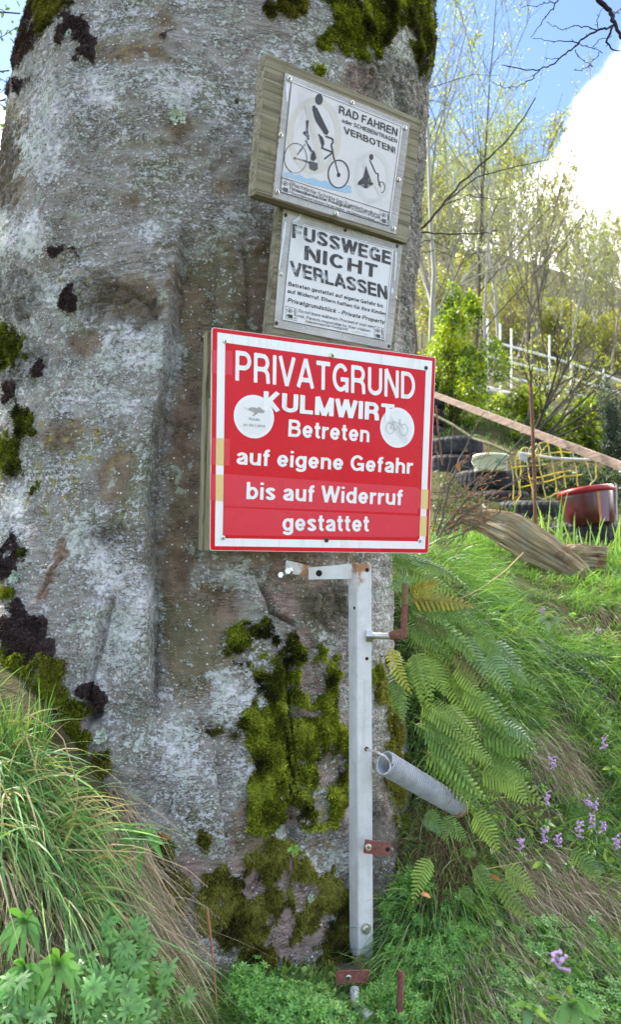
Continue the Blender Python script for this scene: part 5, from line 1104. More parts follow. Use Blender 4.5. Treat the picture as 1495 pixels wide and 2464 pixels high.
# ---------------------------------------------------------------- trees and shrubs on the slope behind
PALE = (.30, .29, .26); BRN = (.10, .08, .06); YG = [(.22, .29, .03), (.30, .35, .05), (.17, .24, .03), (.34, .32, .08)]
def make_tree(seed, H, r, n1, col, lsize, nleaf, lcols, lean=(0, 0), spread=.55, nch=(4, 3), up=.35, name='slender_tree', z0=.12, ratio=.6, scatter=.05, minr=.0028):
    rs = np.random.default_rng(seed); g1 = G(); g2 = G(); tips = []
    P_ = [np.zeros(3)]; d = nrm(np.array([lean[0], lean[1], 1.])); n = 12; D = [d]
    for i in range(n): d = nrm(d + rs.normal(0, .05, 3) + np.array([0, 0, .02])); P_.append(P_[-1] + d * H / n); D.append(d)
    R1 = r * (1 - .85 * np.linspace(0, 1, n + 1) ** .9); tube(g1, P_, R1, 6, col, cap=False)
    for c in range(n1):
        t = z0 + (1 - z0) * (c + rs.uniform(0, 1)) / n1; i = min(int(t * n), n - 1); q = rs.uniform(0, 6.28); a_, b_ = frame_of(D[i])
        limb(g2, P_[i] + (P_[i + 1] - P_[i]) * (t * n - i), D[i] * .9 + (a_ * math.cos(q) + b_ * math.sin(q)) * spread * 1.3, H * .32 * (1.15 - t) + .25, R1[i] * .45, 0, tips, rs, up=up, nch=nch, col=tuple(np.array(col) * .8), ratio=ratio, sides=4, minr=minr, nseg=5, spread=.7)
    g3 = G(); leaves(g3, tips, nleaf, lsize, lcols, rs, scatter)
    return g1.data('trunk', origin=(0, 0, 0)), g2.data('branches'), g3.data('foliage')
for_mats = (MAT['twig'], MAT['twig'], MAT['leaf'])
def place_tree(data, loc, rz, sc, label, group=None, cat='tree', name='slender_tree'):
    e_ = empty(name, loc, label, cat, group); e_.rotation_euler = (0, 0, rz); e_.scale = (sc, sc, sc)
    for me, m_, nm in zip(data, for_mats, ('trunk', 'branches', 'foliage')):
        o = link(nm, me, m_, e_); 
        if nm != 'trunk': o['kind'] = 'stuff'
    return e_
def ground_at(u, Y, dz=0): x = (u - 747.5) / FOC * Y; return (x, Y, float(zground(x, Y)) + dz)
tall = [make_tree(11, 8.0, .045, 15, PALE, .045, 1500, YG[:2], (.10, 0), nch=(4, 2)), make_tree(12, 6.5, .035, 15, BRN, .04, 1200, YG, (.02, 0), nch=(4, 2)), make_tree(13, 7.0, .045, 14, (.2, .18, .14), .045, 1300, YG, (.2, 0), spread=.4, nch=(4, 2))]
for (u, Y, k_, rz, s, lab) in [(1035, 10.5, 0, .3, .95, 'pale-barked slender tree closest to the trunk, leaning right, its top against the blue sky'), (1080, 12.5, 2, 2.2, 1.0, 'tall thin tree standing between the big trunk and the white cloud'), (1150, 11.8, 1, 4., .95, 'dark-twigged young tree behind the bright evergreen shrub'),
                               (1215, 14, 0, 1.3, .80, 'thin grey tree in front of the small white cloud'), (1010, 13, 1, .8, 1.1, 'brown young tree partly hidden by the edge of the trunk'), (1290, 15, 2, 5.1, .72, 'leaning thin tree behind the middle of the pale rail fence'),
                               (1120, 16, 0, 2.9, 1.0, 'pale thin tree behind the others left of the cloud gap'), (1180, 11, 0, 3.7, .55, 'small pale sapling crossing the left end of the rail fence'), (1330, 13, 1, 1.9, .62, 'twiggy sapling right of the small cloud, before the fence'), (1255, 17, 2, .4, .85, 'slim tree rising behind the dark diagonal branch tips')]:
    place_tree(tall[k_], ground_at(u, Y), rz, s, lab)
far = [make_tree(31, 6.5, .05, 20, (.34, .32, .26), .085, 1100, YG, nch=(4, 2), minr=.007), make_tree(32, 5.5, .05, 20, (.24, .21, .16), .085, 1000, [(.26, .28, .07), (.32, .32, .1)], nch=(4, 2), minr=.007), make_tree(33, 7.5, .055, 20, (.32, .31, .27), .08, 1000, YG[:3], nch=(3, 2), spread=.35, minr=.006)]
rs = np.random.default_rng(5)
for i in range(75):
    u = rs.uniform(985, 1560); Y = math.exp(rs.uniform(math.log(15), math.log(46))); s = rs.uniform(.48, .72) * (1 + .012 * Y) * (.8 if u > 1300 else 1.1)
    place_tree(far[i % 3], ground_at(u, Y, -.1), rs.uniform(0, 6.28), s, 'thin leafless spring tree in the wood on the slope behind the fence', 'thin trees in the wood on the slope')
for i in range(14):
    u = rs.uniform(-350, 60); Y = math.exp(rs.uniform(math.log(14), math.log(40)))
    place_tree(far[i % 3], ground_at(u, Y, -.1), rs.uniform(0, 6.28), rs.uniform(.7, 1.), 'thin leafless spring tree in the wood on the slope behind the fence', 'thin trees in the wood on the slope')
# bushes: a mass of stems and leaf cards inside a lumpy volume
def bush(name, label, c, rx, ry, rz, nl, ls, cols, ns=30, seed=1, stem=BRN, cat='shrub', cone=0., lumps=9, aspect=.55):
    rs = np.random.default_rng(seed); e_ = empty(name, c, label, cat); c = np.array(c); g1 = G(); g2 = G()
    L_ = rs.normal(0, .42, (lumps, 3)); L_[:, 2] = rs.uniform(-.6, .75, lumps); rad = rs.uniform(.28, .5, lumps)
    q = []; 
    while sum(len(x) for x in q) < nl:
        k_ = rs.integers(0, lumps, nl); d = nrm(rs.normal(0, 1, (nl, 3))) * (rs.uniform(.35, 1.05, (nl, 1)) ** .5) * rad[k_][:, None]; p = L_[k_] + d
        if cone: p[:, :2] *= np.clip(1 - cone * (p[:, 2:3] + .3), .08, 1.3)
        q.append(p)
    p = np.concatenate(q)[:nl]; cl = fbm(p * 4 + seed, 2, seed)
    p = p[cl > -.22]; cl = cl[cl > -.22]; W_ = c + (p + np.array([0, 0, .9])) * np.array([rx, ry, rz])
    n = len(W_); a_ = nrm(rs.normal(0, 1, (n, 3)) + np.array([0, 0, .1])); nn_ = nrm(rs.normal(0, 1, (n, 3)) + np.array([0, -.2, .5])); b_ = nrm(np.cross(a_, nn_)); s = (ls * rs.uniform(.6, 1.3, n))[:, None]
    V = np.stack([W_, W_ + a_ * s * .5 + b_ * s * aspect * .5, W_ + a_ * s, W_ + a_ * s * .5 - b_ * s * aspect * .5], 1).reshape(-1, 3)
    cols = np.array(cols); t = np.clip(.5 + cl * 1.1 + rs.normal(0, .2, n), 0, .999) * (len(cols) - 1); k0 = t.astype(int); f_ = (t - k0)[:, None]; cc = cols[k0] * (1 - f_) + cols[np.minimum(k0 + 1, len(cols) - 1)] * f_
    g2.add(V, np.arange(n)[:, None] * 4 + np.array([[0, 1, 2, 3]]), None, np.repeat(cc * rs.uniform(.8, 1.2, (n, 1)), 4, 0))
    for i in range(ns):
        e1 = W_[rs.integers(0, n)]; m_ = (c + e1) / 2 + rs.normal(0, .08, 3) * rx; tube(g1, [c + rs.normal(0, .05, 3) * rx, m_, e1], [.008, .006, .003], 4, stem, cap=False)
    g1.build('stems', MAT['twig'], e_)['kind'] = 'stuff'; g2.build('foliage', MAT['leaf'], e_)['kind'] = 'stuff'; return e_
def bush_uv(name, label, u0, u1, v0, v1, Y, nl, ls, cols, **k):
    b_ = at((u0 + u1) / 2, v1, Y); t_ = at((u0 + u1) / 2, v0, Y); H = t_[2] - b_[2]; rx = (u1 - u0) / 2 / FOC * Y
    return bush(name, label, tuple(b_ + np.array([0, 0, -.05])), rx * 1.15, rx * 1.1, H * .5, nl, ls, cols, **k)
BOX = [(.02, .045, .01), (.06, .12, .015), (.15, .24, .02), (.28, .38, .02), (.40, .46, .03)]
bush_uv('evergreen_shrub', 'dense bright yellow-green evergreen shrub just right of the red notice corner', 1005, 1180, 680, 1010, 9.8, 17000, .045, BOX, seed=4, lumps=14, cone=.35)
bush_uv('evergreen_shrub', 'low leafy part-shaded shrub under the sloping board', 1085, 1225, 945, 1110, 9.9, 6000, .035, BOX[:4] + [(.14, .2, .04)], seed=5)
YGB = [(.03, .05, .01), (.10, .16, .015), (.22, .30, .02), (.32, .38, .03)]
bush_uv('leafy_shrub', 'glowing yellow-green shrub behind the middle of the sloping board', 1225, 1390, 925, 1100, 9.6, 6000, .06, YGB, seed=6)
bush_uv('leafy_shrub', 'bright lime-green shrub behind the lower end of the sloping board', 1350, 1490, 930, 1120, 9.2, 6000, .06, YGB, seed=7)
bush_uv('leafy_shrub', 'sparse spring shrub in front of the pale rail fence', 1200, 1420, 800, 960, 10.2, 1100, .04, YG, seed=8, ns=40)
bush_uv('leafy_shrub', 'loose green shrub below the rail fence left end', 1130, 1250, 930, 1040, 10.4, 2600, .05, YGB[1:], seed=18, ns=50)
DKG = [(.008, .018, .01), (.015, .035, .015), (.03, .06, .022)]
bush_uv('dwarf_conifer', 'small dark green conifer peeping over the sloping board by the rusty stake', 1245, 1300, 985, 1110, 8.0, 4500, .03, DKG, seed=9, cone=.6, aspect=.2)
bush_uv('dwarf_conifer', 'dark blue-green conifer at the right edge above the sloping board', 1440, 1530, 880, 1150, 7.6, 9000, .035, [(.01, .02, .015), (.03, .05, .035), (.06, .085, .06)], seed=10, cone=.25, aspect=.25)
IVY = [(.008, .015, .008), (.02, .04, .015), (.04, .075, .025), (.08, .11, .05)]
bush_uv('ivy_thicket', 'dark ivy thicket behind the yellow wire net', 1215, 1380, 1085, 1215, 7.9, 9000, .035, IVY, seed=11, ns=120, stem=(.2, .18, .13))
bush_uv('ivy_thicket', 'dark ivy thicket behind the red tub', 1350, 1520, 1100, 1240, 7.4, 8000, .035, IVY, seed=12, ns=120, stem=(.2, .18, .13))
bush_uv('leafy_shrub', 'leafy fresh green shrub beside the trunk behind the tyre stack', 1005, 1060, 830, 1000, 11., 2500, .05, YGB, seed=14)
for i, (u0, u1, v0, v1, Y, nl) in enumerate([(1000, 1150, 560, 830, 17, 3500), (1130, 1300, 640, 860, 19, 3500), (1290, 1420, 690, 890, 18, 3200), (1400, 1560, 680, 900, 17, 3600), (1000, 1120, 470, 620, 24, 2500)]):
    bush_uv('spring_thicket', ['loose twiggy spring thicket right of the footpath board', 'loose brown-green thicket above the rail fence', 'yellowish twiggy thicket above the right half of the fence', 'pale green twiggy thicket at the right edge above the fence', 'brownish thicket touching the trunk under the grey peak'][i],
            u0, u1, v0, v1, Y, int(nl * 1.8), .07, [(.17, .18, .05), (.30, .34, .05), (.38, .42, .08), (.32, .27, .17)], seed=40 + i, ns=190, stem=(.30, .26, .20), lumps=12)
# diagonal dark branches of the shrub behind the sloping board
e_ = empty('bare_shrub', tuple(at(1245, 1075, 8.4)), 'shrub of dark diagonal branches fanning right behind the sloping board', 'shrub'); g = G(); rs = np.random.default_rng(8); tips = []
for (u, v) in [(1480, 850), (1440, 800), (1495, 900), (1500, 960), (1420, 880), (1470, 1010), (1380, 820), (1330, 860)]:
    a_ = at(1250 + rs.uniform(-8, 30), 1080, 8.4); b_ = at(u, v, 8.4 + rs.uniform(-.5, .5)); limb(g, a_, b_ - a_, np.linalg.norm(b_ - a_) * 1.05, .018, 0, tips, rs, up=.15, wig=.12, nch=(7, 3), col=(.045, .04, .03), ratio=.35, spread=.5, sides=5, minr=.003)
g.build('branches', MAT['twig'], e_)['kind'] = 'stuff'; g = G(); leaves(g, tips, 900, .03, YG, rs, .04); g.build('foliage', MAT['leaf'], e_)['kind'] = 'stuff'
# long thin dark branches reaching right from behind the trunk
def traced(name, label, paths, Y, r0, col, cat='branch', bud=None, seed=1, minr=.001, twigs=0, mat='twig', budcol=(.16, .08, .04)):
    rs = np.random.default_rng(seed); ps = []
    for k_, pth in enumerate(paths):
        pth, r = (pth[0], pth[1]) if isinstance(pth[1], float) else (pth, r0); y0 = Y + rs.uniform(-.04, .04); P_ = at([p[0] for p in pth], [p[1] for p in pth], y0 + np.cumsum(rs.uniform(-.012, .012, len(pth))) * Y); ps.append((P_, r))
    org = tuple(ps[0][0][0]); e_ = empty(name, org, label, cat); g = G(); gb = G(); nb_ = 0
    for P_, r in ps:
        n = (len(P_) - 1) * 4 + 1; t = np.linspace(0, len(P_) - 1, n); Q_ = np.stack([np.interp(t, np.arange(len(P_)), P_[:, j]) for j in range(3)], 1); Q_[1:-1] += rs.normal(0, .0007 * Y, (n - 2, 3)) * np.array([1, .5, 1])
        Rr = np.linspace(r, max(r * .4, minr), n); tube(g, Q_, Rr, 6, col)
        if bud:
            for i in range(2, n, 3 if len(Q_) > 6 else 2):
                d = nrm(Q_[i] - Q_[i - 1] + rs.normal(0, .5, 3) * np.linalg.norm(Q_[i] - Q_[i - 1])) ; s = bud * rs.uniform(.7, 1.3); tube(gb, [Q_[i], Q_[i] + d * s * .35, Q_[i] + d * s], [.0008 * Y / 2, bud * .11, .0003], 5, budcol); nb_ += 1
            d = nrm(Q_[-1] - Q_[-2]); tube(gb, [Q_[-1], Q_[-1] + d * bud * .4, Q_[-1] + d * bud * 1.2], [minr, bud * .11, .0003], 5, budcol)
    g.build('branch', MAT[mat], e_)
    if bud: gb.build('buds', MAT[mat], e_)['kind'] = 'stuff'
    return e_
traced('bare_branch', 'long thin dark branches reaching right and up from behind the middle board', [[(985, 575), (1010, 555), (1060, 500), (1110, 440), (1170, 385), (1215, 345), (1262, 285), (1290, 235)], ([(1010, 560), (1080, 563), (1160, 562), (1200, 555)], .006), ([(1080, 480), (1150, 425), (1230, 405), (1320, 385), (1370, 365)], .005), ([(1060, 500), (1130, 470), (1190, 480), (1250, 470)], .004), ([(1008, 590), (1040, 575), (1080, 600)], .004), ([(1005, 610), (1050, 600), (1100, 620), (1200, 600)], .003)], 5.2, .010, (.05, .045, .04), seed=2, minr=.0015)
# top right corner
B2 = lambda *L_: [(977 + x * .3463, y * .3463) for x, y in L_]
traced('beech_branch', 'dark bare beech branch with pointed buds hanging into the top right corner of the sky',
 [B2((1300, -80), (1340, 0), (1420, 75), (1450, 160), (1495, 260), (1560, 330)), (B2((1455, 170), (1395, 200), (1340, 205), (1230, 270), (1195, 310), (1110, 375), (1030, 440), (935, 485), (830, 485), (690, 455)), .0040), (B2((1340, 210), (1260, 180), (1180, 185), (1090, 205), (1000, 165)), .0022), (B2((1200, 300), (1130, 285), (1030, 292), (905, 268)), .0022),
  (B2((1445, 175), (1400, 290), (1440, 350), (1495, 355)), .0045), (B2((1180, 345), (1215, 410), (1290, 450)), .0016), (B2((1215, 310), (1290, 330), (1350, 355)), .0016), (B2((1100, -40), (1040, 30), (980, 110), (935, 180), (880, 250)), .0028), (B2((1045, 25), (980, 15), (925, 40), (830, 45)), .0016), (B2((935, 485), (870, 560), (780, 600), (700, 610), (620, 580)), .0020),
  (B2((1345, 205), (1330, 140), (1370, 60)), .0016), (B2((1420, 75), (1470, 90)), .0016), (B2((1300, 330), (1360, 270), (1420, 260)), .0016), (B2((1290, 450), (1240, 480), (1190, 488)), .0014), (B2((1350, 355), (1330, 400), (1270, 460)), .0014), (B2((1430, 120), (1495, 60)), .0018), (B2((1110, 375), (1060, 410), (985, 405)), .0014)],
 2.7, .011, (.02, .018, .022), bud=.012, seed=3, budcol=(.035, .025, .025), minr=.0009)
# leafy twigs at the left edge
gw = G(); e_ = empty('leafy_branch', tuple(at(-60, 300, 3.6)), 'fresh green leafy twigs against the sky at the upper left edge', 'branch'); rs = np.random.default_rng(9); tips = []
for (u0, v0, u1, v1) in [(-260, 190, 10, 140), (-260, 260, 8, 190), (-260, 120, 22, 90), (-240, 330, 2, 250), (-230, 40, 50, 20), (-240, 400, -5, 330)]:
    a_, b_ = at(u0, v0, 3.7), at(u1, v1, 3.5); limb(gw, a_, b_ - a_, np.linalg.norm(b_ - a_), .009, 0, tips, rs, up=.0, wig=.15, nch=(6, 2), col=(.05, .045, .04), ratio=.25, spread=.7, sides=5, minr=.002)
gw.build('branch', MAT['twig'], e_)['kind'] = 'stuff'; g = G(); leaves(g, tips, 260, .03, [(.08, .16, .03), (.14, .22, .04)], rs, .02); g.build('foliage', MAT['leaf'], e_)['kind'] = 'stuff'

# ---------------------------------------------------------------- pale rail fence on the slope
fe = empty('rail_fence', tuple(ground_at(1230, 12.0)), 'pale metal rail fence with four rails and thin posts behind the shrubs', 'fence'); MAT['rail'] = M('pale_fence_metal', (.80, .82, .80), .4, 0, .5).m
Z_ = lambda x, y: (977 + x * .3463, 294.4 + (y + 0) * .3463 + 400)     # crop of the right-hand middle
ZR = lambda x, y: (977 + x * .3463, 692.1 + y * .3463)
for pth in ([(560, 365), (600, 375), (900, 455), (1180, 535), (1495, 650)], [(520, 466), (560, 475), (930, 570), (1320, 680), (1520, 745)], [(520, 582), (555, 590), (870, 660), (1140, 730), (1500, 830)], [(480, 675), (500, 680), (680, 718), (1000, 800), (1300, 880)]):
    g = G(); P_ = np.array([at(*ZR(x, y), 12.0 + (x - 600) * .0010) for x, y in pth]); tube(g, P_, [.021] * len(P_), 8); g.build('rail', MAT['rail'], fe)
for x, y0, y1 in ((570, 215, 720), (658, 250, 740), (735, 285, 770), (1000, 330, 830), (1150, 480, 860), (1375, 560, 930)):
    g = G(); a_ = at(*ZR(x, y0), 12.05 + (x - 600) * .0010); b_ = at(*ZR(x, y1), 12.05 + (x - 600) * .0010); tube(g, [a_, b_], [.015, .015], 8); g.build('post', MAT['rail'], fe)
st = empty('boulders', tuple(ground_at(1180, 10.9)), 'pale stones in the grass below the left end of the rail fence', 'stones') if False else None
for i, (u, v, r) in enumerate([(1160, 948, .16), (1205, 955, .13), (1235, 962, .11), (1185, 965, .10)]):
    n1, n2 = 14, 9; th_ = np.linspace(0, 2 * np.pi, n1, endpoint=False); pp = np.linspace(.05, np.pi - .05, n2); D_ = np.stack([np.outer(np.sin(pp), np.cos(th_)), np.outer(np.sin(pp), np.sin(th_)), np.outer(np.cos(pp), np.ones(n1))], -1); D_ = D_ * (1 + .25 * fbm(D_ * 1.6 + i * 9, 3, i))[..., None] * np.array([1.6, 1, .7]) * r
    k = np.arange(n1); Q_ = np.concatenate([np.stack([j_ * n1 + k, j_ * n1 + (k + 1) % n1, (j_ + 1) * n1 + (k + 1) % n1, (j_ + 1) * n1 + k], 1) for j_ in range(n2 - 1)])
    g = G(); g.add(D_.reshape(-1, 3) + at(u, v, 10.6), Q_, None, (.4, .38, .34)); g.build('pale_stone', MAT['dry'], None, label=['pale stone at the foot of the fence below the evergreen shrub', 'second pale stone in the row below the fence, right of the largest', 'rightmost small pale stone below the rail fence', 'small pale stone in front of the stone row below the fence'][i], cat='stone', group='pale stones below the fence')

# ---------------------------------------------------------------- old tyres
def tyre_mesh(R=.31, H=.20, seed=0, n=96):
    prof = [(.60, -.36), (.66, -.47), (.80, -.50), (.92, -.46), (.965, -.40), (1., -.33), (1., -.17), (.975, -.155), (.975, -.13), (1., -.115), (1., .115), (.975, .13), (.975, .155), (1., .17), (1., .33), (.965, .40), (.92, .46), (.80, .50), (.66, .47), (.60, .36), (.63, 0.)]
    V = []
    for i in range(n):
        a_ = 2 * math.pi * i / n; cut = (i % 3 == 0)
        for j_, (r_, h_) in enumerate(prof):
            rr_ = r_ * R
            if cut and 4 <= j_ <= 15 and j_ not in (7, 8, 11, 12): rr_ -= .008
            V.append((rr_ * math.cos(a_ + .012 * h_), rr_ * math.sin(a_ + .012 * h_), h_ * H))
    m_ = len(prof); i = np.arange(n)[:, None]; j_ = np.arange(m_)[None]
    return mesh_data('tyre', V, np.stack([i * m_ + j_, ((i + 1) % n) * m_ + j_, ((i + 1) % n) * m_ + (j_ + 1) % m_, i * m_ + (j_ + 1) % m_], -1).reshape(-1, 4))
rb = M('old_rubber', (.03, .031, .035), .75, 0, .3); nz_ = rb.noise(6, 5, .7); rb.color(rb.mix(rb.rng(nz_, .45, .7), (.022, .023, .028), (.075, .075, .075))); rb.bump(rb.noise(40, 3), .3, .003)
tm = tyre_mesh(); tm.materials.append(rb.m)
TY = [  # u centre, v top, v bottom, Y, radius factor, label
 (1403, 1261, 1328, 6.15, 1.0, 'lowest front tyre carrying the red tub'), (1560, 1255, 1318, 6.5, 1.0, 'dark tyre at the right edge of the picture beside the red tub'), (1284, 1206, 1264, 6.9, 1.0, 'tyre left of the red tub behind the grass blades'),
 (1196, 1184, 1234, 7.45, 1.0, 'tyre under the one that carries the white tub'), (1174, 1137, 1184, 7.6, 1.0, 'tyre carrying the white tub'), (1080, 1103, 1155, 8.2, 1.0, 'tyre in the middle of the wide stack behind the beech twigs'), (1093, 1057, 1103, 8.3, 1.0, 'topmost wide tyre behind the beech twigs, above the white tub level'), (1110, 1153, 1200, 8.0, 1.0, 'half hidden tyre at the bottom of the stack behind the beech twigs'),
 (1012, 1030, 1068, 9.3, .95, 'lowest tyre of the narrow stack at the edge of the red notice'), (1012, 990, 1031, 9.4, .95, 'second tyre from below in the narrow stack at the edge of the red notice'), (1014, 951, 989, 9.5, .95, 'tyre just under the sloping board at the edge of the red notice'), (1000, 908, 946, 9.7, .95, 'topmost sunlit tyre above the sloping board at the edge of the red notice')]
for i, (u, vt, vb, Y, f_, lab) in enumerate(TY):
    P_ = at(u, (vt + vb) / 2, Y + .30); o = link('tyre', tm, None, None, tuple(P_)); h_ = (vb - vt) / FOC * Y * 1.03 / .2; o.scale = (f_, f_, h_); o.rotation_euler = (rs.uniform(-.05, .05), rs.uniform(-.05, .05), rs.uniform(0, 3)); setp(o, lab, 'tyre', 'old tyres piled on the bank')
# tubs
def lathe_tilt(g_, c, prof, axis, n=36, col=(1, 1, 1)):
    a_, b_ = frame_of(np.array(axis, float)); ax_ = nrm(np.array(axis, float)); V = []; k = np.arange(n); m_ = len(prof)
    for r_, h_ in prof: V += [c + ax_ * h_ + r_ * (math.cos(q) * a_ + math.sin(q) * b_) for q in k * 2 * math.pi / n]
    g_.add(V, np.concatenate([np.stack([i * n + k, i * n + (k + 1) % n, (i + 1) * n + (k + 1) % n, (i + 1) * n + k], 1) for i in range(m_ - 1)]), None, col)
c = at(1424, 1262, 6.25); rt = empty('red_tub', tuple(c), 'dark red tub with a bright red rim and an orange stripe on the front tyre', 'tub'); ax = nrm(np.array([-.12, .05, 1]))
red = M('dark_red_plastic', (.11, .012, .014), .3, 0, .5); nr_ = red.noise(12, 4); red.color(red.mix(red.rng(nr_, .4, .7), (.055, .006, .008), (.11, .018, .022)))
g = G(); lathe_tilt(g, c, [(.0, -.01), (.165, -.01), (.175, .0), (.190, .10), (.200, .22), (.197, .262), (.18, .262), (.17, .10), (0, .02)], ax); g.build('body', red.m, rt, smooth=True)
g = G(); lathe_tilt(g, c, [(.203, .235), (.215, .245), (.216, .268), (.205, .282), (.188, .275), (.19, .25)], ax); g.build('rim', M('bright_red_plastic', (.28, .008, .014), .35).m, rt, smooth=True)
a_, b_ = frame_of(ax); 
def on_tub(q, h_, d): r_ = .175 + .027 * h_ / .22 + d; return c + ax * h_ + r_ * (math.sin(q) * np.array([1, 0, 0.12]) + -math.cos(q) * np.array([0, 1, -.05]))
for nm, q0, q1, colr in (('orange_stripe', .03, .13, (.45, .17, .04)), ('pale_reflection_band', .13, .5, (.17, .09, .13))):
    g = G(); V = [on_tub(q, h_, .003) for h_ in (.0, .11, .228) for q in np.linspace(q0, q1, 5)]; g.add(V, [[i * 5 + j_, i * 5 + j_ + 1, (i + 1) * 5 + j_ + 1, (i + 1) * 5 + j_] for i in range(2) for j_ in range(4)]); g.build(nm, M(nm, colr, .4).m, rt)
g = G(); tube(g, [on_tub(1.35, .28, .02), on_tub(1.45, .15, .02), on_tub(1.5, .0, .02)], [.008, .008, .008], 8); tube(g, [on_tub(1.35, .28, .02), on_tub(1.1, .285, .01)], [.006, .006], 8); g.build('metal_handle', MAT['steel'], rt)
c = at(1182, 1136, 7.62); wt = empty('white_tub', tuple(c), 'yellowish white plastic tub with a small green label on a tyre', 'tub'); wm = M('yellowed_white_plastic', (.56, .60, .46), .4); 
g = G(); lathe_tilt(g, c, [(0, 0), (.148, 0), (.155, .01), (.163, .135), (.170, .138), (.170, .158), (.160, .163), (.150, .15), (0, .12)], (0.02, 0, 1)); g.build('body', wm.m, wt, smooth=True)
g = G(); V = [c + np.array([.163 * math.sin(q), -.163 * math.cos(q), h_]) for h_ in (.06, .11) for q in np.linspace(.12, .42, 5)]; g.add(V, [[i, i + 1, 6 + i, 5 + i] for i in range(4)]); g.build('green_label', M('green_label_print', (.06, .26, .16), .5).m, wt)
g = G(); tube(g, [c + np.array([-.165, 0, .14]), c + np.array([-.19, -.05, .09]), c + np.array([-.17, -.1, .03])], [.004] * 3, 6); g.build('handle', wm.m, wt)

# ---------------------------------------------------------------- sloping board, pipes, stakes, wire net
a_, b_ = at(1000, 932, 9.3), at(1560, 1146, 5.15); d = nrm(b_ - a_); side = nrm(np.cross(d, [0, 0, 1.])); upv = np.cross(side, d)
g = G(); box(g, (a_ + b_) / 2, d * np.linalg.norm(b_ - a_) / 2, side * .013, upv * .031, bev=.002); o = g.build('sloping_board', MAT['beam'], None, label='long sawn brown board sloping down to the right in front of the shrubs', cat='board')
def stake(pts, Y0, Y1, r, label, mat='rust', cat='stake', name='rusty_stake'):
    P_ = np.array([at(u, v, Y) for (u, v), Y in zip(pts, np.linspace(Y0, Y1, len(pts)))]); g_ = G(); tube(g_, P_, [r] * len(P_), 8, (1, 1, 1)); return g_.build(name, MAT[mat], None, label=label, cat=cat)
stake([(1278, 921), (1283, 1040), (1287, 1150), (1290, 1270)], 5.6, 5.6, .013, 'rusty brown stake standing in front of the tyres and the wire net')
stake([(1050, 975), (1056, 1040), (1066, 1120)], 5.4, 5.4, .006, 'thin rusty rod beside the right edge of the red notice')
MAT['pipe'] = M('weathered_white_plastic', (.5, .5, .48), .5).m
stake([(1044, 998), (1090, 1022), (1140, 1055), (1180, 1068), (1235, 1092)], 7.2, 6.6, .012, 'thin weathered pole sloping from the notice edge down to the wire net', 'batten', 'pole', 'weathered_pole')
stake([(1250, 1090), (1290, 1096), (1335, 1103), (1400, 1106), (1460, 1107)], 6.6, 6.4, .012, 'off-white pipe lying level through the top of the wire net', 'pipe', 'pipe', 'white_pipe')
yn = empty('wire_net', tuple(at(1300, 1200, 6.5)), 'tangled yellow wire net with round arches standing behind the rusty stake', 'wire net'); yw = M('yellow_coated_wire', (.42, .33, .05), .5); ynz = yw.noise(8, 3); yw.color(yw.mix(yw.rng(ynz, .45, .6), (.60, .46, .05), (.30, .30, .16))); MAT['ywire'] = yw.m
ZQ = lambda x, y: ZR(x, y)
wires = [[(730, 1200), (750, 1330), (745, 1520), (800, 1440), (770, 1300), (760, 1180)], [(790, 1160), (800, 1300), (790, 1440)], [(835, 1120), (850, 1250), (880, 1400), (895, 1490)], [(915, 1100), (935, 1250), (965, 1400), (975, 1480)], [(1000, 1110), (1020, 1250), (1050, 1400), (1060, 1470)], [(1075, 1110), (1090, 1230), (1115, 1390)], [(1155, 1120), (1180, 1250), (1200, 1380)], [(1230, 1130), (1270, 1260), (1300, 1350)],
         [(770, 1190), (900, 1170), (1080, 1140), (1200, 1150)], [(750, 1250), (900, 1240), (1100, 1210), (1250, 1200)], [(790, 1390), (930, 1360), (1100, 1315), (1230, 1300)], [(880, 1450), (960, 1470), (1060, 1420)], [(1280, 1380), (1330, 1310), (1320, 1200)], [(860, 1330), (1000, 1300), (1150, 1270)],
         [(850, 1180), (870, 1110), (910, 1085), (935, 1100), (945, 1180)], [(900, 1180), (920, 1100), (960, 1070), (990, 1080), (1005, 1150)], [(960, 1130), (1000, 1070), (1050, 1065), (1075, 1110), (1085, 1160)], [(770, 1180), (800, 1125), (840, 1110), (870, 1150)]]
for i, wv_ in enumerate(wires):
    P_ = np.array([at(*ZQ(x, y), 6.5 + .05 * (i % 3)) for x, y in wv_]); t = np.linspace(0, len(P_) - 1, len(P_) * 3); Q_ = np.stack([np.interp(t, np.arange(len(P_)), P_[:, j_]) for j_ in range(3)], 1) + rs.normal(0, .003, (len(t), 3)); g = G(); tube(g, Q_, [.0062] * len(t), 5); g.build('wire', MAT['ywire'], yn)
# rag on the net
g = G(); P_ = np.array([at(*ZR(x, y), 6.45) for x, y in [(790, 1150), (830, 1150), (850, 1190), (830, 1215), (815, 1200), (795, 1195)]]); g.add(np.concatenate([P_, P_ + [0, .01, 0]]), [[i, (i + 1) % 6, 6 + (i + 1) % 6, 6 + i] for i in range(6)], [[0, i, i + 1] for i in range(1, 5)], (.45, .46, .48)); g.build('plastic_scrap', MAT['dry'], None, label='crumpled white plastic scrap caught on the yellow wire net', cat='scrap')
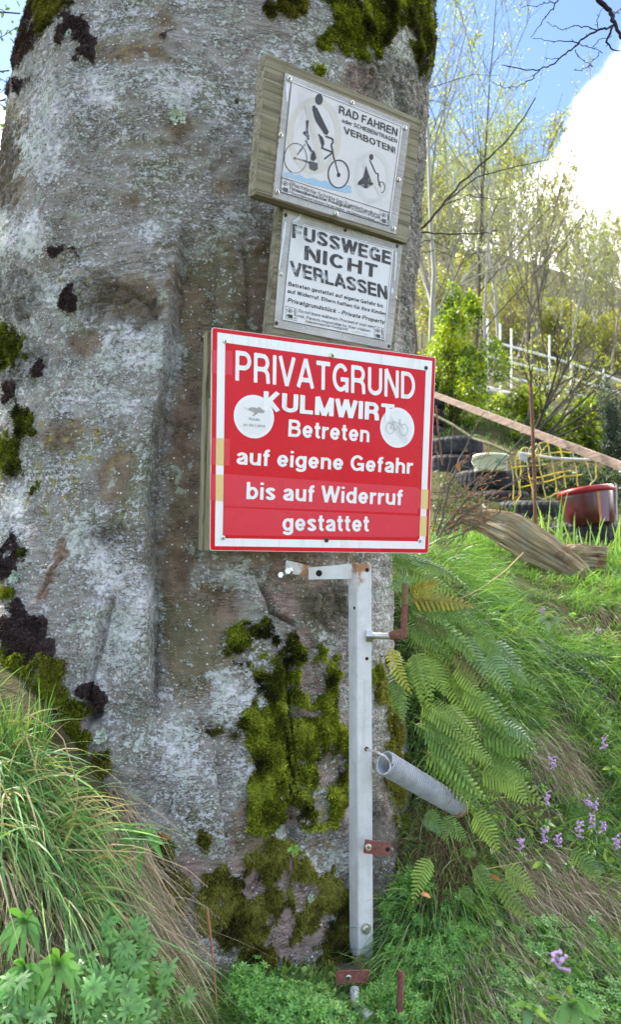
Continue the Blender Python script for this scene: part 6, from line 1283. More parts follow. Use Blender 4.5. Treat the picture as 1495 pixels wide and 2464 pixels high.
# beech twigs with long orange buds
rs = np.random.default_rng(21); bb = [([(1052, 1290), (1075, 1200), (1100, 1120), (1130, 1055), (1160, 1000)], .006), ([(1050, 1300), (1100, 1230), (1150, 1170), (1200, 1120), (1260, 1050)], .006), ([(1055, 1290), (1120, 1240), (1190, 1190), (1250, 1150), (1290, 1130)], .005), ([(1050, 1310), (1130, 1275), (1200, 1235), (1240, 1200)], .004), ([(1050, 1340), (1100, 1290), (1150, 1260), (1180, 1235)], .004),
      ([(1045, 1270), (1070, 1170), (1085, 1100), (1090, 1030)], .004), ([(1045, 1250), (1060, 1180), (1055, 1100)], .003)]
for i in range(46):
    u0, v0 = rs.uniform(1042, 1120), rs.uniform(1150, 1330); an = rs.uniform(-1.25, .1); L_ = rs.uniform(40, 130); bb.append(([(u0, v0), (u0 + L_ * .5 * math.cos(an), v0 + L_ * .5 * math.sin(an) + rs.uniform(-6, 6)), (u0 + L_ * math.cos(an), v0 + L_ * math.sin(an) * 1.0)], .0022))
for i in range(26):
    t = rs.uniform(.2, 1); k_ = rs.integers(0, 4); pth = bb[k_][0]; p = pth[min(int(t * (len(pth) - 1)), len(pth) - 2)]; an = rs.uniform(-1., .3); L_ = rs.uniform(30, 80); bb.append(([p, (p[0] + L_ * .5 * math.cos(an), p[1] + L_ * .5 * math.sin(an)), (p[0] + L_ * math.cos(an), p[1] + L_ * math.sin(an))], .002))
traced('beech_sapling', 'tangle of grey beech twigs with long orange-brown buds in front of the tyres', bb, 3.7, .006, (.13, .11, .09), cat='sapling', bud=.024, seed=6, budcol=(.30, .15, .07), minr=.0012)
g = G(); P_ = np.array([at(*ZR(x, y), 3.6) for x, y in [(350, 1225), (375, 1222), (383, 1250), (378, 1290), (360, 1262), (345, 1240)]]); g.add(np.concatenate([P_, P_ + [0, .001, 0]]), None, [[0, i, i + 1] for i in range(1, 5)], (.45, .22, .08)); g.build('dead_leaf', MAT['dry'], None, label='single orange dead leaf hanging in the beech twigs', cat='leaf')
# two weathered logs
def log(path, Y, hh_, dd_, label, seed):
    rs = np.random.default_rng(seed); P_ = np.array([at(u, v, y) for (u, v), y in zip(path, Y)]); n = 80; m_ = 44; t = np.linspace(0, len(P_) - 1, n); C_ = np.stack([np.interp(t, np.arange(len(P_)), P_[:, j_]) for j_ in range(3)], 1); T_ = nrm(np.gradient(C_, axis=0)); s_2 = nrm(np.cross(T_, [0, 0, 1.])); u_2 = np.cross(s_2, T_)
    H_ = np.interp(t, np.arange(len(P_)), hh_); a_ = np.linspace(0, 2 * np.pi, m_, endpoint=False); ca, sa_ = np.cos(a_), np.sin(a_); sq = 1 / np.maximum(np.abs(ca), np.abs(sa_)) ** .75
    V = C_[:, None] + (s_2[:, None] * (ca * sq)[None, :, None] * dd_ + u_2[:, None] * (sa_ * sq)[None, :, None] * H_[:, None, None])
    along = (t / t.max() * 6)[:, None] + 0 * a_[None]; q = np.stack([along * .5, ca[None] * 4 + 0 * along, sa_[None] * 4 + 0 * along], -1); dsp = .022 * fbm(q * 1.2, 3, seed) + .034 * (np.abs(fbm(q * np.array([.35, 2.6, 2.6]), 4, seed + 5)) - .15)
    V = V + (V - C_[:, None]) / H_[:, None, None] * dsp[..., None]; V[0] = C_[0] + (V[0] - C_[0]) * .9; V = V.reshape(-1, 3); k = np.arange(m_); g_ = G(); Q_ = np.concatenate([np.stack([i * m_ + k, i * m_ + (k + 1) % m_, (i + 1) * m_ + (k + 1) % m_, (i + 1) * m_ + k], 1) for i in range(n - 1)])
    V = np.concatenate([V, C_[:1], C_[-1:]]); cl_ = np.stack([along / 6, .5 + .5 * ca[None] + 0 * along, .5 + .5 * sa_[None] + 0 * along], -1).reshape(-1, 3); cl_ = np.concatenate([cl_, [[0, .5, .5], [1, .5, .5]]]); g_.add(V, Q_, np.concatenate([np.stack([np.full(m_, n * m_), (k + 1) % m_, k], 1), np.stack([np.full(m_, n * m_ + 1), (n - 1) * m_ + k, (n - 1) * m_ + (k + 1) % m_], 1)]), cl_); return g_.build('weathered_log', MAT['log'], None, smooth=False, label=label, cat='log')
m = M('weathered_log_wood', rough=.9, spec=.15); v1_ = m.attr('tint'); v_ = m.map((3, 9, 9), src=v1_); n1_ = m.noise(1, 6, .65, v_, .8); n2_ = m.noise(11, 5); cc_ = m.mix(m.rng(n1_, .3, .7), (.17, .13, .085), (.42, .34, .22)); cc_ = m.mix(m.rng(n2_, .52, .66, 0, .7), cc_, (.30, .29, .25)); cc_ = m.mix(m.rng(m.noise(7, 3), .58, .68, 0, .7), cc_, (.20, .10, .045)); cc_ = m.mix(m.rng(m.noise(1.3, 3, .5, m.map((1.5, 14, 14), src=v1_)), .33, .40, 1, 0), cc_, (.05, .038, .025)); m.color(cc_); m.bump(n1_, 1, .012); MAT['log'] = m.m
log([(1112, 1240), (1165, 1252), (1230, 1280), (1310, 1331), (1402, 1388)], [4.35, 4.3, 4.2, 4.1, 4.0], [.03, .058, .088, .082, .05], .06, 'long weathered split log sloping down to the right below the tyres', 51)
log([(1320, 1342), (1380, 1346), (1456, 1350)], [4.22, 4.2, 4.18], [.045, .068, .070], .055, 'short sawn yellow-brown log end lying behind the long log', 52)

# ---------------------------------------------------------------- ground plants
rs = np.random.default_rng(33)
NSMP = 420000; sa_ = rs.uniform(-.62, .62, NSMP); sl_ = rs.uniform(math.log(1.15), math.log(11), NSMP); SY = np.exp(sl_); SX = sa_ * SY; SP_ = np.stack([SX, SY, zground(SX, SY)], -1); SU, SV = proj(SP_)
# keep only points the trunk does not stand on
_tx, _ty, _tr, _ = trunk_params(np.clip(SP_[:, 2], .2, 3)); _free = np.hypot(SX - _tx, SY - _ty) > _tr * 1.0
eps = .04; _gx = (zground(SX + eps, SY, False) - zground(SX - eps, SY, False)) / (2 * eps); _gy = (zground(SX, SY + eps, False) - zground(SX, SY - eps, False)) / (2 * eps)
DOWN = nrm(np.stack([-_gx, -_gy, -(_gx ** 2 + _gy ** 2)], -1)); GN = nrm(np.stack([-_gx, -_gy, np.ones(NSMP)], -1))
def pick(polys, n, y0=0, y1=20, clump=None, seed=1):
    ok = np.zeros(NSMP, bool); cand = _free & (SY > y0) & (SY < y1); ci = np.nonzero(cand)[0]
    u = SU[ci] + 8 * rs.normal(0, 1, len(ci)); v = SV[ci] + 8 * rs.normal(0, 1, len(ci)); m_ = np.zeros(len(ci), bool)
    for p in polys: m_ |= polydist(u, v, p) > 0
    ci = ci[m_]
    if clump:
        w = sstep(fbm(SP_[ci] * clump, 3, seed), -.12, .35) + .04; w /= w.sum(); return rs.choice(ci, min(n, len(ci) * 3), p=w)
    return rs.choice(ci, n) if len(ci) else np.zeros(0, int)
def ribbons(g_, root, d, L_, W_, droop, col, nseg=4, gdir=(0, 0, -1), tipcol=None, wprof=None, side=None, fold=0.):
    n = len(root); L_ = np.broadcast_to(np.asarray(L_, float), (n,))[:, None]; W_ = np.broadcast_to(np.asarray(W_, float), (n,))[:, None]; droop = np.broadcast_to(np.asarray(droop, float), (n,))[:, None]
    col = np.broadcast_to(np.asarray(col, float), (n, 3)); gd = np.broadcast_to(np.asarray(gdir, float), (n, 3))
    if side is None: side = nrm(np.cross(d, rs.normal(0, 1, (n, 3)) + np.array([0, 1.2, 0])))
    T = np.linspace(0, 1, nseg + 1); wp = wprof if wprof is not None else (1 - T ** 2.2) * .96 + .04
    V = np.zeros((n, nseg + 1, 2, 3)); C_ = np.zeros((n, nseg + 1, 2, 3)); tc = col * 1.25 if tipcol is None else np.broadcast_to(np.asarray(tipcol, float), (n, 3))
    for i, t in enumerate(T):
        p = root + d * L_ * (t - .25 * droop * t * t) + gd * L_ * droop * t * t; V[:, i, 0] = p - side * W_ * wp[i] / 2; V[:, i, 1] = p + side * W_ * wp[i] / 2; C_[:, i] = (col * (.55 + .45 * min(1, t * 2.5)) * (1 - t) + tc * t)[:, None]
    b = np.arange(n)[:, None] * (nseg + 1) * 2; q = np.concatenate([b + np.array([[2 * i, 2 * i + 1, 2 * i + 3, 2 * i + 2]]) for i in range(nseg)], 0)
    g_.add(V.reshape(-1, 3), q, None, C_.reshape(-1, 3)); return g_
GC = np.array([(.07, .17, .04), (.11, .23, .05), (.16, .29, .06), (.085, .19, .07), (.20, .31, .07)])
DC = np.array([(.46, .38, .26), (.38, .30, .19), (.54, .47, .34), (.28, .20, .13)])
def vcol(pal, n, s=.2): return pal[rs.integers(0, len(pal), n)] * rs.uniform(1 - s, 1 + s, (n, 1))
def stuff(g_, name, mat, label, cat): return g_.build(name, MAT[mat], None, kind='stuff', label=label, cat=cat)
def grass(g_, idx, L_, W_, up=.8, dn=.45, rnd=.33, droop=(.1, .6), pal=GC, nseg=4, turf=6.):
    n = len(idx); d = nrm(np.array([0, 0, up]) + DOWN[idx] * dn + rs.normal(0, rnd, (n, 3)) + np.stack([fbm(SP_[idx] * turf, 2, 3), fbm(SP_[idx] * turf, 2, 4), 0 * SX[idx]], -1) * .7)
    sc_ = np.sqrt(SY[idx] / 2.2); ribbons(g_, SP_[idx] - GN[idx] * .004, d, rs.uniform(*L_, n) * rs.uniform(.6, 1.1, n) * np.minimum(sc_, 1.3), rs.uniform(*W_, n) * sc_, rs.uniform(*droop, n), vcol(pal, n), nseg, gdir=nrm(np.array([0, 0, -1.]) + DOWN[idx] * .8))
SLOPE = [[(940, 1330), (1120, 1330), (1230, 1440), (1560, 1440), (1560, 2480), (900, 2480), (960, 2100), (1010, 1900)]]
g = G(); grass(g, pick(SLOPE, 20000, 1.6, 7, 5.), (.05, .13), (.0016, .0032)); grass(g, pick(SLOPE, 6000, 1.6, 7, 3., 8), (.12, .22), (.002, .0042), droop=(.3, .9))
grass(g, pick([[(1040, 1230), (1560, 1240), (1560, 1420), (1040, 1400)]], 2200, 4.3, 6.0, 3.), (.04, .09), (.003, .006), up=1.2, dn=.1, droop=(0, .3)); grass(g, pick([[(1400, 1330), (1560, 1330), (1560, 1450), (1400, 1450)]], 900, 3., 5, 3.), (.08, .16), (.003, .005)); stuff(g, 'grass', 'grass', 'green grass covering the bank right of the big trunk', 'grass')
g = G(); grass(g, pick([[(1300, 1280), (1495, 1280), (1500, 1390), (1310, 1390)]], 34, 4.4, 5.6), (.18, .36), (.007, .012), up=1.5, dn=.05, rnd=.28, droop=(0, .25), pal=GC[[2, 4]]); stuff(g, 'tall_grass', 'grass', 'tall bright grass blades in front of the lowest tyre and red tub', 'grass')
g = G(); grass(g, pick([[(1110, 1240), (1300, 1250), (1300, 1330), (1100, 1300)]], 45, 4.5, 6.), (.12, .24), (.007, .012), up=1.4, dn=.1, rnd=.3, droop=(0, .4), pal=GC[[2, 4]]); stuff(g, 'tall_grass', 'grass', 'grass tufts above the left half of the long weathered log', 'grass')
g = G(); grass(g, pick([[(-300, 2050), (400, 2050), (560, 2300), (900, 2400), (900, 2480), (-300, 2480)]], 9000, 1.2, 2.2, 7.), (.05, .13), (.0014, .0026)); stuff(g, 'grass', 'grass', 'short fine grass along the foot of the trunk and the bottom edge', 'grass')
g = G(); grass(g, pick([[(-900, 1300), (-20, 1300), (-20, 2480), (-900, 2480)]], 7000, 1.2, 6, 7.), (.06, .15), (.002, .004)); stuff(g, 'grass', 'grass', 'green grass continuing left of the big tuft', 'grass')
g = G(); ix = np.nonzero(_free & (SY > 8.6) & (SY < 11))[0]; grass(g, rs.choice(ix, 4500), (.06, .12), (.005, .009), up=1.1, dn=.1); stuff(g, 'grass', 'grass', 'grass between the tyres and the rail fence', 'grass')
# the big arching tuft at the left
tuft = G(); n = 1050; cu = rs.uniform(-120, 190, n); cv = 1720 + .9 * np.maximum(cu, 0) + rs.uniform(0, 330, n); base_P = at(cu, cv, np.interp(cv, [1700, 2100], [1.76, 1.60]) + rs.normal(0, .02, n)); base_P[:, 2] = np.minimum(base_P[:, 2], zground(base_P[:, 0], base_P[:, 1]) + .02)
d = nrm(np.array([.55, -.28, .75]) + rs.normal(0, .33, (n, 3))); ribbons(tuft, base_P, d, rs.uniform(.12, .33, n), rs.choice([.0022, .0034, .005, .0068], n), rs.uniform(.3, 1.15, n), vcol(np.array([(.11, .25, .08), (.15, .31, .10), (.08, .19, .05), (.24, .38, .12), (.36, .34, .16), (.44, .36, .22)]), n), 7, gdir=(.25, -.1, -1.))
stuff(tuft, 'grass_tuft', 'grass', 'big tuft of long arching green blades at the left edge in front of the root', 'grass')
tuft = G(); n = 160; cu = rs.uniform(-20, 110, n); base_P = at(cu, rs.uniform(1760, 1900, n), 1.72); ribbons(tuft, base_P, nrm(np.array([.1, -.1, 1.]) + rs.normal(0, .2, (n, 3))), rs.uniform(.08, .2, n), rs.uniform(.0018, .003, n), rs.uniform(0, .4, n), vcol(GC, n), 5); stuff(tuft, 'grass_tuft', 'grass', 'thin upright blades rising before the mossy root at the left', 'grass')
# straw hanging down the bank
def straw(name, label, polys, n, L_, y=(1.2, 3), lean=(.1, -.25), pal=DC, w=(.0009, .0019), upk=.15, rnd=.33):
    g_ = G(); idx = pick(polys, n, *y); d = nrm(DOWN[idx] * .9 + np.array([lean[0], lean[1], upk]) + rs.normal(0, rnd, (n, 3))); ribbons(g_, SP_[idx] + GN[idx] * rs.uniform(.0, .03, (n, 1)), d, rs.uniform(*L_, n), rs.uniform(*w, n), rs.uniform(.1, .9, n), vcol(pal, n), 5, tipcol=vcol(pal, n)); stuff(g_, name, 'dry', label, 'dry grass')
straw('dry_grass', 'curtain of dry straw hanging down left of the mossy foot of the trunk', [[(240, 1880), (360, 1890), (420, 2000), (470, 2150), (480, 2330), (350, 2330), (270, 2200)]], 1500, (.08, .24))
straw('dry_grass', 'pale dry straw under the big green tuft at the left', [[(-20, 1980), (260, 1950), (330, 2200), (300, 2330), (-20, 2300)]], 1900, (.06, .2))
straw('dry_grass', 'beige dry grass mound in the middle of the right bank', [[(1220, 1740), (1310, 1750), (1380, 1830), (1390, 1900), (1250, 1860)]], 650, (.08, .17), (1.5, 3.2))
straw('dry_grass', 'long diagonal straw below the purple flowers at the right edge', [[(1150, 2040), (1300, 2030), (1500, 2150), (1500, 2330), (1330, 2250), (1180, 2160)]], 1500, (.08, .22), (1.5, 3.), (.25, -.15))
straw('dry_grass', 'pale straw fan hanging over the bottom of the right bank', [[(1060, 2240), (1200, 2240), (1300, 2330), (1320, 2480), (1090, 2480)]], 1700, (.08, .22), (1.4, 2.6))
straw('brown_rootlets', 'reddish brown tangle of dry rootlets below the end of the coil spring', [[(1000, 1925), (1130, 1930), (1160, 2010), (1110, 2140), (1040, 2160), (1000, 2060)]], 1500, (.06, .16), (1.6, 3), (-.1, -.1), np.array([(.24, .13, .08), (.17, .09, .06), (.3, .19, .12)]), (.0008, .0016), .1, .4)
straw('dry_grass', 'thin straw scattered over the whole bank between the green blades', SLOPE, 2600, (.05, .15), (1.6, 5))
straw('dry_grass', 'tan dead grass under the right end of the logs', [[(1400, 1400), (1500, 1390), (1500, 1500), (1420, 1480)]], 500, (.1, .2), (2.5, 5))
# single straws that stand out
def stalk(name, label, pts, Y, r, col, cat='stalk'):
    P_ = np.array([at(u, v, y) for (u, v), y in zip(pts, np.linspace(Y[0], Y[1], len(pts)))]); t = np.linspace(0, len(P_) - 1, len(P_) * 3); Q_ = np.stack([np.interp(t, np.arange(len(P_)), P_[:, j_]) for j_ in range(3)], 1); g_ = G(); tube(g_, Q_, np.linspace(r, r * .5, len(t)), 5, col); g_.build(name, MAT['dry'], None, label=label, cat=cat)
stalk('dry_stalk', 'pale dry stalk bent in a sharp zigzag over the left tuft', [(65, 1717), (148, 1767), (190, 1900), (160, 2045)], (1.66, 1.6), .0014, (.42, .30, .18))
stalk('dry_stalk', 'long tan straw running right from the left tuft across the dry curtain', [(160, 2045), (350, 2050), (450, 2090), (500, 2135)], (1.56, 1.6), .0013, (.42, .32, .2))
stalk('dry_stalk', 'reddish upright twig left of the mossy trunk foot', [(500, 2192), (508, 2260), (515, 2340), (522, 2420)], (1.66, 1.62), .0026, (.28, .13, .07))
stalk('dry_stalk', 'long straw slanting down in front of the hanging dry grass', [(350, 2060), (400, 2140), (460, 2230), (510, 2310)], (1.62, 1.6), .0017, (.38, .26, .15))
stalk('dry_stalk', 'brown twig lying across the straw at the lower left', [(100, 2320), (170, 2335), (240, 2345), (305, 2338)], (1.5, 1.5), .0028, (.22, .12, .06))
stalk('dry_stalk', 'thin straw crossing the lower left corner diagonally', [(10, 2220), (120, 2320), (200, 2430), (240, 2470)], (1.48, 1.42), .0018, (.42, .33, .22))
stalk('dry_stalk', 'forked golden straw arching from the log down to the olive fern', [(1260, 1330), (1215, 1375), (1160, 1415), (1110, 1440)], (3.4, 3.0), .0026, (.46, .34, .18))
stalk('dry_stalk', 'straight straw across the ferns below the coil spring', [(1165, 2092), (1230, 2080), (1290, 2068)], (2.0, 2.05), .0013, (.44, .36, .22))
# ---- ferns
def frond(P0, P1, lift, W_, parent, col, seed, np_=None, name='frond', bend=.0):
    r_ = np.random.default_rng(seed); P0 = np.array(P0); P1 = np.array(P1); D_ = P1 - P0; L_ = np.linalg.norm(D_); n = np_ or int(np.clip(L_ / .0122, 13, 30)); t = np.linspace(0, 1, 26)
    n0 = nrm(np.array([-.10, -.75, .62])); sd0 = nrm(np.cross(D_, n0)); curve = lambda q: P0 + D_ * q[:, None] + (np.array([0, -.35, 1.]) * lift * L_)[None] * (4 * q * (1 - q))[:, None] * .5 + sd0 * (bend * L_ * np.sin(q * np.pi))[:, None]
    C_ = curve(t); T_ = nrm(np.gradient(C_, axis=0)); g_ = G(); tube(g_, C_, np.linspace(.0013, .0005, 26), 4, np.array(col) * np.array([1.2, 1., .8]))
    roll = r_.normal(0, .25)
    for i in range(n):
        q = .10 + .88 * i / (n - 1); k_ = min(int(q * 25), 24); c = C_[k_] + (C_[k_ + 1] - C_[k_]) * (q * 25 - k_); tt = T_[k_]; sd = nrm(np.cross(tt, n0) + nrm(np.cross(tt, n0)) * 0); nn_ = nrm(np.cross(sd, tt)); sd = nrm(sd + nn_ * roll)
        pw = W_ * (math.sin(math.pi * min(1, (q * .92 + .10)) ** .75)) ** .8 * (1.0 if q < .9 else .8) + .002; pw *= r_.uniform(.9, 1.1); ww = L_ / n * .56
        for s in (-1, 1):
            dd = nrm(sd * s + tt * (.28 + .3 * q) - nn_ * r_.uniform(.0, .22)); dn_ = nn_ * -.16 * pw; o = c + tt * (ww * .3 * (s > 0))
            prof = [(0, .62), (.25, .5), (.6, .50), (.88, .36), (1.0, .08)]; V = []
            for x, h_ in prof: p = o + dd * pw * x + dn_ * x * x * r_.uniform(.5, 1.6); V += [p - tt * ww * h_, p + tt * ww * h_]
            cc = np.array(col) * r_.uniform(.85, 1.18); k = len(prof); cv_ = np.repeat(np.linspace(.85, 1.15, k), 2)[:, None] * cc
            g_.add(V, [[2 * j_, 2 * j_ + 1, 2 * j_ + 3, 2 * j_ + 2] for j_ in range(k - 1)], None, cv_)
    return g_.build(name, MAT['fern'], parent)
F_G, F_L, F_Y, F_O, F_B = (.12, .22, .05), (.21, .32, .07), (.42, .42, .06), (.25, .21, .035), (.15, .25, .12)
FR = [  # plant, (base), (tip), colour, width
 ('yellowing fern beside the rusty pin with one yellow-green frond', [((120, 530), (238, 812), F_Y, .026), ((235, 565), (290, 860), F_L, .026), ((265, 555), (368, 850), F_L, .028), ((310, 590), (435, 825), F_L, .03), ((150, 735), (196, 992), F_G, .026)]),
 ('fern with olive brown upper fronds just right of the rusty pin', [((215, 262), (625, 292), F_O, .036), ((215, 215), (402, 142), F_O, .030), ((220, 420), (432, 570), F_G, .032), ((300, 335), (560, 370), F_G, .03), ((240, 380), (470, 480), (.11, .13, .035), .03)]),
 ('fern hanging under the lower right corner of the red notice', [((90, 180), (255, 122), F_B, .03), ((100, 20), (330, 75), F_G, .034), ((180, 5), (520, 130), F_B, .038), ((230, 60), (505, 215), F_L, .034), ((60, -50), (260, 10), F_B, .03)]),
 ('broad fern in the middle of the bank above the large drooping fronds', [((440, 310), (660, 400), F_G, .034), ((330, 345), (650, 650), F_G, .036), ((420, 420), (640, 640), F_L, .03), ((560, 450), (705, 730), F_B, .034), ((480, 560), (705, 790), (.14, .15, .05), .032), ((600, 440), (790, 590), F_G, .032), ((500, 640), (660, 840), F_L, .03)]),
 ('fern at the right flank of the fern bank against the grass', [((690, 560), (845, 800), F_B, .036), ((800, 660), (945, 765), F_G, .026), ((540, 780), (765, 1010), F_L, .036), ((600, 800), (830, 1085), F_G, .036), ((660, 900), (850, 1100), F_G, .03)]),
 ('large drooping fern above the coil spring', [((440, 870), (655, 1090), F_L, .036), ((330, 900), (570, 1110), F_L, .036), ((300, 1000), (520, 1110), F_G, .03), ((380, 950), (610, 1250), F_L, .036), ((300, 1045), (565, 1270), F_G, .034), ((340, 880), (540, 1010), F_L, .03)]),
 ('drooping fern whose fronds touch the end of the coil spring', [((340, 1140), (620, 1410), F_G, .036), ((380, 1130), (700, 1460), F_L, .038), ((500, 1060), (730, 1240), F_L, .036), ((430, 1230), (650, 1500), F_G, .034)]),
 ('bright fern reaching far right over the dry grass mound', [((640, 1060), (985, 1205), F_G, .032), ((700, 1000), (965, 1110), F_B, .032), ((640, 1280), (895, 1375), F_L, .04), ((700, 1225), (965, 1310), F_G, .032), ((720, 1300), (935, 1485), F_L, .038), ((720, 1120), (900, 1180), F_G, .026)]),
]
FR2 = [('dark little fern just below the end of the coil spring', [((330, 180), (465, 385), F_G, .026), ((420, 225), (575, 385), F_G, .028), ((310, 215), (410, 330), F_B, .022)]), ('fern with soft fronds beside the purple flowers', [((600, 205), (765, 445), F_L, .036), ((520, 430), (620, 470), F_G, .02)]), ('single pale frond hanging over the low green plants beside the trunk', [((355, 470), (245, 745), F_L, .03)]),
       ('low fern in the middle of the lower bank above the moss', [((620, 515), (725, 715), F_G, .030), ((785, 535), (985, 725), F_L, .034), ((740, 590), (985, 895), F_G, .034), ((545, 640), (600, 762), F_G, .024)]), ('dark fern frond lying over the straw at the right', [((1185, 415), (1395, 645), F_G, .030), ((1250, 500), (1400, 560), F_B, .024)])]
R7 = lambda x, y: (895.7 + x * .4009, 1872.9 + y * .4009)
sd_n = 0
for S_, Rf in ((FR, R5), (FR2, R7)):
    for lab, fr_ in S_:
        b = np.array([Rf(*f[0]) for f in fr_]).mean(0); root = gray(b[0], b[1], 1.7, 6)[0]; e_ = empty('fern', tuple(root), lab, 'fern', 'ferns on the bank')
        for (p0, p1, c_, w_) in fr_:
            sd_n += 1; u0, v0 = Rf(*p0); u1, v1 = Rf(*p1); q0 = gray(max(u0, 962), v0, 1.7, 6)[0]; Y0 = q0[1] - .02; P_0 = at(u0, v0, Y0); q1 = gray(u1, v1, 1.7, 6)[0]; Y1 = min(q1[1] - .05, Y0 + .08); Y1 = max(Y1, Y0 - .28)
            if S_ is FR: Y0 = min(Y0, 2.35 + .25 * rs.random()); Y1 = min(Y1, Y0 - .02); P_0 = at(u0, v0, Y0)
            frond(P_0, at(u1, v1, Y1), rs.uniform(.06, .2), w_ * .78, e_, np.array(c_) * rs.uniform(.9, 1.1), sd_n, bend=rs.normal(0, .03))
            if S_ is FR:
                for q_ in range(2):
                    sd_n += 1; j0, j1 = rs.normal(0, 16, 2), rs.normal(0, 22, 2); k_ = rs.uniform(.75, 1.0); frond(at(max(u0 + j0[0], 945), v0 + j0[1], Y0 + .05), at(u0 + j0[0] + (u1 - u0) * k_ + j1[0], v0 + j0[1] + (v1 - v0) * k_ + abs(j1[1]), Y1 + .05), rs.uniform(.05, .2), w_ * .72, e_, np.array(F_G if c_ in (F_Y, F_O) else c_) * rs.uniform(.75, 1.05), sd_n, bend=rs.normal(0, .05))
# far little fern below the logs
e_ = empty('fern', tuple(gray(1360, 1440, 2, 6)[0]), 'small dark clump of fine fern below the long weathered log', 'fern', 'ferns on the bank')
for i in range(16):
    a_ = rs.uniform(0, 6.28); p0 = gray(1350 + rs.uniform(-35, 35), 1435 + rs.uniform(-15, 25), 2, 6)[0] + np.array([0, -.03, .02]); frond(p0, p0 + np.array([.10 * math.cos(a_), -.05, -.02 + .09 * math.sin(a_)]) * 1.6, .2, .02, e_, (.04, .09, .03), 300 + i, 12)
# ---- whorled bedstraw
def whorls(name, label, polys, n, y=(1.2, 2.6), lab=None):
    idx = pick(polys, n, *y, clump=9., seed=5); n = len(idx); g_ = G(); H = rs.uniform(.015, .05, n); d = nrm(np.array([0, -.25, 1.]) + DOWN[idx] * .25 + rs.normal(0, .2, (n, 3))); top = SP_[idx] + d * H[:, None]
    ribbons(g_, SP_[idx], d, H, np.full(n, .0015), 0, (.07, .14, .04), 1, wprof=np.array([1, 1.]))
    for lv, (f_, s_) in enumerate(((1., 1.), (.72, 1.1), (.42, 1.1))):
        nl = 7; c = SP_[idx] + d * (H * f_)[:, None]; a_ = nrm(np.cross(d, rs.normal(0, 1, (n, 3)))); b_ = np.cross(a_, d); ph = rs.uniform(0, 1, n)
        for k_ in range(nl):
            an = (2 * np.pi * (k_ / nl) + ph)[:, None]; rd = a_ * np.cos(an) + b_ * np.sin(an); ribbons(g_, c, nrm(rd + d * (.75 if lv == 0 else .3)), rs.uniform(.012, .020, n) * s_, rs.uniform(.0036, .0050, n), .35, vcol(np.array([(.08, .22, .045), (.12, .29, .055), (.18, .36, .07)]) * (1.1 if lv == 0 else .75), n, .15), 3, gdir=-d, wprof=np.array([.35, 1, .85, .1]), side=nrm(np.cross(rd, d)))
    stuff(g_, name, 'leaf', label, 'bedstraw')
whorls('bedstraw', 'bright green whorled bedstraw climbing right of the foot of the steel tube', [[(925, 2130), (1020, 2130), (1130, 2200), (1170, 2270), (1120, 2330), (1060, 2400), (1000, 2480), (920, 2480), (920, 2400), (945, 2300)]], 700)
whorls('bedstraw', 'low whorled bedstraw along the bottom edge in front of the mossy trunk foot', [[(500, 2200), (560, 2330), (700, 2430), (850, 2440), (960, 2400), (1000, 2480), (560, 2480), (560, 2350)]], 800)
whorls('bedstraw', 'whorled bedstraw carpet in the lower right corner', [[(1250, 2240), (1420, 2230), (1500, 2330), (1500, 2480), (1150, 2480), (1200, 2360)]], 700)
# ---- broad herb leaves, scattered
def herbs(label, polys, n, L_, y=(1.2, 4), pal=GC[[1, 2, 4]], W_=.5):
    g_ = G(); idx = pick(polys, n, *y, clump=6., seed=9); n = len(idx); d = nrm(np.array([0, -.4, .55]) + rs.normal(0, .6, (n, 3))); l_ = rs.uniform(*L_, n); ribbons(g_, SP_[idx] + np.array([0, 0, .015]) * rs.uniform(0, 3, (n, 1)), d, l_, l_ * W_ * rs.uniform(.7, 1.1, n), rs.uniform(.2, .7, n), vcol(pal, n), 5, wprof=np.array([.12, .7, 1, .95, .65, .05])); stuff(g_, 'herb_leaves', 'leaf', label, 'herb')
herbs('small oval herb leaves among the grass of the right bank', SLOPE, 900, (.015, .04), (1.6, 4))
herbs('small round herb leaves among the grass along the bottom edge', [[(300, 2280), (560, 2330), (900, 2400), (900, 2480), (250, 2480)]], 330, (.014, .035), (1.2, 2.4))
herbs('fresh leaves in the lower right corner beside the straw', [[(1280, 2330), (1500, 2300), (1500, 2480), (1250, 2480)]], 160, (.03, .07), (1.2, 2.4), W_=.38)
# ---- plants that can be told apart
def strap_rosette(u, v, Y, n, L_, W_, label, col=(.08, .20, .04), tilt=.8, zup=.0, seed=1):
    r_ = np.random.default_rng(seed); c = at(u, v, Y); e_ = empty('rosette_plant', tuple(c), label, 'plant')
    for i in range(n):
        a_ = 2 * np.pi * i / n + r_.uniform(-.3, .3); d = nrm(np.array([math.cos(a_), -.55 + .25 * math.sin(a_), tilt * (.35 + .65 * math.sin(a_))]))[None]; g_ = G(); sd = nrm(np.cross(d, np.array([[0, -.8, .6]])))
        ribbons(g_, c[None], d, [L_ * r_.uniform(.7, 1.15)], [W_ * r_.uniform(.8, 1.1)], [r_.uniform(.25, .8)], np.array(col) * r_.uniform(.8, 1.25), 7, wprof=np.array([.35, .6, .8, .95, 1, .9, .6, .05]), side=sd); g_.build('leaf', MAT['leaf'], e_)
strap_rosette(340, 2010, 1.66, 9, .075, .013, 'fresh green rosette growing in the dry straw left of the trunk', seed=2)
strap_rosette(60, 2215, 1.48, 16, .06, .012, 'shiny strap-leaved plant at the left edge above the palmate leaves', (.10, .25, .045), seed=3)
strap_rosette(140, 2320, 1.44, 17, .062, .012, 'glossy light green strap-leaved plant just above the palmate leaves', (.14, .31, .06), seed=4)
strap_rosette(60, 2330, 1.42, 14, .055, .011, 'glossy strap-leaved plant low at the left edge', (.11, .27, .05), seed=14)
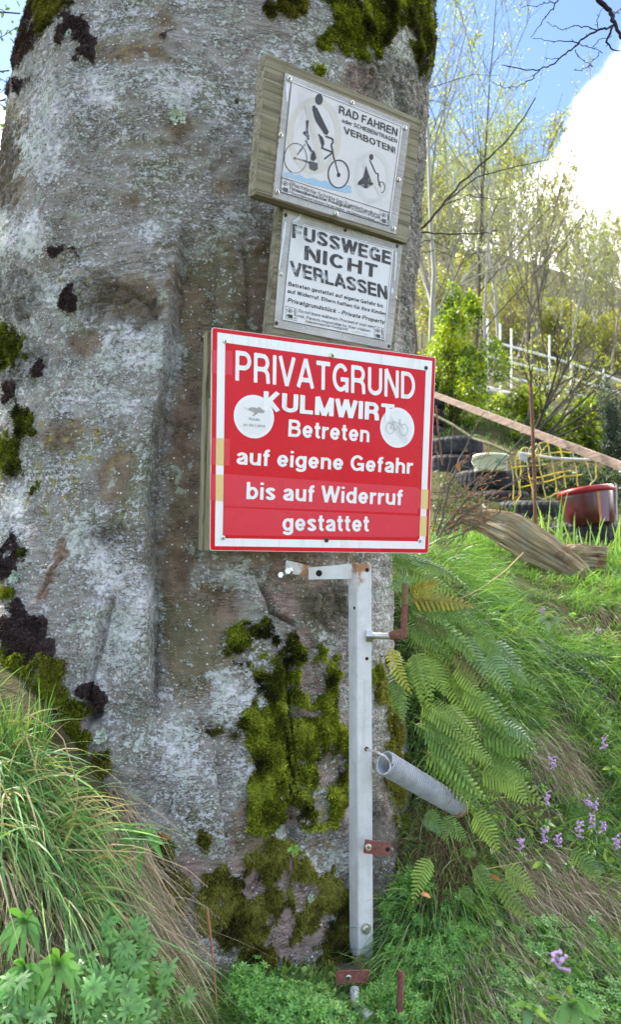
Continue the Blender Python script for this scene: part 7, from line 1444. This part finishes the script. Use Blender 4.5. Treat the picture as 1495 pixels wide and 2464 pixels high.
strap_rosette(706, 2040, 1.80, 7, .022, .007, 'tiny bright rosette with brown dead leaves growing out of the mossy cleft', (.15, .28, .04), seed=5)
g = G(); c = at(700, 2058, 1.79); ribbons(g, np.repeat(c[None], 6, 0), nrm(np.array([0, -.25, -1.]) + rs.normal(0, .3, (6, 3))), rs.uniform(.025, .045, 6), np.full(6, .006), .2, (.12, .07, .065), 4); g.build('dead_leaves', MAT['dry'], None, kind='stuff', label='withered purple-brown leaves hanging under the tiny rosette in the cleft', cat='dead leaves')
strap_rosette(1375, 2420, 1.66, 8, .075, .020, 'broad fresh-leaved plant in the lower right corner beside the straw', (.11, .24, .05), seed=6)
strap_rosette(1320, 1490, 2.9, 7, .07, .018, 'pale small-leaved plant on the bank below the logs', (.12, .2, .08), seed=7)
def palmate(u, v, Y, n, r_leaf, label, seed, col=(.14, .30, .09)):
    r_ = np.random.default_rng(seed); c = at(u, v, Y); e_ = empty('palmate_plant', tuple(c), label, 'plant', 'palmate-leaved plants at the bottom left')
    for i in range(n):
        g_ = G(); o = c + np.array([r_.uniform(-.055, .055), r_.uniform(-.05, .03), r_.uniform(-.03, .045)]); nn_ = nrm(np.array([0, -.75, .75]) + r_.normal(0, .25, 3)); a_, b_ = frame_of(nn_); ph = r_.uniform(0, 6.28); k = 8
        ribbons(g_, (c + np.array([0, .01, -.05]))[None], nrm((o - c + np.array([0, 0, .05]))[None]), [np.linalg.norm(o - c + np.array([0, 0, .05]))], [.0016], 0, (.08, .16, .05), 2, wprof=np.array([1, 1, 1]))
        an = ph + np.linspace(-2.3, 2.3, k); rd = np.cos(an)[:, None] * a_ + np.sin(an)[:, None] * b_; ribbons(g_, np.repeat(o[None], k, 0), nrm(rd + nn_ * .15), r_leaf * r_.uniform(.8, 1.1, k), r_leaf * .26, .3, np.array(col) * r_.uniform(.8, 1.2), 5, gdir=-nn_, wprof=np.array([.15, .5, .9, 1, .75, .25]), side=nrm(np.cross(rd, nn_))); g_.build('palmate_leaf', MAT['leaf'], e_)
for (u, v, Y, n, r_, s, lab) in [(245, 2230, 1.56, 9, .034, 1, 'palmate-leaved plant highest up beside the straw curtain'), (300, 2270, 1.54, 8, .032, 11, 'palmate-leaved plant between the straw curtain and the bottom plants'), (260, 2330, 1.50, 10, .034, 2, 'palmate-leaved plant in the middle of the lower left group'), (350, 2350, 1.52, 8, .032, 3, 'palmate-leaved plant rightmost of the lower left group'), (170, 2400, 1.44, 10, .034, 4, 'palmate-leaved plant under the glossy strap leaves'), (60, 2410, 1.40, 10, .036, 5, 'palmate-leaved plant in the bottom left corner'), (270, 2430, 1.43, 10, .034, 6, 'palmate-leaved plant at the bottom edge right of the corner'), (370, 2430, 1.46, 7, .03, 7, 'palmate-leaved plant at the bottom edge nearest the trunk')]: palmate(u, v, Y, int(n * 1.7), r_ * .74, lab, s)
# ---- purple flowers
fp = M('purple_petal', rough=.6); fp.color(fp.attr('tint')); 
def flower(u, v, label, h=.05, s=1., col=(.46, .29, .52)):
    Pg = gray(u, v + 60, 1.7, 5)[0]; Y = min(gray(u, v, 1.7, 6)[0][1], Pg[1] + .15) - .04; top = at(u, v, Y); b = Pg.copy(); b[1] = Y + .03; b[2] = top[2] - .085; b[0] = top[0] + rs.normal(0, .02); e_ = empty('purple_flower', tuple(b), label, 'flower', 'purple larkspur-like flowers on the bank')
    g_ = G(); tube(g_, [b, (b + top) / 2 + np.array([.006, 0, 0]), top + np.array([0, 0, .012])], [.0012, .001, .0008], 5, (.12, .17, .08)); g_.build('stem', MAT['dry'], e_)
    g_ = G()
    for i in range(int(9 * s)):
        a_ = i * 2.4; o = top + np.array([0, 0, (i / 9 - .5) * .026]) + rs.normal(0, .0015, 3); d = nrm(np.array([math.cos(a_) * .8, -.5 + math.sin(a_) * .6, .35 + rs.normal(0, .45)])); c = np.array(col) * rs.uniform(.8, 1.25); tube(g_, [o - d * .004, o + d * .003, o + d * .007, o + d * .010], [.0008, .0017, .0015, .0030], 5, c)
    g_.build('blossom', fp.m, e_)
    g_ = G(); n = 7; ribbons(g_, np.repeat(b[None], n, 0) + np.array([0, 0, .015]), nrm(np.array([0, -.4, .6]) + rs.normal(0, .6, (n, 3))), rs.uniform(.02, .035, n), rs.uniform(.008, .013, n), .5, vcol(GC, n), 4, wprof=np.array([.2, .8, 1, .7, .1])); g_.build('leaves', MAT['leaf'], e_)['kind'] = 'stuff'
for (f_, x, y, lab, s) in [(R7, 898, 393, 'leftmost purple flower, nearest the soft fern fronds', 1), (R7, 1033, 350, 'tall pink-purple flower just right of the leftmost one', 1.3), (R7, 1120, 372, 'bluish purple flower in the middle of the row', 1), (R7, 1245, 312, 'largest purple flower cluster of the row', 1.5), (R7, 1318, 252, 'purple flower above and right of the largest cluster', 1.1), (R7, 1385, 287, 'reddish purple flower near the right end of the row', 1), (R7, 1470, 395, 'purple flower at the right edge of the picture', 1.4),
                           (R7, 1340, 165, 'purple flower standing highest in the right group', 1), (R7, 1052, 118, 'purple flower alone above the row beside the fern tips', 1), (R7, 1118, 1072, 'single slender purple flower low in the bedstraw carpet', .7), (R7, 1298, 130, 'tiny bluish flower beside the highest purple flower', .7), (R5, 1395, 1108, 'purple flower on the grassy bank far up at the right edge', 1), (R5, 1082, 1222, 'purple flower right of the dry grass mound', 1.1), (R5, 1025, 310, 'faded pinkish flower high on the bank below the logs', 1), (R5, 1358, 425, 'tiny lilac flower in the tall grass below the log end', .7)]:
    flower(*f_(x, y), lab, s=s)
# litter: dead leaves on the bank
for i, (u, v, lab) in enumerate([(385, 2010, 'curled orange dead leaf on the fresh rosette'), (1010, 2150, 'small brown dead leaf on the bare root right of the tube'), (1180, 2110, 'brown crumpled dead leaf under the lower ferns')]):
    c = at(u, v, (1.64, 1.9, 1.96)[i]); g_ = G(); ribbons(g_, c[None], nrm(np.array([[.8, -.3, .2]])), [.03], [.016], [.4], (.42, .2, .08), 4, wprof=np.array([.2, .9, 1, .7, .1])); g_.build('dead_leaf', MAT['dry'], None, label=lab, cat='leaf')
g = G(); P_ = gray(1425, 1425, 2.5, 6)[0]; idx = pick([[(1395, 1395), (1450, 1400), (1450, 1450), (1400, 1440)]], 1, 2, 6)

herbs('dark ivy and litter covering the ground between the tyres and the log', [[(1040, 1090), (1520, 1100), (1520, 1330), (1380, 1330), (1200, 1300), (1040, 1300)]], 3600, (.03, .07), (4.6, 9), np.array([(.03, .06, .02), (.06, .10, .03), (.12, .09, .05), (.09, .13, .05)]))
g = G(); grass(g, pick([[(1110, 1320), (1230, 1330), (1400, 1400), (1560, 1400), (1560, 1450), (1230, 1450)]], 2200, 3.0, 4.3, 4.), (.03, .06), (.002, .004)); stuff(g, 'grass', 'grass', 'short grass directly below the long weathered log', 'grass')
